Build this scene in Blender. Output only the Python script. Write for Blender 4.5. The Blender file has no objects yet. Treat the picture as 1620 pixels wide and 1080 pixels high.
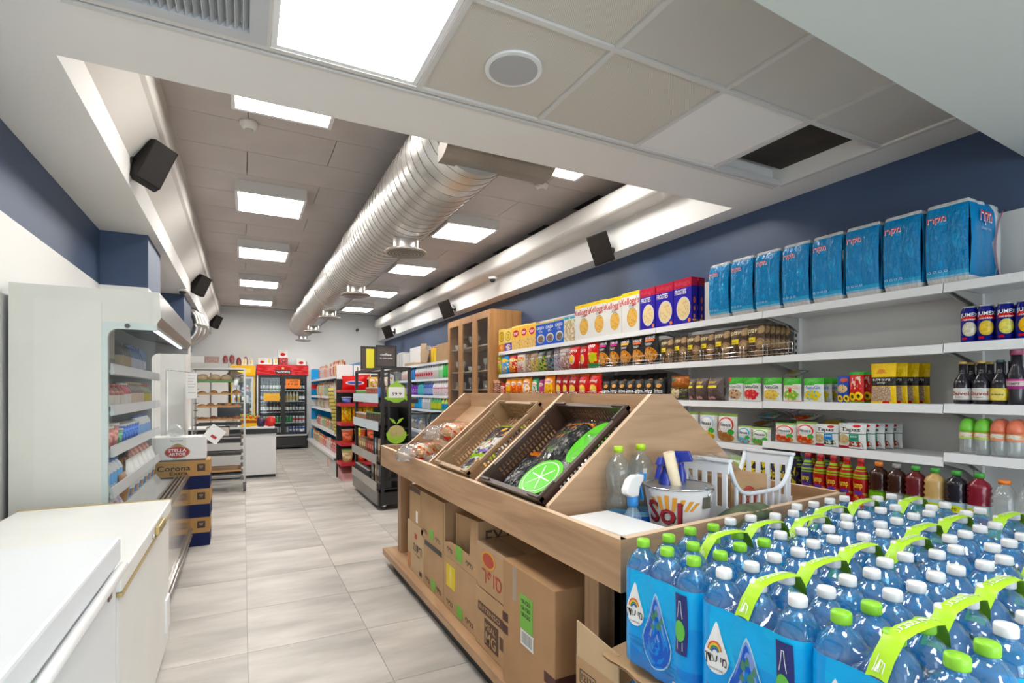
import bpy, math, random
from mathutils import Vector, Matrix, noise as mnoise
sc = bpy.context.scene
C = sc.collection
R = math.radians
PI = math.pi
# ---------------------------------------------------------------- camera, world, light, exposure
cam = bpy.data.objects.new('camera', bpy.data.cameras.new('camera'))
C.objects.link(cam)
cam.location = (0, 0, 1.336)
cam.rotation_euler = (R(90), 0, R(-27.06))
cam.data.sensor_width = 36
cam.data.lens = 832 * 36 / 1620
cam.data.shift_y = 79 / 1620
cam.data.clip_start = 0.05
sc.camera = cam
w = bpy.data.worlds.new('world'); sc.world = w; w.use_nodes = True
w.node_tree.nodes['Background'].inputs[0].default_value = (0.80, 0.90, 1.0, 1)
w.node_tree.nodes['Background'].inputs[1].default_value = 0.9
sc.view_settings.view_transform = 'Standard'
sc.view_settings.look = 'None'
sc.view_settings.gamma = 1
sc.view_settings.exposure = 0.80
sc.cycles.max_bounces = 6
sc.cycles.diffuse_bounces = 4
sc.cycles.glossy_bounces = 3
sc.cycles.transmission_bounces = 4
sc.cycles.transparent_max_bounces = 24
sc.cycles.caustics_reflective = False
sc.cycles.caustics_refractive = False
sc.cycles.sample_clamp_indirect = 7
sc.cycles.use_denoising = True
PANEL = 17.0      # radiance of the ceiling light panels
day = bpy.data.objects.new('storefront_daylight', bpy.data.lights.new('storefront_daylight', 'AREA'))
C.objects.link(day)
day.data.shape = 'RECTANGLE'; day.data.size = 3.6; day.data.size_y = 2.1
day.data.energy = 75; day.data.color = (0.86, 0.93, 1.0)
day.location = (1.1, -3.3, 1.25); day.rotation_euler = (R(90), 0, 0)

# ---------------------------------------------------------------- helpers: materials
MATS = {}
def _nt(name):
    m = bpy.data.materials.new(name); m.use_nodes = True
    nt = m.node_tree
    return m, nt, nt.nodes['Principled BSDF']
def c4(c):
    return (c[0], c[1], c[2], 1.0)
def M(name, col=(.5, .5, .5), rough=.5, metal=0., emit=0, noise=None, bump=None, spec=.5, coat=0, stretch=None, col2=None, rnd=0):
    if name in MATS: return MATS[name]
    m, nt, b = _nt(name)
    b.inputs['Base Color'].default_value = c4(col)
    b.inputs['Roughness'].default_value = rough
    b.inputs['Metallic'].default_value = metal
    b.inputs['Specular IOR Level'].default_value = spec
    b.inputs['Coat Weight'].default_value = coat
    if emit:
        b.inputs['Emission Color'].default_value = c4(col); b.inputs['Emission Strength'].default_value = emit
    if noise or bump:
        tc = nt.nodes.new('ShaderNodeTexCoord'); mp = nt.nodes.new('ShaderNodeMapping')
        nt.links.new(tc.outputs['Object'], mp.inputs[0])
        mp.inputs['Scale'].default_value = stretch or (1, 1, 1)
        src = mp.outputs[0]
        if rnd:
            oi = nt.nodes.new('ShaderNodeObjectInfo'); vm = nt.nodes.new('ShaderNodeVectorMath'); vm.operation = 'SCALE'
            vm.inputs[0].default_value = (37, 91, 53); nt.links.new(oi.outputs['Random'], vm.inputs['Scale'])
            ad = nt.nodes.new('ShaderNodeVectorMath'); nt.links.new(src, ad.inputs[0]); nt.links.new(vm.outputs[0], ad.inputs[1])
            src = ad.outputs[0]
    if noise:
        sc_, lo, hi = noise
        n = nt.nodes.new('ShaderNodeTexNoise'); n.inputs['Scale'].default_value = sc_; n.inputs['Detail'].default_value = 5
        nt.links.new(src, n.inputs[0])
        r = nt.nodes.new('ShaderNodeValToRGB'); nt.links.new(n.outputs[0], r.inputs[0])
        r.color_ramp.elements[0].position = .35; r.color_ramp.elements[1].position = .65
        c2 = col2 or tuple(x * hi for x in col)
        r.color_ramp.elements[0].color = c4(tuple(x * lo for x in col)); r.color_ramp.elements[1].color = c4(c2)
        nt.links.new(r.outputs[0], b.inputs['Base Color'])
    if bump:
        n2 = nt.nodes.new('ShaderNodeTexNoise'); n2.inputs['Scale'].default_value = bump[0]; n2.inputs['Detail'].default_value = 3
        nt.links.new(src, n2.inputs[0])
        bp = nt.nodes.new('ShaderNodeBump'); bp.inputs['Strength'].default_value = bump[1]; bp.inputs['Distance'].default_value = .01
        nt.links.new(n2.outputs[0], bp.inputs['Height']); nt.links.new(bp.outputs[0], b.inputs['Normal'])
    MATS[name] = m
    return m
def CLEAR(name, tint=(1, 1, 1), body=(1, 1, 1), amount=.12, rough=.08, gloss=.5, base=.07):
    # thin see-through plastic or glass: a tinted clear shell with a glossy skin
    if name in MATS: return MATS[name]
    m, nt, b = _nt(name)
    nt.nodes.remove(b)
    N, L = nt.nodes, nt.links
    t = N.new('ShaderNodeBsdfTransparent'); t.inputs[0].default_value = c4(tint)
    df = N.new('ShaderNodeBsdfDiffuse'); df.inputs[0].default_value = c4(body)
    gl = N.new('ShaderNodeBsdfGlossy'); gl.inputs['Roughness'].default_value = rough
    m1 = N.new('ShaderNodeMixShader'); m1.inputs[0].default_value = amount
    L.new(t.outputs[0], m1.inputs[1]); L.new(df.outputs[0], m1.inputs[2])
    lw = N.new('ShaderNodeLayerWeight'); lw.inputs[0].default_value = .5
    pw = N.new('ShaderNodeMath'); pw.operation = 'POWER'; pw.inputs[1].default_value = 4.; L.new(lw.outputs['Facing'], pw.inputs[0])
    ma = N.new('ShaderNodeMath'); ma.operation = 'MULTIPLY_ADD'; ma.inputs[1].default_value = gloss; ma.inputs[2].default_value = base
    L.new(pw.outputs[0], ma.inputs[0])
    m2 = N.new('ShaderNodeMixShader'); L.new(ma.outputs[0], m2.inputs[0]); L.new(m1.outputs[0], m2.inputs[1]); L.new(gl.outputs[0], m2.inputs[2])
    L.new(m2.outputs[0], N['Material Output'].inputs[0])
    MATS[name] = m
    return m
def ink(c):
    m = sum(c) / 3
    return tuple(min(.86, max(.002, (x + (x - m) * .32) * (.80 if m < .12 else .95))) for x in c)
def PRINT(name, base, layers, rough=.42, bump=0, spec=.28):
    # flat print on packaging, drawn over the UV square: ('r',u0,v0,u1,v1,col) ('e',u,v,ru,rv,col) ('n',u0,v0,u1,v1,scale,thr,col) ('s',u0,v0,u1,v1,freq,duty,col,dir)
    if name in MATS: return MATS[name]
    m, nt, b = _nt(name)
    b.inputs['Roughness'].default_value = rough; b.inputs['Specular IOR Level'].default_value = spec
    base = ink(base); layers = [tuple(ink(q) if isinstance(q, tuple) else q for q in l) for l in layers]
    N, L = nt.nodes, nt.links
    uv = N.new('ShaderNodeUVMap'); uv.uv_map = 'UVMap'
    def vm(op, *ins):
        n = N.new('ShaderNodeVectorMath'); n.operation = op
        for i, x in enumerate(ins):
            if isinstance(x, tuple): n.inputs[i].default_value = x
            else: L.new(x, n.inputs[i])
        return n
    def mt(op, *ins):
        n = N.new('ShaderNodeMath'); n.operation = op
        for i, x in enumerate(ins):
            if isinstance(x, (int, float)): n.inputs[i].default_value = x
            else: L.new(x, n.inputs[i])
        return n.outputs[0]
    def rectmask(u0, v0, u1, v1):
        cu, cv, hu, hv = (u0 + u1) / 2, (v0 + v1) / 2, max(1e-4, (u1 - u0) / 2), max(1e-4, (v1 - v0) / 2)
        a = vm('MULTIPLY_ADD', uv.outputs[0], (1 / hu, 1 / hv, 0), (-cu / hu, -cv / hv, 0))
        a = vm('ABSOLUTE', a.outputs[0])
        s = N.new('ShaderNodeSeparateXYZ'); L.new(a.outputs[0], s.inputs[0])
        return mt('LESS_THAN', mt('MAXIMUM', s.outputs[0], s.outputs[1]), 1.0)
    cur = None
    for l in layers:
        if l[0] == 'r':
            k = rectmask(*l[1:5]); col = l[5]
        elif l[0] == 'e':
            _, cu, cv, ru, rv, col = l
            a = vm('MULTIPLY_ADD', uv.outputs[0], (1 / ru, 1 / rv, 0), (-cu / ru, -cv / rv, 0))
            k = mt('LESS_THAN', vm('LENGTH', a.outputs[0]).outputs['Value'], 1.0)
        elif l[0] == 'n':
            k = rectmask(*l[1:5]); col = l[7]
            n = N.new('ShaderNodeTexNoise'); n.inputs['Scale'].default_value = l[5]; n.inputs['Detail'].default_value = 1.5
            L.new(uv.outputs[0], n.inputs[0])
            k = mt('MULTIPLY', k, mt('GREATER_THAN', n.outputs[0], l[6]))
        elif l[0] == 'ne':
            _, cu, cv, ru, rv, scl, thr, col = l
            a = vm('MULTIPLY_ADD', uv.outputs[0], (1 / ru, 1 / rv, 0), (-cu / ru, -cv / rv, 0))
            k = mt('LESS_THAN', vm('LENGTH', a.outputs[0]).outputs['Value'], 1.0)
            n = N.new('ShaderNodeTexVoronoi'); n.inputs['Scale'].default_value = scl; L.new(uv.outputs[0], n.inputs[0])
            k = mt('MULTIPLY', k, mt('GREATER_THAN', n.outputs[0], thr))
        elif l[0] == 's':
            k = rectmask(*l[1:5]); col = l[7]
            s = N.new('ShaderNodeSeparateXYZ'); L.new(uv.outputs[0], s.inputs[0])
            k = mt('MULTIPLY', k, mt('LESS_THAN', mt('FRACT', mt('MULTIPLY', s.outputs[0 if l[8] == 'u' else 1], l[5])), l[6]))
        mx = N.new('ShaderNodeMix'); mx.data_type = 'RGBA'
        L.new(k, mx.inputs[0])
        if cur is None: mx.inputs[6].default_value = c4(base)
        else: L.new(cur, mx.inputs[6])
        mx.inputs[7].default_value = c4(col)
        cur = mx.outputs[2]
    if cur is None: b.inputs['Base Color'].default_value = c4(base)
    else: L.new(cur, b.inputs['Base Color'])
    if bump:
        n2 = N.new('ShaderNodeTexNoise'); n2.inputs['Scale'].default_value = 9; L.new(uv.outputs[0], n2.inputs[0])
        bp = N.new('ShaderNodeBump'); bp.inputs['Strength'].default_value = bump; bp.inputs['Distance'].default_value = .02
        L.new(n2.outputs[0], bp.inputs['Height']); L.new(bp.outputs[0], b.inputs['Normal'])
    MATS[name] = m
    return m
def WOOD(name, c1, c2, axis='y', scale=1., rough=.45, rnd=0):
    if name in MATS: return MATS[name]
    m, nt, b = _nt(name)
    N, L = nt.nodes, nt.links
    tc = N.new('ShaderNodeTexCoord'); mp = N.new('ShaderNodeMapping'); L.new(tc.outputs['Object'], mp.inputs[0])
    s = {'x': (1.2, 14, 14), 'y': (14, 1.2, 14), 'z': (14, 14, 1.2)}[axis]
    mp.inputs['Scale'].default_value = tuple(v * scale for v in s)
    n = N.new('ShaderNodeTexNoise'); n.inputs['Scale'].default_value = 1.3; n.inputs['Detail'].default_value = 8; n.inputs['Distortion'].default_value = .6
    L.new(mp.outputs[0], n.inputs[0])
    r = N.new('ShaderNodeValToRGB'); L.new(n.outputs[0], r.inputs[0])
    e = r.color_ramp.elements
    e[0].position = .3; e[0].color = c4(c2); e[1].position = .68; e[1].color = c4(c1)
    x = e.new(.5); x.color = c4(tuple((p * .62 + q * .38) for p, q in zip(c1, c2)))
    L.new(r.outputs[0], b.inputs['Base Color']); b.inputs['Roughness'].default_value = rough
    MATS[name] = m
    return m
# ---------------------------------------------------------------- helpers: geometry
class MB:
    def __init__(s): s.v = []; s.f = []; s.m = []; s.uv = []; s.sm = []
    def face(s, idx, mi=0, uv=None, smooth=False):
        s.f.append(tuple(idx)); s.m.append(mi); s.uv.append(uv); s.sm.append(smooth)
    def quad(s, a, b, c, d, mi=0, uv=((0, 0), (1, 0), (1, 1), (0, 1))):
        n = len(s.v); s.v += [tuple(a), tuple(b), tuple(c), tuple(d)]; s.face((n, n+1, n+2, n+3), mi, uv)
    def poly(s, pts, mi=0, uv=None):
        n = len(s.v); s.v += [tuple(p) for p in pts]; s.face(range(n, n + len(pts)), mi, uv)
    def box(s, x0, x1, y0, y1, z0, z1, mi=0, front=None, top=None, side=None):
        n = len(s.v)
        s.v += [(x0, y0, z0), (x1, y0, z0), (x1, y1, z0), (x0, y1, z0), (x0, y0, z1), (x1, y0, z1), (x1, y1, z1), (x0, y1, z1)]
        q = ((0, 0), (1, 0), (1, 1), (0, 1))
        fr = mi if front is None else front; tp = mi if top is None else top; sd = mi if side is None else side
        s.face((n, n+3, n+2, n+1), mi, q); s.face((n+4, n+5, n+6, n+7), tp, q)
        s.face((n, n+1, n+5, n+4), fr, q); s.face((n+1, n+2, n+6, n+5), sd, q)
        s.face((n+2, n+3, n+7, n+6), fr, q); s.face((n+3, n, n+4, n+7), sd, q)
        return s
    def prism(s, pts, axis, a0, a1, mi=0, cap=None):
        # closed outline pts (p,q) pushed along an axis: x -> (y,z), y -> (x,z), z -> (x,y)
        def P(p, a):
            return (a, p[0], p[1]) if axis == 'x' else (p[0], a, p[1]) if axis == 'y' else (p[0], p[1], a)
        ar = sum(pts[i][0] * pts[(i+1) % len(pts)][1] - pts[(i+1) % len(pts)][0] * pts[i][1] for i in range(len(pts)))
        if (ar < 0) != (axis == 'y'): pts = pts[::-1]
        k = len(pts); n = len(s.v)
        s.v += [P(p, a0) for p in pts] + [P(p, a1) for p in pts]
        cm = mi if cap is None else cap
        s.face(range(n + k - 1, n - 1, -1), cm); s.face(range(n + k, n + 2 * k), cm)
        for i in range(k):
            j = (i + 1) % k
            s.face((n + i, n + j, n + k + j, n + k + i), mi, ((i / k, 0), ((i + 1) / k, 0), ((i + 1) / k, 1), (i / k, 1)))
        return s
    def lathe(s, prof, n=12, cx=0, cy=0, mi=0, mis=None, smooth=True, cap0=True, cap1=True, uoff=0.):
        b = len(s.v); k = len(prof)
        z0, z1 = prof[0][1], prof[-1][1]
        for (r, z) in prof:
            for i in range(n):
                a = 2 * PI * i / n
                s.v.append((cx + r * math.sin(a), cy - r * math.cos(a), z))
        for j in range(k - 1):
            mm = mis[j] if mis else mi
            for i in range(n):
                i2 = (i + 1) % n
                # u = .5 faces -Y
                u0 = (i / n + .5) % 1.0; u1 = u0 + 1 / n
                va = (prof[j][1] - z0) / ((z1 - z0) or 1); vb = (prof[j+1][1] - z0) / ((z1 - z0) or 1)
                s.face((b + j*n + i, b + j*n + i2, b + (j+1)*n + i2, b + (j+1)*n + i), mm, ((u0, va), (u1, va), (u1, vb), (u0, vb)), smooth)
        if cap0 and prof[0][0] > 1e-5: s.face([b + i for i in range(n)][::-1], mis[0] if mis else mi)
        if cap1 and prof[-1][0] > 1e-5: s.face([b + (k-1)*n + i for i in range(n)], mis[-1] if mis else mi)
        return s
    def tube(s, path, r, n=6, mi=0, smooth=True, closed=False):
        path = [Vector(p) for p in path]; b = len(s.v); k = len(path)
        for i, p in enumerate(path):
            if closed: t = path[(i+1) % k] - path[i-1]
            else: t = path[min(i+1, k-1)] - path[max(i-1, 0)]
            t.normalize()
            u = t.cross(Vector((0, 0, 1)))
            if u.length < .05: u = t.cross(Vector((1, 0, 0)))
            u.normalize(); v = u.cross(t)
            rr = r[i] if isinstance(r, (list, tuple)) else r
            for j in range(n):
                a = 2 * PI * j / n
                s.v.append(tuple(p + u * (rr * math.cos(a)) + v * (rr * math.sin(a))))
        for i in range(k if closed else k - 1):
            i2 = (i + 1) % k
            for j in range(n):
                j2 = (j + 1) % n
                s.face((b + i*n + j, b + i*n + j2, b + i2*n + j2, b + i2*n + j), mi, None, smooth)
        if not closed:
            s.face([b + j for j in range(n)][::-1], mi); s.face([b + (k-1)*n + j for j in range(n)], mi)
        return s
    def grid(s, fn, nu, nv, mi=0, smooth=True, flip=False):
        b = len(s.v)
        for j in range(nv + 1):
            for i in range(nu + 1): s.v.append(tuple(fn(i / nu, j / nv)))
        for j in range(nv):
            for i in range(nu):
                a = b + j * (nu + 1) + i
                q = (a, a + 1, a + nu + 2, a + nu + 1)
                u = ((i/nu, j/nv), ((i+1)/nu, j/nv), ((i+1)/nu, (j+1)/nv), (i/nu, (j+1)/nv))
                if flip: q = q[::-1]; u = u[::-1]
                s.face(q, mi, u, smooth)
        return s
    def rbox(s, x0, x1, y0, y1, z0, z1, r, mi=0, n=3):
        # box with rounded vertical edges
        pts = []
        for (cx, cy, a0) in ((x1-r, y1-r, 0), (x0+r, y1-r, 90), (x0+r, y0+r, 180), (x1-r, y0+r, 270)):
            for i in range(n + 1):
                a = R(a0 + 90 * i / n); pts.append((cx + r * math.cos(a), cy + r * math.sin(a)))
        return s.prism(pts, 'z', z0, z1, mi)
    def xf(s, mtx, start=0):
        s.v[start:] = [tuple(mtx @ Vector(p)) for p in s.v[start:]]
        return s
    def mesh(s, name, mats):
        me = bpy.data.meshes.new(name)
        me.from_pydata(s.v, [], s.f)
        if not isinstance(mats, (list, tuple)): mats = [mats]
        for m in mats: me.materials.append(m)
        if len(mats) > 1: me.polygons.foreach_set('material_index', s.m)
        if any(s.sm): me.polygons.foreach_set('use_smooth', s.sm)
        if any(u is not None for u in s.uv):
            l = me.uv_layers.new(name='UVMap'); co = []
            for f, u in zip(s.f, s.uv):
                for k in range(len(f)):
                    co += u[k] if u is not None else (0., 0.)
            l.data.foreach_set('uv', co)
        me.update()
        return me
    def build(s, name, mats, parent=None, loc=None, rot=None, bevel=0):
        return obj(name, s.mesh(name, mats), parent, loc, rot, bevel)
def obj(name, me, parent=None, loc=None, rot=None, bevel=0):
    o = bpy.data.objects.new(name, me); C.objects.link(o)
    if parent: o.parent = parent
    if loc: o.location = loc
    if rot: o.rotation_euler = rot
    if bevel:
        b = o.modifiers.new('edge', 'BEVEL'); b.width = bevel; b.segments = 2; b.limit_method = 'ANGLE'; b.angle_limit = R(40)
    return o
KIDS = {}
def tag(o, label, cat, group=None, kind=None):
    o['label'] = label
    if cat: o['category'] = cat
    if group: o['group'] = group
    if kind: o['kind'] = kind
    return o
def thing(name, label, cat, loc=(0, 0, 0), rz=0, group=None):
    o = bpy.data.objects.new(name, None); C.objects.link(o)
    o.empty_display_size = .1
    o.location = loc; o.rotation_euler = (0, 0, rz)
    return tag(o, label, cat, group)
def struct(name, mb, mats, parent=None):
    o = mb.build(name, mats, parent)
    if not parent: o['kind'] = 'structure'
    return o
def dup(root, parent=None):
    c = root.copy(); C.objects.link(c)
    if parent: c.parent = parent
    for ch in root.children: dup(ch, c)
    return c
class Proto:
    # a thing built once; the first place() moves it, later ones copy it with its parts
    def __init__(s, root): s.r = root; s.used = False
    def place(s, x, y, z, rz=0, label=None, cat=None, group=None, rx=0, ry=0, scale=None):
        o = dup(s.r) if s.used else s.r
        s.used = True
        o.location = (x, y, z); o.rotation_euler = (rx, ry, rz)
        if scale: o.scale = scale if isinstance(scale, tuple) else (scale,) * 3
        if label: o['label'] = label
        if cat: o['category'] = cat
        if group: o['group'] = group
        return o
TXT = {}
def text_geo(s):
    if s in TXT: return TXT[s]
    cu = bpy.data.curves.new('t', 'FONT'); cu.body = s; cu.resolution_u = 2; cu.size = 1; cu.offset = .014
    o = bpy.data.objects.new('t', cu); C.objects.link(o)
    bpy.context.view_layer.update()
    dg = bpy.context.evaluated_depsgraph_get()
    me = o.evaluated_get(dg).to_mesh()
    vs = [(v.co.x, v.co.y) for v in me.vertices]; fs = [tuple(p.vertices) for p in me.polygons]
    o.evaluated_get(dg).to_mesh_clear()
    bpy.data.objects.remove(o); bpy.data.curves.remove(cu)
    if vs:
        x0 = min(v[0] for v in vs); x1 = max(v[0] for v in vs); y0 = min(v[1] for v in vs); y1 = max(v[1] for v in vs)
        vs = [((v[0] - x0) / (x1 - x0), (v[1] - y0) / (y1 - y0)) for v in vs]
        TXT[s] = (vs, fs, (x1 - x0) / (y1 - y0))
    else: TXT[s] = ([], [], 1)
    return TXT[s]
def text_on(parent, s, fn, mat, name='lettering', box=None):
    # s: word(s); fn maps (a,b) in the unit square to a point on the surface; box=(x0,y0,x1,y1) within that square
    vs, fs, asp = text_geo(s)
    x0, y0, x1, y1 = box or (0, 0, 1, 1)
    mb = MB()
    mb.v = [tuple(fn(x0 + a * (x1 - x0), y0 + b * (y1 - y0))) for a, b in vs]
    for f in fs: mb.face(f)
    return mb.build(name, mat, parent)
def text_flat(parent, s, p0, ax, up, width, height, mat, name='lettering'):
    p0, ax, up = Vector(p0), Vector(ax), Vector(up)
    return text_on(parent, s, lambda a, b: p0 + ax * (a * width) + up * (b * height), mat, name)
HEB = lambda s: s[::-1]
ORD = ['first', 'second', 'third', 'fourth', 'fifth', 'sixth', 'seventh', 'eighth', 'ninth', 'tenth', 'eleventh', 'twelfth', 'thirteenth', 'fourteenth', 'fifteenth', 'sixteenth', 'seventeenth', 'eighteenth', 'nineteenth', 'twentieth']
def nth(i, n):
    return 'leftmost' if i == 0 else 'rightmost' if i == n - 1 else ORD[i] + ' from left'
# common materials
WHITE = M('white_paint', (.84, .835, .82), .55)
WMETAL = M('white_metal', (.80, .81, .82), .35)
BLACK = M('black', (.015, .015, .016), .45)
DARK = M('dark_grey', (.06, .06, .065), .4)
STEEL = M('steel', (.62, .61, .59), .28, 1.)
CHROME = M('chrome', (.72, .72, .72), .15, 1.)
CARD = M('cardboard', (.46, .285, .145), .8, noise=(6, .93, 1.06))
CARD2 = M('cardboard_pale', (.55, .385, .225), .8, noise=(6, .95, 1.05))
PAPER = M('paper', (.82, .81, .78), .8)
INK = M('black_ink', (.02, .018, .016), .7)
REDINK = M('red_ink', (.55, .03, .03), .6)
WINK = M('white_ink', (.85, .85, .84), .5)
YINK = M('yellow_ink', (.85, .62, .03), .5)
GLASS = CLEAR('glass', (.96, .975, .97), (.7, .75, .75), .008, .02, .15, .022)
FILM = CLEAR('clear_film', (1, 1, 1), (.95, .97, 1), .02, .10, .6)
# ---------------------------------------------------------------- the setting
XL, XR, YB = -1.05, 3.34, 13.95
NAVY = M('navy_paint', (.045, .075, .150), .5)
SOF = M('soffit_paint', (.78, .77, .75), .7)
GROUT = M('grout', (.30, .29, .28), .9)
TILE = M('floor_tile', (.545, .51, .465), .42, noise=(1.7, .70, 1.13), stretch=(.8, 2.6, 1), rnd=1, bump=(30, .05))
fl = struct('floor', MB().box(-1.6, 3.6, -3.2, 14.1, -.1, -.004), GROUT)
tm = MB().box(.0015, .5985, .0015, .5985, -.012, 0).mesh('floor_tile', TILE)
for i in range(-2, 6):
    for j in range(-7, 19):
        x, y = .02 + .6 * i, 3.01 + .6 * j
        if y > 13.6: continue
        obj('floor_tile', tm, fl, (x, y, 0))
mb = MB(); mb.box(XL - .12, XL, -3, YB, 0, 2.215, 0); mb.box(XL - .12, XL, -3, YB, 2.215, 3.5, 1)
struct('wall_left', mb, [WHITE, NAVY])
mb = MB(); mb.box(XR, XR + .12, -3, YB, 0, 2.215, 0); mb.box(XR, XR + .12, -3, YB, 2.215, 3.5, 1)
struct('wall_right', mb, [WHITE, NAVY])
struct('wall_back', MB().box(XL - .12, XR + .12, YB, YB + .12, 0, 3.5), WHITE)
# storefront behind the camera: wall with a wide glazed opening
mb = MB(); mb.box(XL - .12, -.75, -3.1, -3, 0, 3.5); mb.box(2.95, XR + .12, -3.1, -3, 0, 3.5); mb.box(-.75, 2.95, -3.1, -3, 2.35, 3.5); mb.box(-.75, 2.95, -3.1, -3, 0, .15)
struct('wall_front', mb, WHITE)
mb = MB()
for x in (-.75, .45, 1.68, 2.89): mb.box(x, x + .06, -3.08, -3.02, .15, 2.35)
wi = struct('window_1', mb, DARK)
MB().box(-.75, 2.95, -3.055, -3.045, .15, 2.35).build('pane', GLASS, wi)
for nm, (y0, y1) in {'column_navy': (5.38, 6.12), 'column_navy.001': (8.42, 9.43)}.items():
    struct(nm, MB().box(XL, -.72, y0, y1, 0, 2.215, 0).box(XL, -.72, y0, y1, 2.215, 2.66, 1), [WHITE, NAVY])
# the ceiling: low soffit with a long recess, plus a metal tile grid near the camera
ZS = 2.66
mb = MB()
mb.box(XL, -.655, -3, YB, ZS, 3.0)
mb.box(3.15, XR, -3, YB, ZS, 3.0)
mb.box(-.655, 3.15, 2.28, 2.66, ZS, 3.42)
mb.box(-.655, -.55, -3, 2.28, ZS, 2.8)
mb.box(3.07, 3.15, -3, 2.28, ZS, 2.8)
cl = struct('ceiling', mb, SOF)
MB().box(XL, XR, -3, YB, 3.42, 3.5).build('ceiling_slab', SOF, cl)
CT = M('ceiling_tile', (.56, .515, .50), .75, noise=(2, .96, 1.04))
k = 0
ct = MB().box(.003, 1.247, .003, .517, 0, .03).mesh('ceiling_tile', CT)
MB().box(-.9, 3.3, 2.66, YB, 3.325, 3.34).build('ceiling_backing', M('ceiling_gap', (.10, .09, .085), .8), cl)
for j in range(22):
    y = 2.717 + .52 * j - .0
    if y > 13.6: break
    for i in range(-1, 4):
        x = .03 + 1.25 * i + (.62 if j % 2 else 0)
        if x > 2.8 or x < -1.3: continue
        obj('ceiling_tile', ct, cl, (x, y, 3.29))
# grid of metal tiles above the camera
GRID = M('grid_metal', (.62, .61, .59), .4)
tb = MB()
xs = [-.55] + [.08 + .602 * i for i in range(0, 6)]
ys = [2.235 - .60 * j for j in range(0, 9)]
for x in xs[1:]:
    tb.box(x - .012, x + .012, ys[-1], 2.235, ZS - .002, ZS + .03)
for y in ys: tb.box(-.55, 3.07, y - .012, y + .012, ZS - .0025, ZS + .03)
tb.box(-.55, 3.07, 2.235, 2.28, ZS + .012, ZS + .04); tb.box(-.55, 3.07, 2.262, 2.282, ZS - .006, ZS + .02)
tb.box(-.56, 3.07, -3, 2.28, 2.8, 2.81)
tb.build('ceiling_grid', GRID, cl)
def perf(name, col, dots):
    if name in MATS: return MATS[name]
    m, nt, b = _nt(name); b.inputs['Roughness'].default_value = .55
    tc = nt.nodes.new('ShaderNodeTexCoord'); mp = nt.nodes.new('ShaderNodeMapping'); nt.links.new(tc.outputs['Object'], mp.inputs[0])
    mp.inputs['Scale'].default_value = (150, 150, 0); mp.inputs['Rotation'].default_value = (0, 0, R(45))
    v = nt.nodes.new('ShaderNodeTexVoronoi'); v.inputs['Randomness'].default_value = 0; v.inputs['Scale'].default_value = 1; v.voronoi_dimensions = '2D'
    nt.links.new(mp.outputs[0], v.inputs[0])
    r = nt.nodes.new('ShaderNodeValToRGB'); nt.links.new(v.outputs[0], r.inputs[0])
    r.color_ramp.elements[0].position = .26; r.color_ramp.elements[1].position = .34
    r.color_ramp.elements[0].color = c4(tuple(x * dots for x in col)); r.color_ramp.elements[1].color = c4(col)
    nt.links.new(r.outputs[0], b.inputs['Base Color']); MATS[name] = m
    return m
PERF = perf('perforated_metal', (.64, .60, .54), .64)
PLAIN = M('plain_tile', (.55, .535, .51), .6)
PALE = M('pale_tile', (.80, .79, .78), .6)
TAN = M('tan_tile', (.47, .425, .35), .6)
VOID = M('empty_bay', (.035, .028, .022), .8, noise=(3, .6, 1.3))
gt = MB().box(.014, .588, .014, .588, 0, .008)
def gtile(i, j, mat, nm='ceiling_panel'):
    return MB().box(.014, .588, .014, .586, 0, .008).build(nm, mat, cl, (.08 + .602 * i, 2.235 - .6 * (j + 1), ZS + .008))
gtile(1, 0, PERF); gtile(2, 0, PERF); gtile(3, 0, PALE)
o = gtile(4, 0, VOID); o.location.z = ZS + .10
for i, m in ((0, PLAIN), (1, PERF), (2, PLAIN), (3, PLAIN), (4, PLAIN)): gtile(i, 1, m)
LIGHT = M('light_panel', (1., .968, .92), .5, emit=PANEL)
LIGHTG = M('grid_light_panel', (1., .975, .94), .5, emit=PANEL * .75)
for j in range(2, 8):
    for i in range(0, 5):
        if (i, j) in ((1, 3), (3, 3), (1, 6), (3, 6), (3, 2)): continue
        gtile(i, j, PLAIN)
def grid_light(i, j, label):
    t = thing('ceiling_light', label, 'light', (.08 + .602 * i, 2.235 - .6 * (j + 1), ZS), 0, 'square light panels in the metal grid')
    f = MB()
    for a in ((.014, .588, .014, .035), (.014, .588, .567, .588), (.014, .035, .035, .567), (.567, .588, .035, .567)): f.box(a[0], a[1], a[2], a[3], .002, .03)
    f.build('frame', WMETAL, t)
    MB().box(.035, .567, .035, .567, .012, .03).build('diffuser', LIGHTG, t)
grid_light(0, 0, 'large bright square light panel in metal grid beside the louvred vent')
for (i, j) in ((1, 3), (3, 3), (1, 6), (3, 6)):
    grid_light(i, j, 'square ceiling light panel over the storefront end, %s row, %s bay' % (ORD[j], ORD[i]))
# louvred vent
t = thing('ceiling_vent', 'grey metal air vent with close louvres beside the bright light panel', 'vent', (-.52, 1.635, ZS - .004))
f = MB(); f.box(0, .6, 0, .05, 0, .03); f.box(0, .6, .535, .585, 0, .03); f.box(0, .03, .05, .535, 0, .03); f.box(.54, .6, .05, .535, 0, .03)
VENTM = M('vent_metal', (.52, .54, .57), .4)
f.build('frame', VENTM, t)
MB().box(0, .6, 0, .585, .05, .06).build('backing', BLACK, t)
sl = MB().prism([(-.012, .004), (-.009, .001), (.012, .03), (.009, .033)], 'y', .05, .535).mesh('louvre', VENTM)
for i in range(20): obj('louvre', sl, t, (.045 + .0255 * i, 0, 0))
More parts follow.
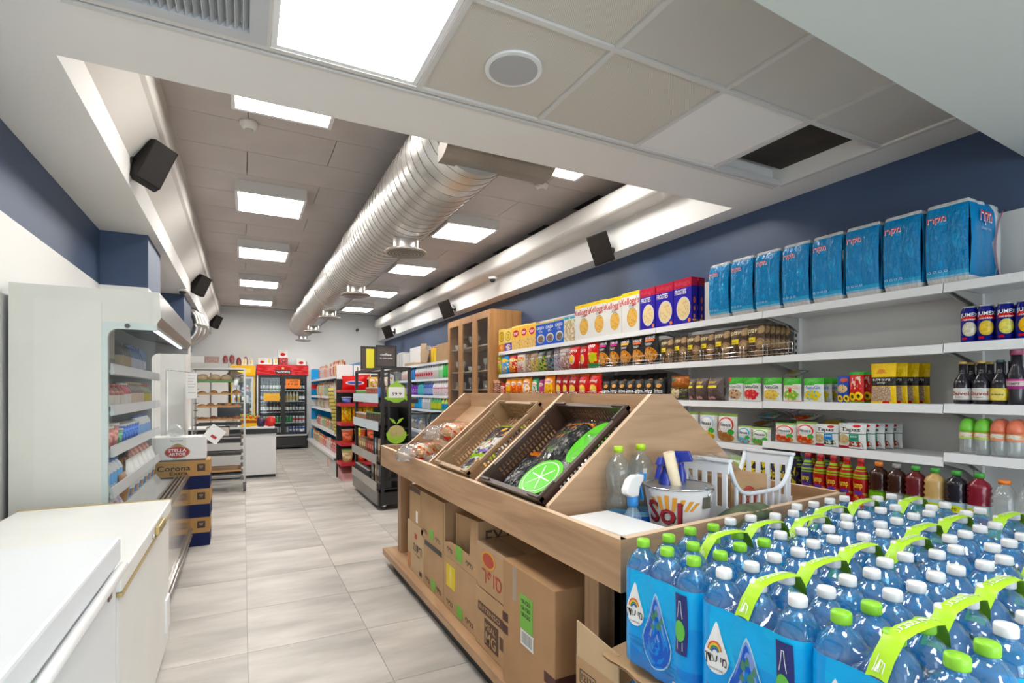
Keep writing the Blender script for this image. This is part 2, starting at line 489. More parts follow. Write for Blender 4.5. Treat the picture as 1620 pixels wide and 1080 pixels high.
# round ceiling speaker in the tile
t = thing('ceiling_speaker', 'round grey grille speaker set in a perforated ceiling tile', 'speaker', (.99, 1.925, ZS - .004))
MB().lathe([(.118, 0), (.118, .012)], 40).build('rim', WMETAL, t)
MB().lathe([(.100, -.003), (.100, .0)], 40).build('grille', M('grille_grey', (.40, .40, .41), .6), t)
# lower soffit at the top right, nearer than the grid
GSOF = M('grey_green_soffit', (.60, .64, .62), .7)
struct('ceiling_drop', MB().prism([(1.25, -2.9), (XR, -2.9), (XR, 1.12), (1.25, 1.02)], 'z', 2.45, ZS + .1), GSOF)
# side beams running down the recess
CREAM = M('beam_paint', (.70, .67, .63), .6)
def rbeam(name, x0, x1, z0, z1, r, yb, round_left):
    pts = []
    for (cx, cz, a0) in ((x1 - r, z1 - r, 0), (x0 + r, z1 - r, 90), (x0 + r, z0 + r, 180), (x1 - r, z0 + r, 270)):
        for i in range(5): a = R(a0 + 22.5 * i); pts.append((cx + r * math.cos(a), cz + r * math.sin(a)))
    mb = MB().prism(pts, 'y', 2.66, yb)
    return struct(name, mb, CREAM)
struct('beam_left', MB().prism([(-.66, 2.85), (-.50, 3.035), (-.475, 3.05), (-.465, 3.075), (-.465, 3.29), (-.66, 3.29)], 'y', 2.66, YB), CREAM)
rbeam('beam_right', 2.93, 3.30, 2.935, 3.135, .05, 13.3, 1)
mb = MB(); mb.box(3.31, 3.335, 2.66, YB, 2.8, 3.3)
struct('trim_1', mb, NAVY)
# surface light panels of the recess
def panel(x, y, label):
    t = thing('ceiling_light', label, 'light', (x, y, 3.18), 0, 'surface light panels of the recessed ceiling')
    MB().box(-.31, .31, -.31, .31, .008, .112).build('housing', M('lamp_housing', (.66, .64, .62), .5), t)
    f = MB()
    for a in ((-.31, .31, -.31, -.285), (-.31, .31, .285, .31), (-.31, -.285, -.285, .285), (.285, .31, -.285, .285)): f.box(a[0], a[1], a[2], a[3], 0, .01)
    f.build('frame', WMETAL, t)
    MB().box(-.285, .285, -.285, .285, .004, .01).build('diffuser', LIGHT, t)
for i, y in enumerate((3.58, 5.76, 7.87, 10.06, 12.2)):
    panel(.24, y, 'square ceiling light panel left of the silver duct, %s from the camera' % ORD[i])
    panel(2.29, y - .02, 'square ceiling light panel right of the silver duct, %s from the camera' % ORD[i])
# spiral duct
DUCT = M('galvanised', (.68, .66, .635), .36, 1.)
SEAM = M('duct_seam', (.26, .235, .21), .45, 1.)
t = thing('spiral_duct', 'large galvanised spiral air duct hung along the recessed ceiling', 'duct', (1.237, 0, 2.908))
mb = MB(); nn = 32; y0, y1 = 2.88, 13.3; prof = []
y = y0; r0 = .287
while y < y1:
    prof += [(r0, y)]; y += .5
prof += [(r0, y1), (.25, y1 + .05), (.17, y1 + .09), (.0001, y1 + .1)]
mb.lathe([(r, z) for r, z in prof], nn)
mb.v = [(x, z, -yy) for x, yy, z in mb.v]
mb.build('duct_tube', DUCT, t)
# spiral seam line
sp = []
for i in range(int((y1 - y0) / .11 * 32)):
    a = 2 * PI * i / 32; sp.append(((r0 + .001) * math.sin(a), y0 + .11 * i / 32, (r0 + .001) * math.cos(a)))
MB().tube(sp, .0030, 4).build('spiral_seam', SEAM, t)
for yy in (5.9, 7.15, 8.4, 9.8, 11.2):
    mb = MB().lathe([(r0 + .002, 0), (r0 + .007, .008), (r0 + .007, .05), (r0 + .002, .058)], nn, cap0=False, cap1=False)
    mb.v = [(x, z + yy, -q) for x, q, z in mb.v]; mb.build('collar', DUCT, t)
for k, yy in enumerate((4.42, 6.65, 8.9, 11.1, 13.1)):
    g = MB().lathe([(.105, -.38), (.105, -.2)], 20, 0, yy, cap0=False).build('outlet_neck', DUCT, t)
    MB().lathe([(.10, -.392), (.165, -.392), (.178, -.384), (.165, -.372), (.105, -.355)], 24, 0, yy).build('outlet_rim', M('outlet_rim', (.50, .46, .40), .4, .8), g)
    for rr in (.03, .06, .09, .12, .145):
        MB().lathe([(rr, -.3985), (rr + .004, -.401), (rr + .010, -.3985)], 24, 0, yy, cap0=False, cap1=False).build('cone_ring', SEAM, g)
pp = []
for i in range(9):
    a = R(90 * i / 8); pp.append((2.64 + .24 * (1 - math.cos(a)), 2.90 - .25 * math.sin(a)))
pp2 = [(2.88, 3.1), (2.66, 3.1)]
pr = [(2.9, 2.655)] + [(2.86 - .2 * math.sin(R(90 * i / 8)), 2.655 + .20 * (1 - math.cos(R(90 * i / 8)))) for i in range(1, 9)] + [(2.661, 3.05), (2.9, 3.05)]
MB().prism([(y - 0, z - 2.908) for y, z in pr], 'x', 1.0 - 1.237, 1.70 - 1.237).build('plenum_box', M('plenum_metal', (.27, .235, .20), .5, .35, noise=(4, .85, 1.1)), t)
# wall speakers
def wspk(x, y, z, side, label):
    t = thing('wall_speaker', label, 'speaker', (x, y, z), 0, 'black speakers on the recess edges')
    mb = MB().prism([(-.10, -.075), (.10, -.075), (.075, .075), (-.075, .075)], 'z', -.14, .14)
    s = 1 if side == 'l' else -1
    mt = Matrix.Rotation(R(22 * s), 4, 'Y') @ Matrix.Rotation(R(-60 * s - (90 if s < 0 else 90)), 4, 'Z')
    o = mb.build('cabinet', M('speaker_black', (.010, .0075, .006), .6, spec=.25), t, bevel=.008); o.matrix_local = mt
    g = MB().box(-.088, .088, -.082, -.074, -.128, .128).build('grille', M('speaker_mesh', (.012, .009, .007), .8, spec=.2), t); g.matrix_local = mt
    xw = (-.655 if s > 0 else 3.15) - x
    MB().tube([(xw, 0, .0), (xw * .5, 0, .01), (0, 0, 0)], .013, 6).build('bracket', BLACK, t)
    MB().lathe([(.035, -.006), (.035, .006)], 12).xf(Matrix.Translation((xw + .006 * s, 0, 0)) @ Matrix.Rotation(R(90), 4, 'Y')).build('wall_plate', BLACK, t)
    MB().tube([(xw, .02, .05), (xw * .7, .03, .09), (xw * .3, .03, .05), (0, .03, .04)], .004, 5).build('cable', BLACK, t)
for i, (y, z) in enumerate(((4.2, 2.84), (8.6, 2.83), (13.2, 2.86))):
    wspk(-.535, y, z, 'l', 'black wall speaker on the left recess edge, %s from the camera' % ORD[i])
for i, (y, z) in enumerate(((4.05, 2.68), (8.25, 2.70), (12.2, 2.72))):
    wspk(3.0, y, z, 'r', 'black wall speaker on the right recess edge, %s from the camera' % ORD[i])
def smoke(x, y, z, lab, s=1.):
    t = thing('smoke_detector', lab, 'detector', (x, y, z))
    MB().lathe([(.035 * s, -.055 * s), (.05 * s, -.04 * s), (.062 * s, -.018 * s), (.062 * s, 0)], 20).build('base', PAPER, t)
    MB().lathe([(.03 * s, -.062 * s), (.034 * s, -.05 * s)], 16).build('chamber', M('grey_plastic', (.5, .5, .49), .5), t)
smoke(.037, 4.27, 3.289, 'white round smoke detector on grey ceiling near the left light panels')
smoke(2.50, 4.28, 3.289, 'white round smoke detector on the ceiling right of the duct', 1.05)
smoke(.12, 11.15, 3.289, 'small white smoke detector far along the left light row', .8)
def dome(x, y, z, lab):
    t = thing('dome_camera', lab, 'camera', (x, y, z))
    MB().lathe([(.055, -.03), (.06, 0)], 20).build('base', PAPER, t)
    MB().lathe([(.0001, -.072), (.022, -.066), (.038, -.05), (.042, -.03)], 16).build('dome', BLACK, t)
dome(-.70, 8.0, ZS, 'white dome camera with black eye under the left soffit')
dome(3.0, 6.45, 2.88, 'white dome camera with black eye under the right beam')
t = thing('bullet_camera', 'small camera on the white back wall below the ceiling', 'camera', (2.62, YB, 2.98))
MB().tube([(0, 0, 0), (0, -.08, .0), (-.02, -.16, -.04)], .014, 6).build('arm', PAPER, t)
MB().tube([(0, -.12, -.06), (-.05, -.24, -.09)], .03, 8).build('housing', DARK, t)
MB().tube([(0, -.01, .01), (.5, -.01, .03)], .006, 5).build('cable', PAPER, t)
# flexible hoses at the far left
t = thing('flexible_hoses', 'silver flexible air hoses curving down behind the open chiller', 'hose', (-.8, 9.75, 2.2))
HOSE = M('foil_hose', (.62, .60, .57), .35, .9)
for k in range(3):
    pth = [(.0 + .0 * k, .12 * k, .46), (.11 + .035 * k, .12 * k, .36), (.15 + .05 * k, .12 * k, .2), (.12 + .05 * k, .12 * k, .06), (.03, .12 * k, -.06), (-.08, .12 * k, -.12)]
    fine = []
    for a, b_ in zip(pth[:-1], pth[1:]):
        for q in range(6): fine.append(tuple(a[i] + (b_[i] - a[i]) * q / 6 for i in range(3)))
    MB().tube(fine, [.055 + (.006 if i % 2 else 0) for i in range(len(fine))], 10).build('hose', HOSE, t)
# ---------------------------------------------------------------- chest freezers on the left
FW = M('freezer_white', (.74, .77, .80), .32)
FW2 = M('freezer_white_old', (.76, .765, .74), .36, noise=(3, .97, 1.02))
GOLD = M('brass_trim', (.55, .42, .18), .35, .7)
t = thing('chest_freezer', 'white chest freezer nearest the camera with flat white lid', 'freezer', (-.64, 1.4, 0))
MB().box(-.295, .295, -.86, .575, .06, .80).build('body', FW, t, bevel=.006)
MB().box(-.28, .28, -.84, .56, 0, .06).build('plinth', DARK, t)
MB().box(-.305, .305, -.87, .587, .815, .89).build('lid', FW, t, bevel=.008)
MB().box(-.29, .292, -.85, .57, .80, .815).build('gasket', M('gasket', (.35, .36, .38), .7), t)
mb = MB(); mb.tube([(.314, -.86, .803), (.314, .575, .803)], .014, 8); mb.build('handle', WMETAL, t)
MB().box(.294, .299, .46, .50, .735, .765).build('badge', M('badge_dark', (.12, .05, .05), .4), t)
t = thing('chest_freezer', 'older white chest freezer with brass lid trim beside the open chiller', 'freezer', (-.64, 2.63, 0))
MB().box(-.295, .295, -.62, .62, .05, .70).build('body', FW2, t, bevel=.006)
MB().box(-.28, .28, -.60, .60, 0, .05).build('plinth', DARK, t)
MB().box(-.305, .305, -.628, .628, .712, .772).build('lid', FW2, t, bevel=.006)
mb = MB(); mb.box(-.305, .307, -.63, .63, .700, .712); mb.box(-.306, .306, .622, .631, .764, .776); mb.build('lid_trim', GOLD, t)
h = MB().box(.305, .322, .05, .25, .722, .760).build('handle', GOLD, t, bevel=.004)
MB().box(.318, .325, .08, .22, .730, .752).build('handle_recess', M('brass_dark', (.25, .19, .08), .4, .6), h)
MB().lathe([(.008, 0), (.008, .008)], 12).xf(Matrix.Translation((.305, -.02, .735)) @ Matrix.Rotation(R(90), 4, 'Y')).build('lock', CHROME, t)
mb = MB(); mb.box(.295, .304, .46, .58, .14, .30); mb.build('vent_plate', WMETAL, t)
# ---------------------------------------------------------------- open multideck chiller
CH = M('chiller_paint', (.60, .60, .545), .45, noise=(2.2, .96, 1.03))
CHM = M('chiller_frame', (.50, .58, .56), .4)
CHIN = M('chiller_inside', (.33, .33, .32), .5)
SSTEEL = M('brushed_steel', (.55, .54, .53), .32, 1., bump=(60, .03), stretch=(1, .05, 8))
RAIL = M('price_rail', (.47, .485, .51), .3)
t = thing('open_chiller', 'tall cream multideck open chiller with glass side panel and stocked shelves', 'chiller', (0, 3.40, 0))
mb = MB()
mb.prism([(-1.02, .10), (-.655, .10), (-.655, 1.70), (-.415, 1.70), (-.415, 1.87), (-1.02, 1.87)], 'y', 0, .035)
mb.build('side_panel', CH, t)
MB().box(-.925, -.655, -.004, 0, .16, 1.80).build('side_insert', M('chiller_insert', (.615, .615, .565), .45, noise=(2.2, .96, 1.03)), t)
MB().prism([(-1.02, .10), (-.93, .10), (-.93, 1.84), (-.415, 1.84), (-.415, 1.87), (-1.02, 1.87)], 'y', 1.79, 1.82).build('side_panel', CH, t)
# glass side with rounded frame
def side_frame(y0, y1):
    out = [(-.655, .62), (-.655, 1.70), (-.415, 1.70), (-.415, 1.665)]
    arc = [(-.585 + .045 * math.cos(R(a)), 1.62 + .045 * math.sin(R(a))) for a in (90, 112, 135, 157, 180)]
    pts = [(-.655, .62), (-.655, 1.70), (-.415, 1.70), (-.415, 1.665)] + arc + [(-.63, .62)]
    return MB().prism(pts, 'y', y0, y1)
g = side_frame(-.002, .03).build('side_frame', CHM, t)
MB().box(-.64, -.425, .012, .018, .62, 1.69).build('side_glass', GLASS, t)
MB().lathe([(.012, 0), (.012, .006)], 12).xf(Matrix.Translation((-.545, -.002, 1.682)) @ Matrix.Rotation(R(90), 4, 'X')).build('side_stud', DARK, t)
mb = MB()
arc = [(-.62 + .05 * math.cos(R(a)), 1.60 + .05 * math.sin(R(a))) for a in (90, 112, 135, 157, 180)]
mb.prism([(-.93, .60), (-.93, 1.84), (-.415, 1.84), (-.415, 1.65)] + arc + [(-.67, .66), (-.62, .61), (-.43, .6), (-.43, .57)], 'y', 1.785, 1.80)
mb.build('end_frame', M('chiller_end_grey', (.36, .35, .33), .5), t)
MB().box(-.66, -.43, 1.79, 1.795, .6, 1.66).build('end_glass', GLASS, t)
mb = MB(); mb.box(-1.02, -.98, .03, 1.79, .1, 1.85); mb.build('back_panel', CHIN, t)
MB().box(-1.0, -.42, .03, 1.79, 1.78, 1.86).build('roof', CH, t)
mb = MB().prism([(-.42, 1.69), (-.395, 1.735), (-.405, 1.87), (-.44, 1.87), (-.44, 1.69)], 'y', .0, 1.84)
mb.build('canopy', SSTEEL, t)
MB().prism([(-.44, 1.69), (-.42, 1.69), (-.395, 1.735), (-.405, 1.87), (-.44, 1.87)], 'y', -.006, .0).build('canopy_cap', CH, t)
MB().prism([(-.44, 1.70), (-.44, 1.74), (-.75, 1.79), (-.75, 1.76)], 'y', .04, 1.78).build('canopy_underside', DARK, t)
MB().box(-.475, -.455, .06, 1.76, 1.690, 1.702).build('light_strip', M('strip_lamp', (.9, .95, 1.), .5, emit=.7), t)
SHZ = [1.49, 1.27, 1.05, .83]
for k, z in enumerate(SHZ):
    s = MB().box(-.99, -.625, .036, 1.78, z - .055, z - .04).build('shelf', CHIN, t)
    MB().prism([(-.625, z - .065), (-.607, z - .06), (-.617, z - .005), (-.625, z - .005)], 'y', .036, 1.78).build('price_rail', RAIL, s)
MB().prism([(-1.0, .10), (-.45, .10), (-.45, .60), (-.60, .60), (-.64, .66), (-1.0, .64)], 'y', .036, 1.785).build('lower_tank', CHIN, t)
mb = MB().box(-.45, -.40, .0, 1.80, .10, .62)
mb.build('front_bumper', M('bumper_steel', (.58, .56, .53), .18, 1.), t)
for k in range(4):
    MB().box(-.51 + .028 * k, -.495 + .028 * k, .02, 1.78, .60 + .006 * k, .625 + .004 * k).build('grille_bar', M('grille_brown', (.20, .17, .14), .35, .6), t)
MB().box(-1.0, -.44, .03, 1.79, 0, .10).build('plinth', BLACK, t)
for z in (.12, .17): MB().tube([(-.394, .0, z), (-.394, 1.80, z)], .012, 6).build('kick_rail', SSTEEL, t)
# ---------------------------------------------------------------- bakery trolley, counter, cabinets at the back
ALU = M('aluminium', (.40, .38, .355), .35, .9)
t = thing('bakery_trolley', 'steel bakery trolley on castors holding trays of bread and pastries', 'trolley', (-.285, 8.15, 0))
for x in (-.30, .30):
    for y in (-.24, .24):
        MB().box(x - .011, x + .011, y - .011, y + .011, .12, 1.64).build('post', ALU, t)
        cst = MB().box(x - .02, x + .02, y - .02, y + .02, .10, .125).build('caster', DARK, t)
        MB().lathe([(.025, -.018), (.058, -.016), (.0605, 0), (.058, .016), (.025, .018)], 16).xf(Matrix.Translation((x + .0, y, .061)) @ Matrix.Rotation(R(90), 4, 'Y')).build('wheel', M('rubber', (.12, .115, .11), .7), cst)
mb = MB(); mb.box(-.31, .31, -.25, .25, 1.625, 1.65); mb.build('top_frame', ALU, t)
for x in (-.27, .27):
    for z in [.14 + .094 * k for k in range(16)]:
        MB().box(x - .02, x + .012, -.24, .24, z, z + .005).build('runner', M('runner_dark', (.16, .15, .14), .4, .6), t)
for y in (-.25, .23): MB().box(-.31, .31, y, y + .02, .12, .15).build('base_bar', ALU, t)
TRW = M('tray_wood', (.46, .25, .10), .5); TRB = M('tray_black', (.03, .025, .022), .4); TRG = M('tray_green', (.10, .26, .07), .5)
for z, m, nm in ((1.462, TRG, 'green'), (1.295, TRW, 0), (1.125, TRW, 0), (.955, TRW, 0), (.885, TRB, 0), (.730, TRB, 0), (.655, TRB, 0), (.49, TRB, 0), (.275, TRW, 0), (.23, TRB, 0)):
    mb = MB(); mb.box(-.255, .255, -.245, .235, z, z + .012)
    for a in ((-.255, .255, -.25, -.24), (-.255, .255, .23, .24), (-.26, -.25, -.245, .235), (.25, .26, -.245, .235)): mb.box(*a, z, z + .022)
    o = mb.build('tray', m, t)
    if nm: o['label'] = 'green bread tray'
def crust(name, prof, mats, label, cat, loc, rz=0, sc3=(1, 1, 1), group=None):
    mb = MB().lathe(prof, 12); o = mb.build(name, mats); o.location = loc; o.rotation_euler = (0, 0, rz); o.scale = sc3
    return tag(o, label, cat, group)
BREAD = M('bread_crust', (.62, .44, .27), .7, noise=(14, .85, 1.15)); PASTRY = M('pastry', (.46, .22, .07), .5, noise=(18, .6, 1.35)); CHOCP = M('dark_pastry', (.20, .08, .035), .5, noise=(18, .6, 1.6))
loaf = [(.0001, 0), (.055, 0), (.078, .02), (.08, .05), (.06, .08), (.03, .092), (.0001, .095)]
for i, x in enumerate((-.19, -.05, .085)):
    crust('bread_roll', loaf, BREAD, 'round pale bread roll on the green trolley tray, %s' % nth(i, 3), 'bread', (-.285 + x, 8.02, 1.475), i, (.85, .9, .95), 'rolls on the green tray')
t2 = thing('bread_bag', 'white plastic bag of bread on the right of the green trolley tray', 'bag', (-.10, 8.22, 1.475))
def blob(fn_r, nu=12, nv=8):
    def f(u, v):
        th_, ph = 2 * PI * u, PI * (v - .5)
        d = Vector((math.cos(ph) * math.cos(th_), math.cos(ph) * math.sin(th_), math.sin(ph)))
        return d * fn_r(d)
    return f
def crumple(sx, sy, sz, amp, freq, seed, z0=0):
    def f(u, v):
        th_, ph = 2 * PI * u, PI * (v - .5)
        d = Vector((math.cos(ph) * math.cos(th_), math.cos(ph) * math.sin(th_), math.sin(ph)))
        k = 1 + amp * mnoise.noise(d * freq + Vector((seed, seed * 2, 1.7)))
        p = Vector((d.x * sx * k, d.y * sy * k, d.z * sz * k + sz * .9 + z0))
        if p.z < z0: p.z = z0
        return p
    return f
BAGW = CLEAR('white_bag', (.9, .9, .9), (.85, .86, .87), .55, .25)
MB().grid(crumple(.11, .10, .075, .3, 2.2, 3), 18, 10).build('film', BAGW, t2)
MB().grid(crumple(.10, .09, .055, .1, 2.2, 5), 12, 8).build('loaf', BREAD, t2)
MB().tube([(.05, -.1, .05), (.02, -.26, .02), (.0, -.44, -.08)], [.02, .035, .03], 6).build('bag_tail', BAGW, t2)
past = [(.0001, 0), (.05, 0), (.06, .012), (.045, .03), (.0001, .042)]
n = 0
for z, m, q, nm in ((1.308, PASTRY, 4, 'upper'), (1.138, PASTRY, 5, 'middle'), (.968, CHOCP, 4, 'lower')):
    for i in range(q):
        crust('pastry', past, m, '%s pastry on the %s wooden trolley tray, %s' % ('dark glazed' if m is CHOCP else 'golden', nm, nth(i, q)), 'pastry', (-.285 - .2 + .4 * i / (q - 1), 8.02, z), i * 1.3, (1.0 if m is CHOCP else .85, .8, 1.2 if i % 2 else .8), 'pastries on the %s trolley tray' % nm)
# things on top of the trolley / grey cooler behind it
t = thing('grey_cooler', 'tall grey cooler against the white back wall behind the trolley', 'cooler', (-.66, 13.55, 0))
MB().box(-.36, .36, -.3, .36, .02, 1.96).build('body', M('cooler_grey', (.50, .49, .47), .5), t)
MB().box(-.36, .36, -.32, -.30, .15, 1.80).build('door', M('cooler_door', (.62, .61, .59), .45), t)
MB().box(.02, .035, -.335, -.318, .2, 1.75).build('door_seam', DARK, t)
MB().box(-.35, .35, -.28, .3, 0, .02).build('plinth', BLACK, t)
# checkout counter
t = thing('checkout_counter', 'white checkout counter with black band near the back fridges', 'counter', (0, 9.05, 0))
MB().box(-.75, .46, 0, .62, .045, .68).build('front_panel', M('counter_white', (.72, .72, .71), .4), t)
MB().box(-.74, .45, .02, .6, 0, .045).build('plinth', BLACK, t)
MB().box(-.75, .475, -.02, .64, .68, .755).build('band', BLACK, t, bevel=.006)
MB().box(-.75, .44, 0, .62, .755, .785).build('worktop', WMETAL, t, bevel=.006)
t = thing('till_screen', 'black till screen on the checkout counter behind the trolley', 'screen', (-.14, 9.4, .785))
MB().box(-.06, .06, -.05, .05, 0, .012).build('foot', BLACK, t)
MB().box(-.012, .012, -.012, .012, .012, .14).build('neck', BLACK, t)
MB().box(-.22, .22, -.02, .02, .10, .37).build('screen', M('screen_black', (.012, .012, .014), .2), t, bevel=.006)
t = thing('card_reader', 'small grey card reader on the counter by the till screen', 'reader', (-.16, 9.12, .785))
MB().box(-.08, .08, -.02, .06, 0, .10).build('body', M('reader_grey', (.28, .27, .26), .5), t, bevel=.01)
MB().box(-.06, .06, -.024, -.018, .03, .09).build('display', M('reader_screen', (.55, .58, .58), .3), t)
t = thing('drawer_box', 'beige cardboard drawer box under the counter on a trolley runner', 'box', (-.30, 7.98, .752))
MB().box(-.13, .13, -.10, .2, 0, .11).build('body', M('beige_card', (.52, .45, .38), .7), t); MB().box(-.03, .03, -.104, -.1, .05, .07).build('slot', DARK, t)
YBX = PRINT('yellow_snack_print', (.75, .50, .02), [('r', 0, .3, 1, .55, (.30, .09, .02)), ('n', 0, .6, 1, 1, 6, .55, (.1, .25, .08)), ('r', .2, .7, .8, .85, (.7, .06, .04))])
for i in range(3):
    b = MB().box(-.06, .06, -.04, .04, 0, .2 - .02 * i).build('snack_box', YBX); b.location = (.02 + .075 * i, 9.15 + .1 * i, .786)
    tag(b, 'yellow snack box standing on the counter beside the trolley, %s' % nth(i, 3), 'box', 'yellow boxes on the counter')
b = MB().grid(crumple(.065, .06, .085, .25, 3, 2), 14, 10).build('snack_bag', M('dark_blue_bag', (.05, .03, .08), .3)); b.location = (.245, 9.12, .786); tag(b, 'dark purple snack bag on the counter beside the red bag', 'bag')
b = MB().grid(crumple(.07, .06, .085, .25, 3, 9), 14, 10).build('snack_bag', M('bright_red_bag', (.65, .03, .02), .3)); b.location = (.385, 9.12, .786); tag(b, 'bright red snack bag on the counter near the red fridge', 'bag')
b = MB().box(-.09, .09, -.05, .05, 0, .06).build('red_tray', M('tray_red', (.6, .03, .03), .4)); b.location = (.345, 9.36, .786); tag(b, 'small red display tray on the counter end', 'tray')
# ---------------------------------------------------------------- fridges on the back wall
def fridge(name, label, x0, x1, header, hm, nshelf, doors, z_top, inner, frame_m, door_m):
    w = x1 - x0; t = thing(name, label, 'fridge', ((x0 + x1) / 2, 13.25, 0)); h = w / 2
    mb = MB(); mb.box(-h, -h + .03, 0, .6, .06, z_top); mb.box(h - .03, h, 0, .6, .06, z_top); mb.box(-h, h, .57, .6, .06, z_top); mb.box(-h, h, 0, .6, z_top - .03, z_top); mb.box(-h, h, 0, .6, .30, .34)
    mb.build('cabinet', frame_m, t)
    MB().box(-h + .03, h - .03, .55, .57, .34, z_top - .3).build('liner', inner, t)
    MB().box(-h - .005, h + .005, -.035, .02, z_top - .235, z_top).build('header', hm, t)
    MB().box(-h, h, -.01, .6, .04, .30).build('motor_panel', BLACK, t)
    for k in range(6): MB().box(-h + .04, h - .04, -.016, -.01, .08 + .032 * k, .092 + .032 * k).build('grille_slat', DARK, t)
    zs = [.36 + (z_top - .70) * k / nshelf for k in range(nshelf)]
    for k, z in enumerate(zs):
        MB().box(-h + .032, h - .032, .06, .55, z - .012, z).build('shelf', M('fridge_shelf', (.62, .66, .72), .4), t)
    n = doors
    for d in range(n):
        a = -h + .03 + (w - .06) * d / n; b_ = -h + .03 + (w - .06) * (d + 1) / n; o = (.006 if d % 2 else 0); fw = .045
        f = MB()
        for q in ((a, a + fw, .34, z_top - .25), (b_ - fw, b_, .34, z_top - .25)): f.box(q[0], q[1], -.02 + o, .01 + o, q[2], q[3])
        f.box(a + fw, b_ - fw, -.02 + o, .01 + o, z_top - .30, z_top - .25); f.box(a + fw, b_ - fw, -.02 + o, .01 + o, .34, .39)
        dr = f.build('door', door_m, t)
        MB().box(a + fw, b_ - fw, -.006 + o, -.001 + o, .39, z_top - .30).build('pane', GLASS, dr)
    for x in (-h + .04, h - .04):
        MB().box(x - .008, x + .008, .03, .045, .38, z_top - .30).build('light_tube', M('fridge_lamp', (.8, .92, 1.), .5, emit=1.4), t)
    return t, zs
RH = PRINT('red_header', (.45, .018, .03), [('n', 0, 0, 1, 1, 5, .52, (.58, .10, .11))])
red, RZ = fridge('drinks_fridge', 'two-door drinks fridge with red header on the white back wall', .27, 1.36, .24, RH, 5, 2, 1.95, M('fridge_liner', (.10, .11, .13), .5), WMETAL, BLACK)
MB().box(-.16, .17, -.041, -.035, 1.745, 1.83).build('name_plate', BLACK, red)
text_flat(red, HEB('גולדסטאר'), (-.14, -.0425, 1.76), (1, 0, 0), (0, 0, 1), .29, .05, WINK)
st = []
for i in range(10):
    a = R(90 + 36 * i); rr = .04 if i % 2 == 0 else .017
    st.append((rr * math.cos(a), 1.87 + rr * math.sin(a)))
MB().prism(st, 'y', -.041, -.036).build('star_emblem', M('star_gold', (.85, .6, .3), .5), red)
def sheet(parent, x0, x1, z0, z1, y, mat, name='poster'):
    return MB().box(x0, x1, y - .002, y, z0, z1).build(name, mat, parent)
p = sheet(red, -.40, -.07, 1.12, 1.29, -.024, M('poster_yellow', (.80, .42, .03), .7))
p = sheet(red, .06, .37, 1.41, 1.62, -.018, M('poster_orange', (.85, .22, .02), .7))
text_flat(p, HEB('מבצע'), (.14, -.0215, 1.55), (1, 0, 0), (0, 0, 1), .18, .045, INK)
text_flat(p, '4 = 20', (.10, -.0215, 1.48), (1, 0, 0), (0, 0, 1), .22, .05, INK)
sheet(red, .37, .44, .40, .46, -.018, PAPER, 'sticker')
MB().box(.36, .52, -.022, -.01, .305, .325).build('maker_plate', WINK, red)
YH = PRINT('yellow_header', (.80, .45, .02), [('r', .2, .3, .8, .7, (.85, .65, .2))])
yel, YZ = fridge('drinks_fridge', 'single-door fridge with yellow header and lit glass door', -.25, .235, .24, YH, 5, 1, 1.92, M('fridge_liner_light', (.45, .62, .75), .4), M('fridge_yellow', (.75, .48, .02), .45), M('fridge_door_grey', (.55, .60, .63), .35))
# drinks inside
def bprof(h, r, neck=.013, sh=.62, nk=.82): return [(r * .92, 0), (r, .006), (r, h * sh), (r * .75, h * (sh + .1)), (neck, h * nk), (neck, h * .95)]
def drink(body, label_m, cap, h=.23, r=.031):
    p = bprof(h, r); z1, z2 = h * .18, h * .5
    prof = [p[0], p[1], (r, z1), (r + .001, z1 + .001), (r + .001, z2), (r, z2 + .001)] + p[2:]
    mb = MB(); mb.lathe(prof, 10, mis=[0, 0, 0, 1, 0, 0, 0, 0, 0], cap1=False)
    mb.lathe([(.0145, h * .95), (.0145, h), (.0001, h)], 10, mi=2, cap0=False)
    return mb.mesh('drink_bottle', [body, label_m, cap])
AMB = M('amber_glass', (.07, .025, .008), .12); GRN = M('green_glass', (.02, .11, .03), .12); CLR = M('pale_drink', (.50, .52, .42), .15); DKB = M('dark_bottle', (.02, .018, .025), .12)
REDP = M('red_plain', (.50, .03, .03), .4); BLUP = M('blue_plain', (.04, .10, .45), .4); GLDP = M('gold_plain', (.55, .38, .10), .4); GRNP = M('green_plain', (.04, .28, .08), .4); SILV = M('silver_can', (.62, .63, .66), .3, .6)
def can_mesh(m, band, h=.15, r=.031):
    return MB().lathe([(r * .85, 0), (r, .01), (r, h * .35), (r, h * .65), (r, h - .012), (r * .82, h)], 12, mis=[0, 0, 1, 0, 2]).mesh('drink_can', [m, band, SILV])
dm = {'green beer bottle': drink(GRN, WINK, SILV), 'amber beer bottle': drink(AMB, WINK, REDP), 'dark beer bottle': drink(DKB, SILV, BLUP), 'pale cider bottle': drink(CLR, GLDP, GRNP), 'amber bottle with gold label': drink(AMB, GLDP, GLDP), 'dark bottle with white label': drink(DKB, WINK, SILV)}
cm = {'green drink can': can_mesh(GRNP, GRNP), 'white drink can': can_mesh(SILV, REDP), 'silver drink can': can_mesh(SILV, SILV), 'blue drink can': can_mesh(BLUP, SILV), 'gold drink can': can_mesh(GLDP, REDP)}
RS = ['bottom', 'second', 'middle', 'fourth', 'top']
random.seed(5)
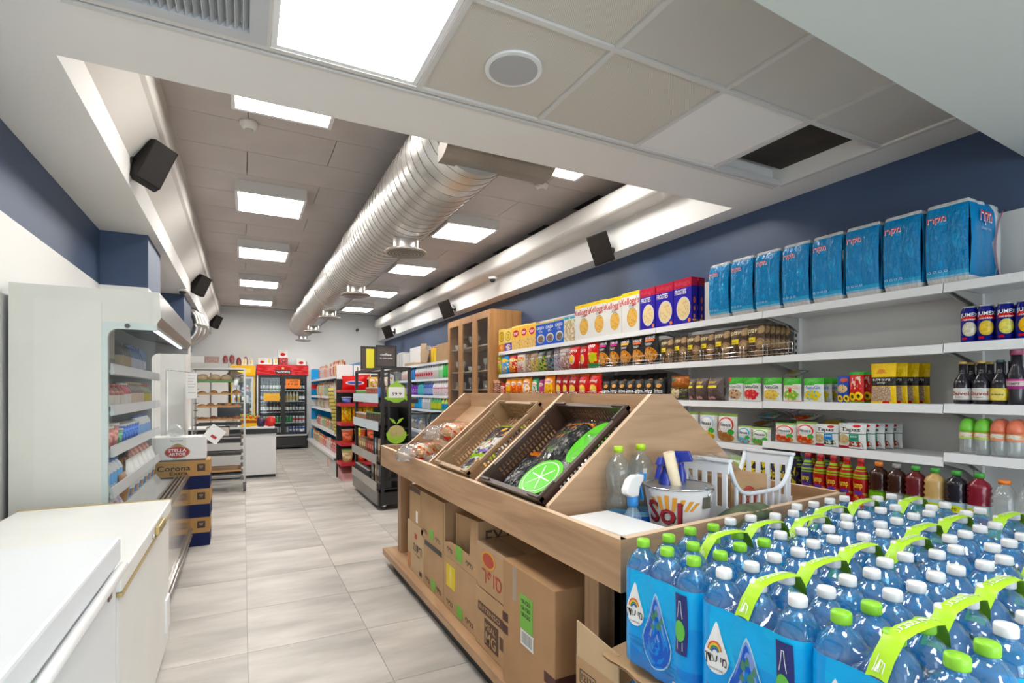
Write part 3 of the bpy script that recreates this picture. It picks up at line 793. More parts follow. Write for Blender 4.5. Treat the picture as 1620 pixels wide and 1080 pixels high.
plan = {4: ['dark beer bottle'] * 3 + ['green beer bottle'] * 4 + ['dark beer bottle'] * 7, 3: ['dark beer bottle'] * 3 + ['amber bottle with gold label'] * 4 + ['pale cider bottle'] * 5 + ['dark bottle with white label'] * 2,
        2: ['dark bottle with white label'] * 6 + ['amber beer bottle'] * 3 + ['dark beer bottle'] * 5, 1: ['gold drink can'] * 2 + ['white drink can'] * 3 + ['green drink can'] * 5 + ['white drink can'] * 4, 0: ['silver drink can'] * 9 + ['blue drink can'] * 5}
for k, row in plan.items():
    n = len(row)
    for i, nm in enumerate(row):
        o = obj('drink_' + ('can' if 'can' in nm else 'bottle'), cm.get(nm) or dm[nm])
        o.location = (.815 - .49 + .98 * (i + .5) / n, 13.25 + .13, RZ[k] + .001)
        tag(o, '%s on the %s shelf of the red-headed fridge, %s' % (nm, RS[k], nth(i, n)), 'can' if 'can' in nm else 'bottle', 'drinks on the %s shelf of the red fridge' % RS[k])
for k in range(5):
    for i in range(5):
        nm = ('blue drink can', 'white drink can', 'pale cider bottle', 'green beer bottle', 'silver drink can')[(i + 2 * k) % 5]
        o = obj('drink_' + ('can' if 'can' in nm else 'bottle'), cm.get(nm) or dm[nm])
        o.location = (-.0075 - .17 + .34 * i / 4, 13.36, YZ[k] + .001)
        tag(o, '%s on the %s shelf of the yellow-headed fridge, %s' % (nm, RS[k], nth(i, 5)), 'can' if 'can' in nm else 'bottle', 'drinks on the %s shelf of the yellow fridge' % RS[k])
# things on top of the fridges
BEERW = PRINT('white_beer_pack', (.75, .74, .72), [('e', .5, .42, .26, .22, (.45, .03, .03)), ('r', .1, .75, .9, .82, (.6, .5, .3))])
BEERG = PRINT('white_gold_pack', (.76, .75, .72), [('e', .5, .5, .16, .3, (.75, .5, .1)), ('r', .1, .85, .9, .92, (.4, .35, .3))])
def cart(name, x, y, z, w, d, h, m, label, cat='box', rz=0, side=None, group=None):
    mb = MB().box(-w/2, w/2, -d/2, d/2, 0, h, 1, front=0, top=1)
    o = mb.build(name, [m, side or M('plain_white_card', (.74, .73, .71), .6)]); o.location = (x, y, z); o.rotation_euler = (0, 0, rz)
    return tag(o, label, cat, group)
cart('beer_pack', .385, 13.45, 1.951, .17, .2, .15, BEERW, 'white beer carton with red oval at the left end of the red fridge top')
for i in range(2): cart('beer_pack', .53 + .14 * i, 13.45, 1.951, .12, .2, .16, BEERG, 'white carton with gold emblem on the red fridge, %s one' % ('left', 'right')[i])
cart('beer_pack', .82, 13.45, 1.951, .22, .2, .17, PRINT('dark_berry_pack', (.10, .05, .05), [('n', 0, 0, 1, 1, 6, .5, (.5, .05, .05)), ('n', 0, 0, 1, 1, 9, .62, (.6, .55, .5))]), 'dark printed carton on the red fridge under a white one')
cart('beer_pack', .82, 13.45, 2.122, .20, .2, .18, BEERW, 'white beer carton stacked topmost on the red fridge')
cart('beer_pack', 1.22, 13.45, 1.951, .20, .2, .15, BEERW, 'white beer carton with red oval at the right end of the red fridge')
b = MB().grid(crumple(.07, .07, .07, .4, 3, 4), 12, 8).build('plastic_bag', BAGW); b.location = (1.40, 13.6, 1.951 - .0); b.location = (1.31, 13.62, 1.951); tag(b, 'crumpled clear bag behind the white carton on the red fridge', 'bag')
for i in range(2): cart('beer_pack', .02 + .13 * i, 13.40, 1.921, .10, .2, .16, BEERG, 'white carton with gold emblem on the yellow fridge, %s one' % ('left', 'right')[i])
cart('white_carton', -.91, 13.5, 1.962, .30, .25, .15, M('plain_white_card', (.74, .73, .71), .6), 'plain white carton on the grey cooler at far left')
t = thing('wicker_tray', 'pinkish woven tray on the grey cooler beside white carton', 'tray', (-.62, 13.5, 1.961))
MB().prism([(-.12, .0), (.12, .0), (.14, .14), (-.14, .14)], 'y', -.1, .1).build('basket', M('wicker', (.42, .28, .25), .8, noise=(40, .7, 1.3)), t); MB().box(-.142, .142, -.102, .102, .13, .15).build('rim', M('wicker', (0, 0, 0)), t)
for i in range(4):
    b = MB().grid(crumple(.055, .07, .10 + .01 * (i % 2), .2, 2.6, i + 3), 14, 10).build('snack_bag', M('deep_red_bag', (.42, .02, .03), .35, noise=(9, .6, 1.5), col2=(.6, .35, .33)))
    b.location = (-.36 + .135 * i - .0, 13.5, 1.962 if i < 2 else 1.922); tag(b, 'red crumpled snack bag on top of the cooler row, %s' % nth(i, 4), 'bag', 'red bags on the coolers')
# ---------------------------------------------------------------- long wall shelving on the right
SHELFM = M('shelf_white', (.76, .77, .78), .38)
SHELFB = M('shelf_back', (.66, .65, .63), .5)
def wall_shelving(name, label, y0, nb, bw, levels, xf=2.95, near=None, second=None):
    t = thing(name, label, 'shelving', (0, y0, 0))
    for b in range(nb + 1):
        y = b * bw
        MB().box(3.29, 3.325, y - .015, y + .015, .0, 2.18).build('upright', SHELFM, t)
        sl_ = MB()
        for k in range(40): sl_.box(3.286, 3.2905, y - .004, y + .004, .5 + .04 * k, .522 + .04 * k)
        so = sl_.build('slots', DARK, t); so['kind'] = 'stuff'
    for b in range(nb):
        a, c = b * bw + .002, (b + 1) * bw - .002
        MB().box(3.325, 3.338, a, c, .1, 2.215).build('back_panel', SHELFB, t)
        for k, z in enumerate(levels):
            zz = z; x = xf
            if near and b == 0: zz = near[k]
            if second and b == 1: zz = second[k]
            if k == len(levels) - 1: x = xf - .08
            s = MB().box(x + .012, 3.29, a, c, zz - .022, zz).build('shelf', SHELFM, t)
            MB().prism([(x, zz - .040), (x + .012, zz - .043), (x + .012, zz + .002), (x + .006, zz + .003)], 'y', a, c).build('price_rail', SHELFM, s)
            for y in ((a + .016), (c - .016)):
                MB().prism([(3.285, zz - .024), (x + .05, zz - .024), (x + .05, zz - .034), (3.20, zz - .075), (3.285, zz - .115)], 'y', y - .003, y + .003).build('bracket', M('bracket_grey', (.38, .37, .35), .4), s)
        MB().box(xf - .06, 3.3, a, c, 0, .12).build('base_plinth', SHELFM, t)
    return t
LV = [1.845, 1.555, 1.268, .985, .62]
wall_shelving('shelving_unit', 'long white metal shelving on the right wall between oak cabinet and camera', .315, 6, .975, LV, near=[1.845, 1.56, 1.275, 1.045, .62], second=[1.845, 1.557, 1.272, 1.02, .62])
wall_shelving('shelving_unit', 'white metal shelving beyond the oak cabinet holding cleaning products', 7.95, 5, .975, [1.845, 1.56, 1.265, 1.01, .62])
def wire_fence(y0, y1, z, h, label):
    t = thing('wire_fence', label, 'fence', (2.958, y0, z))
    L = y1 - y0
    for zz in (.012, h * .5, h): MB().tube([(0, 0, zz), (0, L, zz)], .0022, 5).build('rail_wire', CHROME, t)
    k = max(2, round(L / .16))
    for i in range(k + 1):
        y = L * i / k
        MB().tube([(0, min(y, L - .002), 0), (0, min(y, L - .002), h)], .0022, 5).build('upright_wire', CHROME, t)
        if i < k: MB().tube([(0, y + .03, 0), (0, y + .03, h)], .0022, 5).build('upright_wire', CHROME, t)
    return t
wire_fence(2.06, 3.10, 1.56, .075, 'low wire fence on shelf in front of brown truffle bags')
wire_fence(3.16, 4.62, 1.557, .075, 'low wire fence on shelf in front of black snack bags')
wire_fence(3.30, 4.85, 1.27, .06, 'low wire fence on shelf in front of black triangle-chip bags')
wire_fence(4.90, 6.05, 1.27, .06, 'low wire fence on shelf in front of orange and red crisp bags')
# ---------------------------------------------------------------- oak display cabinet
OAK = WOOD('oak', (.50, .26, .095), (.36, .165, .055), 'z', .9, .4)
t = thing('display_cabinet', 'tall oak cabinet with three glazed doors on the right wall', 'cabinet', (0, 6.25, 0))
x0, x1, L, H = 2.895, 3.335, 1.60, 2.42
MB().box(x0, x1, 0, .025, 0, H).build('side_panel', OAK, t)
MB().box(x0, x1, L - .025, L, 0, H).build('side_panel', OAK, t)
MB().box(x0, x1, .025, L - .025, H - .03, H).build('top_panel', OAK, t)
MB().box(x0, x1, .025, L - .025, 0, .08).build('base_panel', OAK, t)
MB().box(x1 - .015, x1, .025, L - .025, .08, H - .03).build('back_panel', M('cabinet_back', (.30, .24, .19), .6), t)
CZ = [.55, .85, 1.13, 1.37, 1.63, 1.98]
for z in CZ: MB().box(x0 + .03, x1 - .015, .025, L - .025, z - .018, z).build('shelf', M('oak_shelf', (.55, .40, .28), .4), t)
for d in range(3):
    a, b_ = .005 + d * (L - .01) / 3, .005 + (d + 1) * (L - .01) / 3 - .004
    f = MB(); fw = .075
    f.box(x0 - .022, x0, a, a + fw, .08, H - .005); f.box(x0 - .022, x0, b_ - fw, b_, .08, H - .005)
    f.box(x0 - .022, x0, a + fw, b_ - fw, H - .10, H - .005); f.box(x0 - .022, x0, a + fw, b_ - fw, .08, .2)
    dr = f.build('door', OAK, t)
    MB().box(x0 - .014, x0 - .009, a + fw, b_ - fw, .2, H - .10).build('pane', GLASS, dr)
    MB().lathe([(.006, 0), (.012, .01), (.012, .018), (.0001, .022)], 10).xf(Matrix.Translation((x0 - .022, b_ - .03, 1.25)) @ Matrix.Rotation(R(-90), 4, 'Y')).build('knob', STEEL, dr)
# glassware in it
GW = CLEAR('glassware', (.95, .97, .97), (.9, .95, .95), .22, .04); GWR = CLEAR('red_glassware', (.6, .25, .2), (.4, .12, .1), .4, .1)
wine = MB().lathe([(.03, 0), (.028, .004), (.004, .01), (.004, .07), (.02, .085), (.032, .12), (.028, .165)], 12, cap1=False).mesh('wine_glass', GW)
tumb = MB().lathe([(.028, 0), (.034, .11)], 12, cap1=False).mesh('tumbler', GW)
tumr = MB().lathe([(.028, 0), (.034, .10)], 12, cap1=False).mesh('tumbler', GWR)
cup = MB().lathe([(.02, 0), (.035, .03), (.04, .07)], 12, cap1=False).mesh('white_cup', M('ceramic', (.78, .77, .75), .25))
cz = ['bottom', 'second', 'third', 'fourth', 'fifth', 'top']
for k, z in enumerate(CZ):
    for d in range(3):
        for i in range(3):
            me = [tumb, wine, tumr, tumb, wine, cup][(k + (1 if d == 1 else 0)) % 6] if not (k == 5 and d < 2) else wine
            if k == 5 and d == 0: continue
            nm = me.name.split('.')[0]
            o = obj(nm, me); o.location = (2.98 + .06 * (i % 2), 6.25 + .13 + d * .53 + .13 * i, z + .001)
            tag(o, '%s in the oak cabinet, %s shelf behind the %s door, %s' % ({'wine_glass': 'stemmed glass', 'tumbler': 'clear tumbler' if me is tumb else 'reddish tumbler', 'white_cup': 'white cup'}[nm], cz[k], ('nearest', 'middle', 'farthest')[d], ('right', 'middle', 'left')[i]), 'cup' if nm == 'white_cup' else 'glass', 'glassware in the oak cabinet')
# ---------------------------------------------------------------- two-sided produce stand
ST = WOOD('stand_wood', (.52, .32, .175), (.33, .185, .095), 'y', 1., .5)
STX = WOOD('stand_wood_cross', (.48, .30, .17), (.29, .165, .09), 'x', 1., .5)
STZ = WOOD('stand_wood_post', (.44, .265, .145), (.28, .155, .085), 'z', 1., .5)
EDGE = M('stand_edge', (.66, .48, .32), .5)
t = thing('produce_stand', 'two-sided wooden produce stand with slanted compartments and lower box shelf', 'stand', (0, 0, 0))
ZR0, ZR1 = .75, .905
SY0, SY1, SX0, SX1 = 1.215, 4.24, .975, 2.30
SKEW = .14
def rail(pts, nm, mt):
    MB().prism(pts, 'z', ZR0, ZR1, 0, 1).build(nm, [mt, EDGE], t)
rail([(SX0, SY0), (SX0 + .026, SY0 + .003), (SX0 + .026, SY1), (SX0, SY1)], 'front_rail', ST)
rail([(SX0, SY0), (SX1, SY0 + SKEW), (SX1, SY0 + SKEW + .026), (SX0 + .02, SY0 + .028)], 'near_rail', STX)
rail([(SX1 - .026, SY0 + SKEW), (SX1, SY0 + SKEW), (SX1, SY1), (SX1 - .026, SY1)], 'back_rail', ST)
rail([(SX0, SY1 - .026), (SX1, SY1 - .026), (SX1, SY1), (SX0, SY1)], 'far_rail', STX)
MB().prism([(SX0 + .02, SY0 + .02), (SX1 - .02, SY0 + SKEW + .02), (SX1 - .02, SY1 - .02), (SX0 + .02, SY1 - .02)], 'z', .752, .772).build('tray_floor', ST, t)
DY = [1.67, 2.335, 3.05, 3.70]
PK = 1.325
for y in DY:
    pts = [(1.0, .772), (1.0, .915), (1.49, PK), (1.60, PK), (2.05, .955), (2.27, .80), (2.27, .772)]
    mb = MB().prism(pts, 'y', y - .011, y + .011)
    for i, f in enumerate(mb.f):   # pale edging on the cut edges
        if i >= 2: mb.m[i] = 1
    mb.build('divider', [STX, EDGE], t)
for i in range(3):
    a, b_ = DY[i] + .011, DY[i + 1] - .011
    MB().box(1.535, 1.555, a, b_, .772, PK, 0, top=1).build('ridge_board', [ST, EDGE], t)
    MB().prism([(1.005, .79), (1.02, .775), (1.535, 1.20), (1.535, 1.225)], 'y', a, b_).build('sloped_board', ST, t)
    MB().prism([(2.27, .775), (2.25, .765), (1.555, 1.10), (1.555, 1.125)], 'y', a, b_).build('sloped_board', ST, t)
MB().prism([(.965, 1.40), (2.30, 1.40), (2.30, 4.10), (.965, 4.10)], 'z', .075, .12).build('lower_shelf', [ST], t)
for x in (1.10, 2.18):
    for y in (1.47, 3.95):
        MB().box(x - .045, x + .045, y - .04, y + .04, .0, .752).build('post', STZ, t)
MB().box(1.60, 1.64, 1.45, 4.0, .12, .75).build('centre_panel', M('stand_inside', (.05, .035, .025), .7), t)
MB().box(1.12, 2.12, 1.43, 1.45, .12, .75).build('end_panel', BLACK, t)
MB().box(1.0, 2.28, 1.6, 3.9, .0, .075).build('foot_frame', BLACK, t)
# crates on the slope
def crate(label, y, width, m, rz=0.):
    c = thing('produce_crate', label, 'crate', (1.07, y, .842))
    c.rotation_euler = (0, -R(39.5), rz)
    L_, W_, H_ = .53, width, .118
    for nm, (ax, a0, a1, yy) in {'side_wall': ('x', 0, L_, -W_/2), 'side_wall.001': ('x', 0, L_, W_/2), 'end_wall': ('y', -W_/2, W_/2, 0), 'end_wall.001': ('y', -W_/2, W_/2, L_)}.items():
        mb = MB(); n = int((a1 - a0) / .0205)
        def bx(p0, p1, z0, z1, th):
            if ax == 'x': mb.box(p0, p1, yy - th, yy + th, z0, z1)
            else: mb.box(yy - th, yy + th, p0, p1, z0, z1)
        for i in range(n + 1):
            p = a0 + (a1 - a0) * i / n; bx(p - .0042, p + .0042, .01, H_, .003)
        for z0 in (.0, .034, .064, .094): bx(a0, a1, z0, z0 + .009, .0035)
        bx(a0 - .01, a1 + .01, H_ - .012, H_ + .004, .010)
        e = (a1 - a0) * .16
        bx(a0, a0 + e, .0, H_ + .012, .005); bx(a1 - e, a1, .0, H_ + .012, .005)
        mb.build(nm.split('.')[0], m, c)
    mb = MB()
    for i in range(15): mb.box(L_ * i / 14 - .004, L_ * i / 14 + .004, -W_/2, W_/2, .0, .006)
    for i in range(13): mb.box(0, L_, -W_/2 + W_ * i / 12 - .004, -W_/2 + W_ * i / 12 + .004, .001, .007)
    mb.build('base_lattice', m, c)
    return c
CRT = M('tan_crate', (.33, .20, .10), .45); CRD = M('dark_crate', (.055, .028, .018), .42)
crate('tan plastic lattice crate in the middle compartment of the produce stand', 2.67, .47, CRT)
crate('dark brown plastic lattice crate in the nearest compartment of the produce stand', 1.985, .54, CRD)
# ---------------------------------------------------------------- snack gondola, red end display, black rack
t = thing('snack_gondola', 'white snack gondola along the aisle toward the red fridge', 'shelving', (0, 8.95, 0))
L = 4.0
BLUEG = M('blue_panel', (.05, .25, .46), .5)
MB().box(1.82, 1.86, 0, L, .1, 1.85).build('spine_panel', BLUEG, t)
MB().box(1.40, 1.86, L, L + .02, .1, 1.85).build('end_panel', PRINT('blue_end_print', (.04, .26, .50), [('r', 0, .22, 1, .34, (.70, .68, .66)), ('r', 0, .52, 1, .60, (.70, .68, .66)), ('r', 0, .74, 1, .80, (.65, .08, .08))]), t)
GZ = [1.60, 1.245, 1.0, .61, .26]
for k, z in enumerate(GZ):
    xx = 1.40 if k < 4 else 1.31
    for b in range(4):
        a, c = b * L / 4 + .002, (b + 1) * L / 4 - .002
        s = MB().box(xx + .01, 1.82, a, c, z - .022, z).build('shelf', SHELFM, t)
        MB().box(xx, xx + .01, a, c, z - .04, z + .003).build('price_rail', SHELFM, s)
MB().box(1.34, 1.82, 0, L, 0, .20).build('base_plinth', M('plinth_grey', (.58, .58, .57), .5), t)
MB().box(1.38, 1.82, -.03, 0, .0, .22).build('end_plinth', SHELFM, t)
for y in (0., L): MB().box(1.83, 1.85, y - .01, y + .02, 0, 1.88).build('upright', SHELFM, t)
ORG = M('tag_orange', (.85, .15, .04), .6)
for i, (y, z) in enumerate(((1.2, 1.245), (1.0, .99), (1.5, .61), (.55, .26), (2.4, 1.0))):
    xx = 1.40 if z > .3 else 1.31
    o = MB().box(xx - .012, xx - .008, y - .04, y + .04, z - .14, z - .0).build('price_tag', ORG, t, rot=(R(8 * (-1) ** i), 0, 0)); o.location.y = 0
t = thing('end_display', 'red shelved end display facing the camera beside the black rack', 'display', (1.69, 8.12, 0))
RSH = M('red_shelf', (.50, .02, .03), .4)
EZ = [1.53, 1.16, .87, .57, .27]
MB().box(-.40, .40, .42, .45, .0, 1.60).build('back_panel', BLACK, t)
for z in EZ[1:]:
    MB().box(-.40, .40, 0, .42, z - .05, z, 0).build('shelf', RSH, t)
MB().box(-.40, .40, .05, .42, EZ[0] - .21, EZ[0] - .17).build('shelf', RSH, t)
for x in (-.39, .39): MB().box(x - .01, x + .01, .40, .42, 0, 1.62).build('upright', BLACK, t)
MB().prism([(0, .0), (.42, .0), (.42, .20), (.10, .10)], 'x', -.38, .38).build('base_bin', M('pink_bin', (.50, .25, .25), .5), t)
hb = MB().box(-.40, -.16, .38, .40, 1.53, 1.75).build('header_board', M('board_white', (.80, .80, .79), .6), t)
hb2 = MB().box(-.14, .12, .38, .40, 1.53, 1.75).build('header_board', PAPER, t)
text_flat(t, '118', (-.09, .376, 1.64), (1, 0, 0), (0, 0, 1), .14, .08, INK)
MB().prism([(-.13, 1.54), (.11, 1.56), (.11, 1.61), (-.13, 1.59)], 'y', .374, .378).build('red_banner', REDINK, t)
# black coffee-and-jar rack on castors
BLK = M('rack_black', (.018, .017, .017), .4); RGREY = M('rack_grey', (.20, .19, .18), .4, .4)
LED = M('rail_pale_blue', (.56, .66, .72), .4)
t = thing('black_rack', 'black wheeled display rack with green fruit emblem at its near end', 'rack', (1.385, 5.90, 0))
W, L = .31, 1.50
for x in (0, W):
    for y in (0, L): MB().box(x - .018, x + .018, y - .018, y + .018, .06, 1.60).build('post', BLK, t)
for z in (1.585,):
    mb = MB(); mb.box(0, W, -.018, .018, z, z + .03); mb.build('top_bar', BLK, t); MB().box(0, W, L - .018, L + .018, z, z + .03).build('top_bar', BLK, t)
    MB().box(-.018, .018, 0, L, z, z + .03).build('top_bar', BLK, t); MB().box(W - .018, W + .018, 0, L, z, z + .03).build('top_bar', BLK, t)
MB().box(W - .012, W, .02, L - .02, .35, 1.3).build('back_mesh', BLK, t)
BZ = [1.235, .92, .55, .245]
for k, z in enumerate(BZ):
    out = (.04, .04, .06, .06)[k]
    for b in range(2):
        a, c = .02 + b * (L - .04) / 2, .02 + (b + 1) * (L - .04) / 2 - .004
        s = MB().box(-out, W - .012, a, c, z - .015, z).build('shelf', BLK, t)
        MB().box(-out - .008, -out, a, c, z - .03, z + .075).build('price_rail', LED if k < 2 else M('rail_grey', (.36, .34, .31), .4), s)
MB().box(-.055, -.04, .02, L / 2 - .002, .06, .235).build('base_door', RGREY, t); MB().box(-.055, -.04, L / 2 + .002, L - .02, .06, .235).build('base_door', RGREY, t)
MB().box(-.04, W, .0, L, .06, .20).build('base_box', BLK, t)
MB().box(.0, W + .10, -.01, .0, 1.20, 1.25).build('end_shelf_bar', BLK, t)
MB().box(.0, W, -.01, .0, .33, .36).build('end_shelf_bar', BLK, t)
MB().box(.06, .085, -.006, .002, .34, 1.55).build('mesh_bar', BLK, t); MB().box(.0, W, .45, .46, .25, 1.15).build('inner_panel', BLK, t)
for x in (.03, W - .03):
    for y in (.05, L - .05):
        c = MB().box(x - .02, x + .02, y - .02, y + .02, .04, .062).build('caster', CHROME, t)
        MB().lathe([(.008, -.012), (.024, -.01), (.026, 0), (.024, .01), (.008, .012)], 12).xf(Matrix.Translation((x, y, .026)) @ Matrix.Rotation(R(90), 4, 'Y')).build('wheel', DARK, c)
LIME = M('lime_green', (.30, .55, .03), .5)
hexa = []
for i in range(6):
    a = R(60 * i + 30); hexa += [(.155 + .115 * math.cos(a - .28), 1.32 + .115 * math.sin(a - .28)), (.155 + .115 * math.cos(a + .28), 1.32 + .115 * math.sin(a + .28))]
em = MB().prism(hexa, 'y', -.018, -.012).build('recycling_emblem', LIME, t)
for i in range(3):
    a = R(90 + 120 * i); cx, cz = .155 + .12 * math.cos(a), 1.32 + .12 * math.sin(a)
    MB().prism([(cx + .035 * math.cos(a + 1.6 + q), cz + .035 * math.sin(a + 1.6 + q)) for q in (0, 2.1, 4.2)], 'y', -.019, -.012).build('arrow_head', LIME, em)
pc = MB().box(.065, .245, -.024, -.019, 1.265, 1.385).build('price_card', PAPER, t)
text_flat(pc, '59.9', (.10, -.0252, 1.29), (1, 0, 0), (0, 0, 1), .11, .035, INK)
ln = [(.155 + .10 * math.cos(R(a)), .86 + .095 * math.sin(R(a))) for a in range(0, 360, 15)]
em = MB().prism(ln, 'y', -.018, -.012).build('fruit_emblem', M('fruit_tan', (.52, .42, .18), .5), t)
MB().prism([(.155 + .115 * math.cos(R(a)), .855 + .11 * math.sin(R(a))) for a in range(170, 371, 20)] + [(.155 + .085 * math.cos(R(a)), .87 + .08 * math.sin(R(a))) for a in range(370, 169, -20)], 'y', -.021, -.013).build('green_rim', LIME, em)
MB().prism([(.05, .80), (.12, .775), (.2, .79), (.30, .85), (.2, .825), (.12, .82)], 'y', -.022, -.014).build('green_swoosh', LIME, em)
for s in (-1, 1): MB().prism([(.155, .965), (.155 + s * .04, .985), (.155 + s * .085, 1.04), (.155 + s * .03, 1.02)], 'y', -.021, -.013).build('leaf', LIME, em)
for dx in (-.06, 0, .06): MB().box(.155 + dx - .004, .155 + dx + .004, -.0195, -.018, .78, .94).build('peel_line', M('fruit_line', (.45, .5, .1), .5), em)
MB().box(.06, .25, -.0195, -.018, .857, .865).build('peel_line', M('fruit_line', (0, 0, 0)), em)
def framed(x0, x1, y, z0, z1, label, m):
    f = thing('menu_board', label, 'sign', (x0, y, z0))
    w_, h_ = x1 - x0, z1 - z0
    mb = MB(); mb.box(0, .012, -.02, 0, 0, h_); mb.box(w_ - .012, w_, -.02, 0, 0, h_); mb.box(.012, w_ - .012, -.02, 0, 0, .012); mb.box(.012, w_ - .012, -.02, 0, h_ - .012, h_)
    mb.build('frame', BLK, f)
    MB().box(.012, w_ - .012, -.01, 0, .012, h_ - .012).build('board', m, f)
    return f, w_, h_
BRD = M('board_brown', (.085, .06, .05), .5)
f, w_, h_ = framed(1.36, 1.60, 6.12, 1.62, 1.87, 'brown framed menu board with white words on the black rack', BRD)
text_flat(f, 'coffee', (.05, -.0125, .13), (1, 0, 0), (0, 0, 1), .13, .03, WINK); text_flat(f, 'to take away', (.045, -.0125, .09), (1, 0, 0), (0, 0, 1), .15, .022, WINK)
f, w_, h_ = framed(1.35, 1.60, 6.95, 1.62, 1.92, 'black framed board with a yellow sheet, behind the brown board', BRD)
MB().box(.07, .17, -.0125, -.0105, .02, .27).build('yellow_sheet', M('fluo_yellow', (.80, .72, .03), .6), f)
# ---------------------------------------------------------------- packaged goods: builders
def AT(px_, X):
    # depth along the wall at which picture column px_ meets the shelf plane X
    a = (px_ - 810) / 832
    return X * (math.cos(R(27.06)) - math.sin(R(27.06)) * a) / (math.sin(R(27.06)) + math.cos(R(27.06)) * a)
def HT(px_, py_, X):
    a = (px_ - 810) / 832
    t = X / (math.sin(R(27.06)) + math.cos(R(27.06)) * a)
    return 1.336 + t * (619 - py_) / 832
FOIL = M('foil_silver', (.62, .62, .62), .3, .7)
def bag(name, mat, texts=(), w=.15, h=.2, d=.06, back=None, seed=1, crimp=.05):
    def thick(u, v):
        if v < crimp * .6 or v > 1 - crimp: return .002
        vv = (v - crimp * .6) / (1 - crimp * 1.6)
        s = (max(0, math.sin(PI * u)) ** .45) * (max(0, math.sin(PI * vv ** .85)) ** .5)
        n = mnoise.noise(Vector((u * 4 + seed, v * 5, seed * .7)))
        return max(.002, d / 2 * s * (1 + .18 * n))
    def edge(v): return w / 2 * (1 - .06 * math.sin(PI * min(max(v, 0), 1)))
    def fr(u, v): return Vector(((u - .5) * 2 * edge(v), -thick(u, v), v * h))
    def bk(u, v): return Vector(((.5 - u) * 2 * edge(v), thick(1 - u, v), v * h))
    mb = MB(); mb.grid(fr, 10, 12, 0); mb.grid(bk, 8, 8, 1 if back else 0)
    o = mb.build(name, [mat] + ([back] if back else []))
    for s, bx, m in texts:
        text_on(o, s, lambda a, b: fr(a, b) + Vector((0, -.0022, 0)), m, 'lettering', bx)
    return o
def carton(name, mat, side, texts=(), w=.19, h=.3, d=.06, top=None):
    mb = MB().box(-w/2, w/2, 0, d, 0, h, 1, front=0, top=2)
    o = mb.build(name, [mat, side, top or side])
    for s, bx, m in texts:
        text_on(o, s, lambda a, b: Vector(((a - .5) * w, -.0012, b * h)), m, 'lettering', bx)
    return o
def bottle(name, prof, body, cap_r, cap_h, capm, label=None, label_m=None, texts=(), n=14, cap_prof=None):
    # prof: (r,z) list; label=(z0,z1) wraps a printed band
    o = MB().lathe(prof, n).build(name, body)
    zt = prof[-1][1]
    cp = cap_prof or [(cap_r, 0), (cap_r, cap_h * .85), (cap_r * .9, cap_h)]
    MB().lathe([(r, z + zt - .004) for r, z in cp], n).build('cap', capm, o)
    if label:
        def rad(z):
            for (r0, z0), (r1, z1) in zip(prof[:-1], prof[1:]):
                if z0 <= z <= z1 and z1 > z0: return r0 + (r1 - r0) * (z - z0) / (z1 - z0)
            return prof[0][0]
        z0, z1 = label
        zs = [z0] + [z for _, z in prof if z0 < z < z1] + [z1]
        lb = MB().lathe([(rad(z) + .0012, z) for z in zs], n + 4, cap0=False, cap1=False).build('label', label_m, o)
        for s, bx, m in texts:
            def fn(a, b):
                z = z0 + b * (z1 - z0); r = rad(z) + .0022; an = (a - .5) * PI
                return Vector((r * math.sin(an), -r * math.cos(an), z))
            text_on(lb, s, fn, m, 'lettering', bx)
    return o
PR = {}
def design(key, fn):
    if key not in PR: PR[key] = Proto(fn())
    return PR[key]
def row(where, group, X, z, items, rz=-PI/2, lean=0.):
    # items: (px_left, px_right, px_y_top, proto, (w0,h0), words, category)
    tot, cnt = {}, {}
    for it in items: tot[it[5]] = tot.get(it[5], 0) + 1
    out = []
    for it in items:
        ya, yb = AT(it[0], X), AT(it[1], X)
        wd = abs(ya - yb); hh = HT((it[0] + it[1]) / 2, it[2], X) - z
        k = cnt.get(it[5], 0); cnt[it[5]] = k + 1; n = tot[it[5]]
        lab = it[5] + ' on ' + where + (', ' + nth(k, n) if n > 1 else '')
        w0, h0 = it[4]
        dx = it[7] if len(it) > 7 else 0
        out.append(it[3].place(X + dx, (ya + yb) / 2, z + .001, rz + (random.random() - .5) * .06, lab, it[6], group, scale=(wd / w0 * .985, max(.7, min(1.3, wd / w0)), hh / h0), ry=0))
    return out
def behind(front, proto, k, step, words, group, dy=0., lean=.0):
    # copies standing behind the front pack, the same size
    for i in range(k):
        p = front.location
        proto.place(p.x + step * (i + 1), p.y + dy * (i + 1), p.z + .001, -PI/2 + (random.random() - .5) * .05, words + ', %s from the front' % ORD[i + 1], front['category'], group, scale=tuple(front.scale))
random.seed(11)
RED = (.55, .02, .025); GREEN = (.06, .34, .05); LGREEN = (.20, .50, .06); YEL = (.80, .55, .03); WHT = (.76, .76, .73); BLK_ = (.02, .018, .016); BRN = (.09, .055, .035); ORA = (.75, .25, .02); TAN_ = (.60, .38, .16); BLU = (.03, .17, .55); PUR = (.16, .03, .28); CRM = (.70, .62, .45); CYA = (.10, .42, .65)
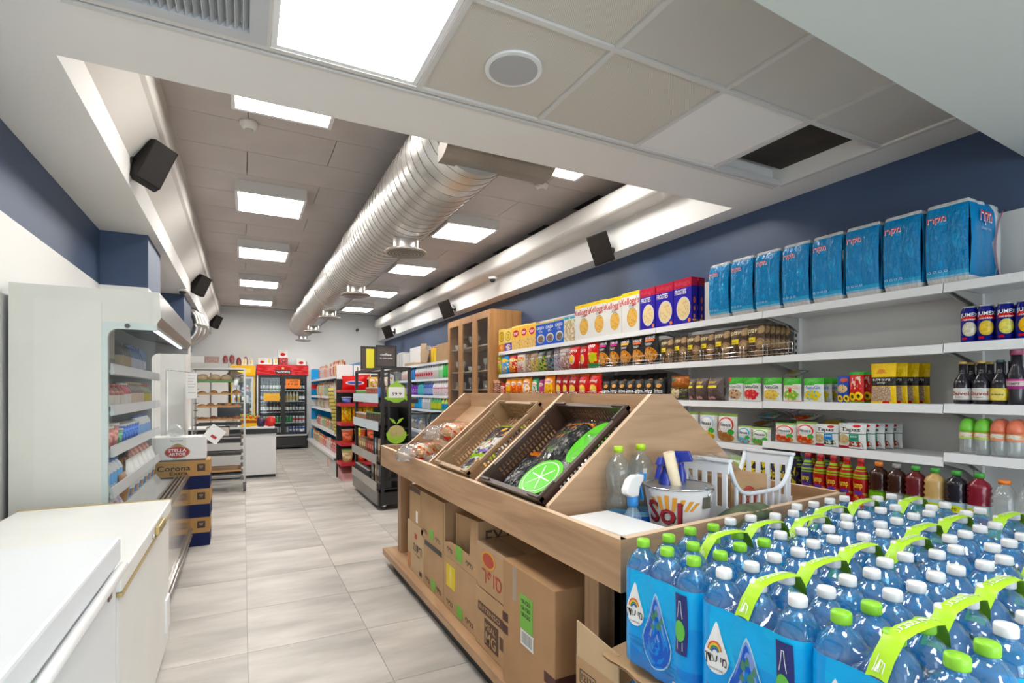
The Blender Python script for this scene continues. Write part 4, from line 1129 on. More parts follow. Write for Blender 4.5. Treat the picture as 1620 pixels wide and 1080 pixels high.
# ---------------------------------------------------------------- top shelf: toilet-paper packs and cereal
def tp_pack():
    w, d, h = .182, .30, .385
    m = PRINT('tissue_pack_front', (.70, .71, .70), [('r', 0, .07, 1, .955, (.015, .23, .46)), ('r', 0, .0, 1, .07, (.62, .60, .58)), ('r', 0, .07, 1, .10, (.30, .48, .62)), ('r', 0, .10, 1, .15, (.10, .36, .58)), ('n', 0, .15, 1, .95, 3, .58, (.03, .30, .55))], .16, bump=.5)
    ms = PRINT('tissue_pack_side', (.70, .71, .70), [('r', 0, .07, .80, .955, (.015, .23, .46)), ('e', .86, .62, .17, .42, (.70, .71, .70)), ('e', .62, .78, .16, .3, (.015, .23, .46)), ('r', .9, .0, 1, 1, (.70, .71, .70)), ('e', .88, .13, .07, .07, (.03, .25, .5))], .18, bump=.25)
    t = thing('tissue_pack', '', 'pack')
    mb = MB()
    # four sides with soft bulges of the rolls inside, top with roll ends
    def side(p0, p1, nrm, k, mi):
        p0, p1, nrm = Vector(p0), Vector(p1), Vector(nrm)
        def f(u, v):
            b = .006 * abs(math.sin(PI * k * u)) + .003 * mnoise.noise(Vector((u * 5, v * 7, k + nrm.x)))
            e = .012 * (max(0, v - .93) / .07) ** 2 + .012 * (max(0, .06 - v) / .06) ** 2
            s = .008 * math.sin(PI * v)
            return p0 + (p1 - p0) * (.5 + (u - .5) * (1 - e * 3)) + nrm * (b + s - e) + Vector((0, 0, h * v))
        mb.grid(f, 12, 10, mi)
    side((-w/2, 0, 0), (w/2, 0, 0), (0, -1, 0), 2, 0)
    side((w/2, 0, 0), (w/2, d, 0), (1, 0, 0), 3, 1)
    side((w/2, d, 0), (-w/2, d, 0), (0, 1, 0), 2, 0)
    side((-w/2, d, 0), (-w/2, 0, 0), (-1, 0, 0), 3, 1)
    def tops(u, v):
        q = abs(math.sin(PI * 2 * u)) ** .4 * abs(math.sin(PI * 3 * v)) ** .4
        return Vector(((u - .5) * w * .97, v * d, h - .010 + .016 * q))
    mb.grid(tops, 16, 18, 2)
    mb.quad((-w/2, 0, .002), (-w/2, d, .002), (w/2, d, .002), (w/2, 0, .002), 2)
    mb.build('wrapped_rolls', [m, ms, M('tissue_white', (.68, .66, .65), .5)], t)
    word = HEB('מקרו')
    f1 = lambda a, b: Vector(((a - .5) * w, -.0175, b * h)); f2 = lambda a, b: Vector((w/2 + .0175, a * d, b * h))
    outl = M('logo_red', (.62, .02, .03), .4)
    text_on(t, word, lambda a, b: f1(a, b) + Vector((.002, .0006, -.002)), WINK, 'lettering', (.06, .745, .50, .83))
    text_on(t, word, f1, outl, 'lettering', (.06, .75, .50, .835))
    text_on(t, word, lambda a, b: f2(a, b) - Vector((.0006, -.003, .003)), WINK, 'lettering', (.22, .70, .60, .85))
    text_on(t, word, f2, outl, 'lettering', (.22, .71, .60, .86))
    text_on(t, HEB('נייר טואלט'), f2, M('pale_blue_ink', (.45, .62, .72), .5), 'lettering', (.26, .63, .58, .665))
    text_on(t, '32', f2, WINK, 'lettering', (.85, .11, .91, .16))
    text_on(t, 'O O O O', f1, M('pale_blue_ink', (.45, .62, .72), .5), 'small_symbols', (.06, .14, .55, .17))
    # the red and blue wave
    def wave(off, th_, m2):
        pts = []
        for i in range(13):
            v = .08 + .86 * i / 12; u = .80 - .10 * math.sin((v - .15) * 5.2) + (.1 if v > .8 else 0) * (v - .8) * 5 + off
            pts.append(f2(min(u, .99), v))
        w2 = MB()
        for a, b in zip(pts[:-1], pts[1:]):
            w2.quad(a, a + Vector((0, th_, 0)), b + Vector((0, th_, 0)), b)
        w2.build('wave_print', m2, t)
    wave(0, .008, M('dark_blue_ink', (.02, .08, .28), .4)); wave(.035, .007, outl)
    return t
tp = Proto(tp_pack())
tpx = [(1121.7, 1153.3), (1153, 1195), (1195, 1235), (1234, 1281.7), (1281.7, 1333), (1333, 1403), (1403, 1465), (1465, 1540)]
for i, (a, b) in enumerate(tpx):
    yb = 2.715 - .1915 * i - .095
    tp.place(2.968, yb, 1.846, -PI/2 + (random.random() - .5) * .05, 'blue shrink-wrapped toilet paper pack on the top shelf, %s' % nth(i, 8), 'pack', 'toilet paper packs on the top shelf', scale=(.93, .97, 1.0))
def cereal(nm, base, layers, side, texts=(), w=.19, h=.3, d=.06):
    m = PRINT('cereal_' + nm, base, layers)
    return Proto(carton('cereal_box', m, side, texts, w, h, d)), (w, h)
FLK = (.62, .38, .12)
cf = cereal('cornflakes', WHT, [('r', 0, .90, 1, 1, (.80, .60, .04)), ('e', .60, .36, .29, .24, (.55, .33, .10)), ('ne', .60, .36, .27, .22, 14, .38, (.72, .46, .18))], M('cornflake_side', (.72, .70, .64), .5),
    [("Kellogg's", (.0, .645, 1., .875), REDINK), ('CORN', (.42, .62, .72, .68), INK), ('FLAKES', (.45, .57, .72, .605), M('grey_ink', (.3, .3, .3), .6)), ('500 g', (.42, .93, .62, .965), M('brown_ink', (.3, .16, .05), .6))])
fs = cereal('frosted', (.045, .035, .30), [('r', 0, .80, 1, 1, (.42, .02, .07)), ('e', .56, .34, .38, .26, (.72, .70, .68)), ('e', .56, .34, .33, .225, (.62, .46, .24)), ('ne', .56, .34, .33, .225, 16, .38, (.78, .64, .40)), ('e', .88, .07, .07, .045, (.7, .25, .05))],
    PRINT('cereal_frosted_side', (.03, .025, .20), [('r', 0, .82, 1, 1, (.30, .01, .05)), ('e', .5, .50, .18, .07, (.42, .10, .04)), ('e', .5, .32, .14, .05, (.45, .14, .05)), ('e', .5, .15, .13, .05, (.55, .2, .05)), ('r', .2, .05, .8, .09, (.6, .35, .05))]),
    [('FROSTIES', (.08, .66, .72, .77), WINK), ("Kellogg's", (.10, .83, .9, .95), M('bright_red_ink', (.62, .03, .08), .5))])
oo = cereal('cookie_rings', (.02, .12, .48), [('r', 0, .93, 1, 1, (.45, .55, .15)), ('n', 0, .93, 1, 1, 5, .5, (.7, .35, .3)), ('e', .55, .30, .40, .20, (.70, .70, .70)), ('e', .55, .27, .32, .15, (.05, .04, .04)), ('ne', .55, .28, .32, .16, 10, .4, (.22, .17, .15))], M('cookie_side', (.02, .10, .40), .4),
    [('OREO', (.1, .70, .9, .83), WINK), ("O's", (.35, .55, .7, .68), WINK)])
hs = cereal('honey_stars', (.78, .50, .14), [('n', 0, 0, 1, .45, 7, .5, (.70, .55, .35)), ('e', .5, .68, .35, .15, (.50, .02, .10)), ('n', 0, 0, 1, .4, 9, .58, (.50, .28, .12)), ('r', 0, .94, 1, 1, (.85, .70, .30))], M('honey_side', (.70, .42, .10), .45), [('star', (.25, .62, .75, .74), WINK)])
ch = cereal('oat_rings', (.78, .58, .22), [('e', .5, .66, .38, .22, (.16, .09, .02)), ('e', .5, .66, .32, .18, (.70, .46, .12)), ('e', .5, .66, .12, .11, (.20, .10, .02)), ('e', .5, .66, .05, .07, (.85, .6, .15)), ('r', 0, 0, 1, .32, (.70, .22, .04)), ('ne', .5, .16, .3, .12, 9, .4, (.8, .6, .3))], M('oat_side', (.65, .42, .12), .45))
ch2 = cereal('oat_rings_purple', (.80, .62, .28), [('e', .5, .66, .38, .22, (.30, .22, .02)), ('e', .5, .66, .32, .18, (.75, .55, .18)), ('e', .5, .66, .12, .11, (.35, .22, .02)), ('e', .5, .66, .05, .07, (.85, .6, .15)), ('r', 0, 0, 1, .36, (.12, .06, .34)), ('ne', .5, .16, .36, .14, 9, .4, (.8, .7, .55))], M('oat_side', (0, 0, 0)))
mu = cereal('muesli', (.70, .70, .62), [('n', 0, 0, 1, .85, 6, .5, (.55, .42, .25)), ('n', 0, 0, 1, .85, 8, .6, (.35, .50, .20)), ('n', 0, 0, 1, .8, 11, .62, (.60, .16, .16)), ('r', .08, .88, .45, .96, (.04, .30, .45)), ('r', .55, .88, .92, .96, (.04, .30, .45)), ('r', 0, 0, .04, 1, (.04, .40, .62)), ('r', .96, 0, 1, 1, (.04, .40, .62)), ('r', 0, .97, 1, 1, (.04, .40, .62))], M('muesli_side', (.05, .35, .5), .5))
top = [(788.9, 798.4, 521, ch, 'oat ring cereal box with orange foot'), (798.4, 809.5, 520, ch2, 'oat ring cereal box with purple foot')]
top += [(a, b, y, hs, 'yellow honey cereal box with red splash') for a, b, y in ((809.5, 823, 516), (823, 835, 513), (835, 847.8, 511))]
top += [(a, b, y, oo, 'blue cookie-ring cereal box') for a, b, y in ((847.8, 862, 511), (862, 876.7, 508), (876.7, 891.8, 504))]
top += [(891.8, 910.2, 500, mu, 'pale blue-edged muesli box')]
top += [(a, b, y, cf, 'white corn flakes box with yellow top') for a, b, y in ((910.2, 933, 482), (933, 957.8, 476), (957.8, 983, 471), (983, 1012, 462))]
top += [(a, b, y, fs, 'dark blue frosted flakes box with red top') for a, b, y in ((1012, 1036.7, 456), (1036.7, 1065, 449), (1065, 1094.4, 441))]
cer = row('top shelf', 'cereal boxes on the top shelf', 2.965, 1.846, [(a, b, y, p[0], p[1], wds, 'box') for a, b, y, p, wds in top])
behind(cer[-1], fs[0], 1, .075, 'dark blue cereal box behind the rightmost flakes box', 'cereal boxes on the top shelf')
# ---------------------------------------------------------------- bags and pouches
def bg(nm, base, layers, texts=(), w=.16, h=.22, d=.06, seed=1, back=None, rough=.32):
    return Proto(bag('snack_bag', PRINT('bag_' + nm, base, layers, rough, bump=.35), texts, w, h, d, back, seed)), (w, h)
Yk = YINK; Wk = WINK
truffle = bg('brown_pouch', BRN, [('e', .82, .84, .2, .13, (.30, .20, .12)), ('ne', .82, .84, .15, .1, 12, .4, (.42, .30, .18)), ('e', .80, .42, .24, .17, (.34, .22, .13)), ('e', .80, .42, .12, .09, (.52, .36, .20)), ('e', .7, .12, .24, .12, (.34, .23, .14)), ('r', .0, .46, .56, .62, (.80, .66, .03)), ('n', .0, .0, .5, .28, 12, .55, (.26, .22, .17))], [('prav', (.06, .70, .62, .88), M('cream_ink', (.72, .60, .28), .5)), ('sale', (.14, .50, .44, .57), M('brown_ink', (.3, .16, .05), .6))], .16, .26, .07, 2)
blackbag = lambda i, c, pos: bg('black_pouch%d' % i, (.022, .02, .019), [('ne', .55, .30, .42, .24, 8, .28, (.58, .24, .07)), ('ne', .50, .26, .3, .18, 12, .42, (.68, .42, .20)), ('r', .16, .72, .82, .79, c), ('r', .22, .64, .72, .66, (.6, .58, .55)), ('r', .26, .60, .68, .62, (.5, .48, .45))], [('snack', (.14, .80, .88, .92), Wk)], .17, .28, .08, 3 + i, M('bag_black_back', (.02, .02, .02), .3))
bb = [blackbag(0, (.55, .04, .25), 0), blackbag(1, (.75, .40, .03), 0), blackbag(2, (.70, .16, .03), 0)]
redc = bg('red_crisps', (.50, .015, .02), [('e', .42, .42, .32, .22, (.68, .62, .55)), ('e', .42, .44, .25, .17, (.80, .55, .05)), ('n', .2, .3, .7, .55, 9, .55, (.75, .35, .04)), ('r', 0, .93, 1, 1, (.55, .10, .06))], [('apro', (.12, .68, .85, .84), Wk)], .17, .27, .08, 7)
redc2 = bg('red_green_crisps', (.50, .015, .02), [('e', .62, .42, .3, .2, (.45, .50, .05)), ('n', .3, .2, 1, .6, 8, .52, (.60, .50, .04)), ('r', 0, 0, 1, .18, (.05, .30, .10))], [('apro', (.15, .75, .75, .92), Wk)], .17, .27, .08, 8)
puff = lambda i, base, c2: bg('puffs%d' % i, base, [('n', .1, .1, .9, .5, 8, .5, c2), ('e', .5, .72, .45, .12, c2), ('n', 0, .3, 1, .75, 10, .58, (.75, .68, .4)), ('r', 0, .0, 1, .08, tuple(x * .6 for x in base))], [('BISLI', (.12, .66, .88, .78), Yk if i % 2 else Wk)], .16, .22, .06, 20 + i)
pf = [puff(0, (.35, .50, .06), (.60, .06, .05)), puff(1, (.06, .30, .68), (.70, .50, .10)), puff(2, (.50, .03, .06), (.70, .50, .10)), puff(3, (.62, .58, .55), (.55, .10, .08))]
trail = lambda i, base, c2, c3: bg('trail%d' % i, base, [('n', 0, 0, 1, .75, 7, .5, c2), ('n', 0, .1, 1, .7, 10, .58, c3), ('r', .1, .62, .8, .78, tuple(x * .5 for x in base))], [('nuts', (.15, .64, .75, .76), Wk)], .16, .24, .06, 30 + i)
tr = [trail(0, (.24, .16, .11), (.45, .32, .22), (.7, .62, .55)), trail(1, (.30, .20, .13), (.55, .42, .22), (.62, .55, .10)), trail(2, (.05, .05, .045), (.30, .45, .05), (.50, .38, .25)), trail(3, (.05, .045, .05), (.20, .12, .08), (.05, .35, .45)), trail(4, (.25, .20, .22), (.50, .42, .42), (.03, .15, .42)), trail(5, (.42, .33, .32), (.30, .14, .10), (.62, .58, .56))]
orange = lambda i, base, c2, txt: bg('orange_crisps%d' % i, base, [('ne', .5, .42, .42, .34, 6, .35, c2), ('e', .5, .70, .40, .10, (.75, .70, .62)), ('n', 0, 0, 1, .35, 9, .55, (.60, .22, .04))], [(txt, (.18, .65, .82, .75), REDINK)], .15, .25, .08, 40 + i)
oc = [orange(0, (.42, .04, .04), (.65, .35, .3), 'bam'), orange(1, (.75, .30, .02), (.80, .50, .08), 'cheetos'), orange(2, (.78, .34, .02), (.60, .10, .03), 'bamba'), orange(3, (.72, .28, .02), (.85, .75, .65), 'nono'), orange(4, (.05, .28, .12), (.60, .60, .55), 'dubi'), orange(5, (.28, .02, .16), (.45, .10, .25), 'kiss'), orange(6, (.76, .26, .02), (.78, .50, .05), 'aprop')]
hot = lambda i, base: bg('hot_crisps%d' % i, base, [('e', .45, .40, .34, .16, (.82, .50, .04)), ('ne', .45, .40, .3, .14, 9, .4, (.85, .62, .25)), ('n', .1, .0, .9, .15, 8, .5, (.75, .55, .30)), ('r', 0, .94, 1, 1, (.55, .20, .05))], [('pring', (.12, .62, .82, .76), Wk), (HEB('טורטית'), (.18, .22, .78, .32), Wk)], .17, .26, .08, 50 + i)
ht = [hot(0, (.34, .015, .02)), hot(1, (.52, .02, .02))]
chip = lambda i, c: bg('black_chips%d' % i, (.022, .021, .021), [('e', .62, .70, .22, .10, (.65, .33, .12)), ('r', 0, 0, 1, .20, c), ('n', .0, .1, 1, .3, 9, .55, (.05, .05, .05))], [('Doritos', (.06, .34, .94, .54), Wk)], .17, .24, .08, 60 + i)
cc = [chip(0, (.25, .04, .30)), chip(1, (.04, .20, .45)), chip(2, (.05, .35, .10)), chip(3, (.45, .03, .04))]
granola = bg('brown_layer', (.34, .12, .045), [('e', .22, .70, .16, .2, (.12, .14, .08)), ('n', .35, .3, 1, .9, 6, .55, (.50, .24, .12)), ('r', 0, 0, 1, .1, (.55, .25, .05))], (), .2, .13, .07, 71)
flatb = bg('dark_flat', (.075, .06, .05), [('e', .25, .5, .16, .4, (.52, .42, .22)), ('e', .5, .5, .14, .38, (.55, .40, .34)), ('n', 0, 0, 1, 1, 8, .6, (.2, .3, .05))], (), .2, .11, .07, 72)
cocoa = bg('cocoa_gusset', (.13, .095, .085), [('r', .0, .56, .75, .66, (.70, .58, .06)), ('e', .18, .12, .13, .07, (.72, .42, .40)), ('e', .48, .12, .13, .07, (.72, .42, .40)), ('r', 0, .9, .12, 1, (.6, .35, .03))], [('prav', (.15, .70, .65, .84), Yk)], .17, .22, .12, 73)
def natur(i, food, c2, txtm, extra=()):
    return bg('green_white%d' % i, (.74, .75, .72), [('r', 0, .74, 1, 1, (.07, .36, .05)), ('r', 0, .70, .6, .76, (.07, .36, .05)), ('e', .45, .30, .40, .20, food), ('ne', .5, .28, .42, .22, 7, .38, c2)] + list(extra), [('NatuGis', (.16, .54, .90, .68), txtm)], .175, .215, .06, 80 + i)
GI = M('grey_ink', (.3, .3, .3), .6)
ng = [natur(0, (.20, .11, .06), (.55, .40, .28), GI, [('r', 0, .82, .16, 1, (.65, .10, .03))]), natur(1, (.72, .24, .14), (.60, .08, .10), INK), natur(2, (.65, .42, .12), (.75, .58, .20), INK), natur(3, (.72, .66, .25), (.25, .45, .10), M('orange_ink', (.7, .38, .15), .5), [('e', .47, .50, .09, .12, (.45, .02, .04)), ('r', 0, 0, 1, .04, (.55, .05, .02))]), natur(4, (.20, .50, .62), (.70, .56, .12), M('blue_ink', (.05, .2, .5), .5))]
seedb = bg('blue_seed', (.035, .08, .34), [('ne', .5, .52, .4, .16, 8, .3, (.65, .48, .25)), ('e', .3, .16, .26, .13, (.82, .58, .03)), ('e', .3, .16, .11, .06, (.10, .05, .02)), ('e', .8, .16, .2, .13, (.82, .58, .03)), ('e', .8, .16, .09, .06, (.10, .05, .02)), ('e', .6, .85, .3, .07, (.55, .10, .06))], (), .15, .22, .06, 90)
seedr = bg('red_seed', (.50, .015, .03), [('r', 0, .90, 1, 1, (.06, .36, .06)), ('r', 0, 0, 1, .05, (.10, .40, .05)), ('e', .30, .20, .24, .13, (.82, .62, .03)), ('e', .30, .20, .10, .06, (.10, .05, .02)), ('e', .72, .22, .24, .13, (.82, .62, .03)), ('e', .72, .22, .10, .06, (.10, .05, .02)), ('n', .2, .45, .9, .85, 7, .56, (.75, .60, .50))], (), .15, .23, .06, 91)
seedy = bg('yellow_seed', (.80, .56, .02), [('r', .0, .44, 1, .66, (.03, .028, .025)), ('r', .0, .05, .82, .43, (.34, .24, .17)), ('n', .0, .05, .82, .43, 26, .52, (.58, .46, .36)), ('e', .44, .80, .16, .06, (.65, .25, .03)), ('e', .44, .765, .24, .02, (.60, .30, .03)), ('e', .60, .03, .14, .04, (.6, .05, .03))], [(HEB('גרעיני דלעת'), (.10, .56, .82, .63), Wk), (HEB('קלויים'), (.30, .48, .62, .54), Wk)], .19, .32, .05, 92)
row('second shelf', 'bags on the second shelf', 2.975, 1.557, [(787.6, 794, 564, pf[0][0], pf[0][1], 'narrow green puffs bag', 'bag'), (793, 806.4, 563, pf[1][0], pf[1][1], 'blue puffs bag', 'bag'), (806.4, 819, 561.5, pf[2][0], pf[2][1], 'dark red puffs bag', 'bag'), (819, 832, 559.5, pf[3][0], pf[3][1], 'white puffs bag', 'bag'),
    (831.6, 840, 559, tr[0][0], tr[0][1], 'small brown snack bag', 'bag'), (840, 852, 558, tr[1][0], tr[1][1], 'brown and yellow snack bag', 'bag'), (851.5, 865.4, 555, tr[2][0], tr[2][1], 'black and green snack bag', 'bag'), (865, 877, 553, tr[3][0], tr[3][1], 'black and teal snack bag', 'bag'), (877, 887, 551, tr[4][0], tr[4][1], 'grey and blue snack bag', 'bag'), (886, 903.6, 549, tr[5][0], tr[5][1], 'silver brown snack bag', 'bag'),
    (902, 919, 548, redc[0], redc[1], 'red crisps bag with yellow emblem', 'bag'), (919, 930.7, 547, redc[0], redc[1], 'red crisps bag with yellow emblem', 'bag'), (930.7, 948, 542, redc2[0], redc2[1], 'red and green crisps bag', 'bag')])
row('second shelf behind wire fence', 'black bags on the second shelf', 2.985, 1.557, [(a, b, y, bb[i][0], bb[i][1], wd, 'bag') for a, b, y, i, wd in ((948, 965, 537, 0, 'black snack bag with pink band'), (965, 982, 535, 0, 'black snack bag with pink band'), (982, 1001, 534, 1, 'black snack bag with amber band'), (1001, 1021, 532, 2, 'black snack bag with orange band'), (1020, 1043, 526, 2, 'black snack bag with orange band'))])
tru = row('second shelf behind wire fence', 'brown pouches on the second shelf', 2.985, 1.557, [(a, b, y, truffle[0], truffle[1], 'brown pouch with yellow label', 'bag') for a, b, y in ((1046, 1067, 536), (1067, 1087.5, 532), (1087.5, 1109, 530), (1109, 1131, 527.7), (1131, 1157, 523), (1157, 1186, 518.5), (1184, 1211, 514))])
behind(tru[-1], truffle[0], 5, .05, 'brown pouch in the stack behind the nearest one', 'brown pouches in the deep stack')
top_b = [((.06, .35, .06), 'green', 858), ((.03, .38, .45), 'teal', 868), ((.03, .16, .50), 'blue', 881)]
for c, nm, px_ in top_b:
    p = bg('lying_' + nm, c, [('n', 0, 0, 1, 1, 5, .6, tuple(x * 1.6 for x in c))], (), .15, .20, .05, 95)
    p[0].place(3.02, AT(px_, 3.02), 1.80 - (.0), -PI/2, '%s snack bag lying on top of the second shelf row' % nm, 'bag', 'bags lying on the second shelf row', rx=0, scale=(1, 1, .14)); 
row('third shelf behind wire fence', 'crisps on the third shelf', 2.985, 1.27, [(a, b, y, oc[i][0], oc[i][1], wd, 'bag') for a, b, y, i, wd in ((793, 801.5, 606, 0, 'dark red small crisps bag'), (801.5, 810, 599, 1, 'orange cheese puffs bag'), (810, 819.6, 598, 2, 'orange peanut puffs bag'), (819.6, 828.6, 598, 2, 'orange peanut puffs bag'), (828.6, 842.5, 596, 3, 'orange and white crisps bag'), (842.5, 853.6, 598, 4, 'green and white crisps bag'), (853.6, 863, 600, 5, 'purple crisps bag'), (863, 879, 593, 6, 'tall orange crisps bag'))])
row('third shelf behind wire fence', 'red crisps on the third shelf', 2.985, 1.27, [(a, b, y, ht[i][0], ht[i][1], wd, 'bag') for a, b, y, i, wd in ((881, 891.5, 592, 0, 'dark red hot crisps bag'), (891.5, 902, 592, 0, 'dark red hot crisps bag'), (902, 917.5, 592, 0, 'dark red hot crisps bag'), (917.5, 934, 591.5, 1, 'bright red hot crisps bag'), (934, 953.5, 590.5, 1, 'bright red hot crisps bag'))])
chp = row('third shelf behind wire fence', 'black chip bags on the third shelf', 2.985, 1.27, [(a, b, y, cc[i % 4][0], cc[i % 4][1], 'black triangle-chip bag', 'bag') for i, (a, b, y) in enumerate(((953.5, 966, 603), (966, 979, 602), (979, 992, 602), (992, 1005, 602), (1005, 1020, 601), (1020, 1035, 600.5), (1035, 1052, 600.5)))])
for i in range(6): cc[(i + 2) % 4][0].place(3.10, chp[i].location.y - .02, 1.271, -PI/2, 'black chip bag in the back row of the third shelf, %s' % nth(i, 6), 'bag', 'back row of black chip bags', scale=(chp[i].scale.x * 1.1, 1, chp[i].scale.z * 1.35))
pc = MB().box(-.06, .06, -.004, 0, 0, .035).build('price_card', ORG, None, (2.943, AT(986, 2.945), 1.232), (0, 0, -PI/2)); tag(pc, 'orange price card on the rail under black chip bags', 'card')
text_flat(pc, '15.90', (-.045, -.0055, .008), (1, 0, 0), (0, 0, 1), .09, .02, INK)
row('third shelf', 'brown packs on the third shelf', 2.985, 1.27, [(1061, 1090, 613, flatb[0], flatb[1], 'dark flat nut pack under a brown one', 'bag')])
granola[0].place(2.99, AT(1076, 2.985), 1.272 + .085, -PI/2, 'brown granola pack lying on the dark flat nut pack', 'bag', 'brown packs on the third shelf', scale=(.95, 1., .78))
row('third shelf', 'dark brown gusset packs', 2.985, 1.27, [(a, b, y, cocoa[0], cocoa[1], 'dark brown gusset pack with yellow band', 'bag') for a, b, y in ((1091.5, 1104, 599), (1102, 1124, 598), (1121, 1147, 597.5))])
gws = row('third shelf', 'green and white snack bags', 2.985, 1.271, [(a, b, y, ng[i][0], ng[i][1], wd, 'bag') for a, b, y, i, wd in ((1152.5, 1178, 597, 0, 'green white bag with brown food picture'), (1177, 1204.7, 597, 1, 'green white bag with salmon food picture'), (1207.6, 1238, 597.5, 2, 'green white bag with golden crisps picture'), (1239, 1269, 598, 3, 'green white bag with red drop and triangles'), (1271.5, 1304.5, 598, 4, 'green white bag with blue bowl picture'))])
behind(gws[-1], ng[4][0], 3, .06, 'green white bag behind the blue bowl bag', 'green white bags in the deep stack', -.012)
sds = row('third shelf', 'seed bags on the third shelf', 2.985, 1.272, [(1325, 1345, 595, seedb[0], seedb[1], 'blue sunflower seed bag', 'bag'), (1343, 1368, 588, seedr[0], seedr[1], 'red sunflower seed bag with green top', 'bag'), (1378, 1419, 575, seedy[0], seedy[1], 'yellow pumpkin seed bag with black band', 'bag')])
behind(sds[1], seedr[0], 2, .06, 'red seed bag behind the front red one', 'red seed bags in depth', -.012)
behind(sds[2], seedy[0], 3, .07, 'yellow seed bag behind the front yellow one', 'yellow seed bags in depth', -.018)
# fourth shelf
def crack(i, ring, food, c2, txt, w=.17, h=.22): return bg('white_cracker%d' % i, (.70, .69, .65), [('r', 0, .90, 1, 1, (.25, .38, .12)), ('e', .5, .60, .40, .27, ring), ('e', .5, .58, .34, .24, (.76, .76, .74)), ('e', .78, .36, .13, .10, (.07, .35, .08)), ('e', .5, .16, .4, .15, food), ('ne', .45, .18, .42, .17, 7, .4, c2), ('r', .1, .27, .36, .38, c2)], [(txt, (.24, .55, .80, .68), M('navy_ink', (.05, .06, .12), .5))], w, h, .07, 100 + i)
ck = [crack(0, (.60, .62, .66), (.45, .25, .45), (.30, .08, .28), 'Fitness'), crack(1, (.45, .58, .72), (.60, .38, .10), (.75, .50, .12), 'Fitness'), crack(2, (.55, .08, .06), (.45, .24, .10), (.35, .17, .07), 'Fitness'), crack(3, (.10, .45, .65), (.45, .20, .08), (.20, .50, .65), 'Fitness'), crack(4, (.22, .50, .12), (.50, .25, .10), (.10, .40, .08), 'Fitness'), crack(5, (.65, .08, .06), (.60, .34, .14), (.60, .10, .06), 'Fitness')]
tapas = [bg('tapas%d' % i, (.72, .73, .72), [('r', 0, .585, 1, .615, (.05, .18, .10)), ('e', .22, .36, .24, .2, (.42, .30, .15)), ('ne', .22, .36, .24, .2, 9, .35, (.58, .46, .28)), ('r', .45, .30, .80, .58, c), ('n', .4, .08, .9, .3, 7, .5, c3), ('r', .0, .0, .40, .1, (.40, .04, .05)), ('e', .68, .90, .14, .06, (.55, .05, .03))], [('Tapas', (.12, .64, .84, .84), INK), ('500', (.5, .45, .75, .52), Wk)], .19, .23, .06, 110 + i) for i, (c, c3) in enumerate((((.05, .25, .55), (.06, .10, .04)), ((.05, .26, .16), (.35, .06, .03))))]
row('fourth shelf', 'cracker bags on the fourth shelf', 2.985, .987, [(a, b, y, ck[i][0], ck[i][1], wd, 'bag') for a, b, y, i, wd in ((1080, 1106, 651, 0, 'white cracker bag with purple mark'), (1106.7, 1137, 652, 1, 'white cracker bag with pale blue ring'), (1136, 1168, 654, 2, 'white cracker bag with dark red arc'), (1167, 1191, 673, 3, 'small white cracker bag with blue ring'), (1190, 1220.7, 676, 4, 'small white cracker bag with green ring'))])
tps = row('fourth shelf', 'red ring cracker bags on the fourth shelf', 2.985, 1.022, [(1226.5, 1262, 669, ck[5][0], ck[5][1], 'white cracker bag with red ring', 'bag'), (1260, 1294, 667, ck[5][0], ck[5][1], 'white cracker bag with red ring', 'bag'), (1290, 1328, 671, tapas[0][0], tapas[0][1], 'white bag with black script and blue square', 'bag'), (1327, 1372, 670, tapas[1][0], tapas[1][1], 'white bag with black script and green square', 'bag')])
behind(tps[-1], tapas[1][0], 4, .06, 'white script bag behind the green square one', 'white script bags in depth', -.014)
for i, (px_, zz, yy) in enumerate(((1187, 1.10, 0), (1195, 1.155, 1), (1222, 1.105, 2), (1252, 1.155, 3), (1228, 1.205, 4), (1300, 1.13, 5), (1268, 1.105, 6))):
    ck[(i + 2) % 6][0].place(3.19, AT(px_, 3.1), zz, -PI/2, 'white snack bag lying flat behind fourth shelf front row, %s' % nth(i, 7), 'bag', 'bags lying flat on the fourth shelf', rx=R(-78), scale=(.9, .6, .62))
ng[2][0].place(3.2, AT(1242, 3.15), 1.44, -PI/2, 'white snack bag lying on top of third shelf bags', 'bag', 'bags lying flat on the third shelf', rx=R(-75), scale=.62)
# tilted pile at the cabinet end
pileb = bg('pile', (.62, .58, .52), [('n', 0, 0, 1, 1, 5, .5, (.60, .10, .05)), ('n', 0, 0, 1, 1, 7, .58, (.75, .55, .05)), ('r', 0, .4, 1, .5, (.04, .04, .04))], (), .16, .2, .03, 120)
for i in range(7): pileb[0].place(2.97, 6.19 - .0 * i, 1.275 + .028 * i, 0, 'striped snack bag in the pile at cabinet end, %s from the bottom' % ORD[i], 'bag', 'pile of bags at the cabinet end', rx=R(-62), scale=(.8, .8, .5))
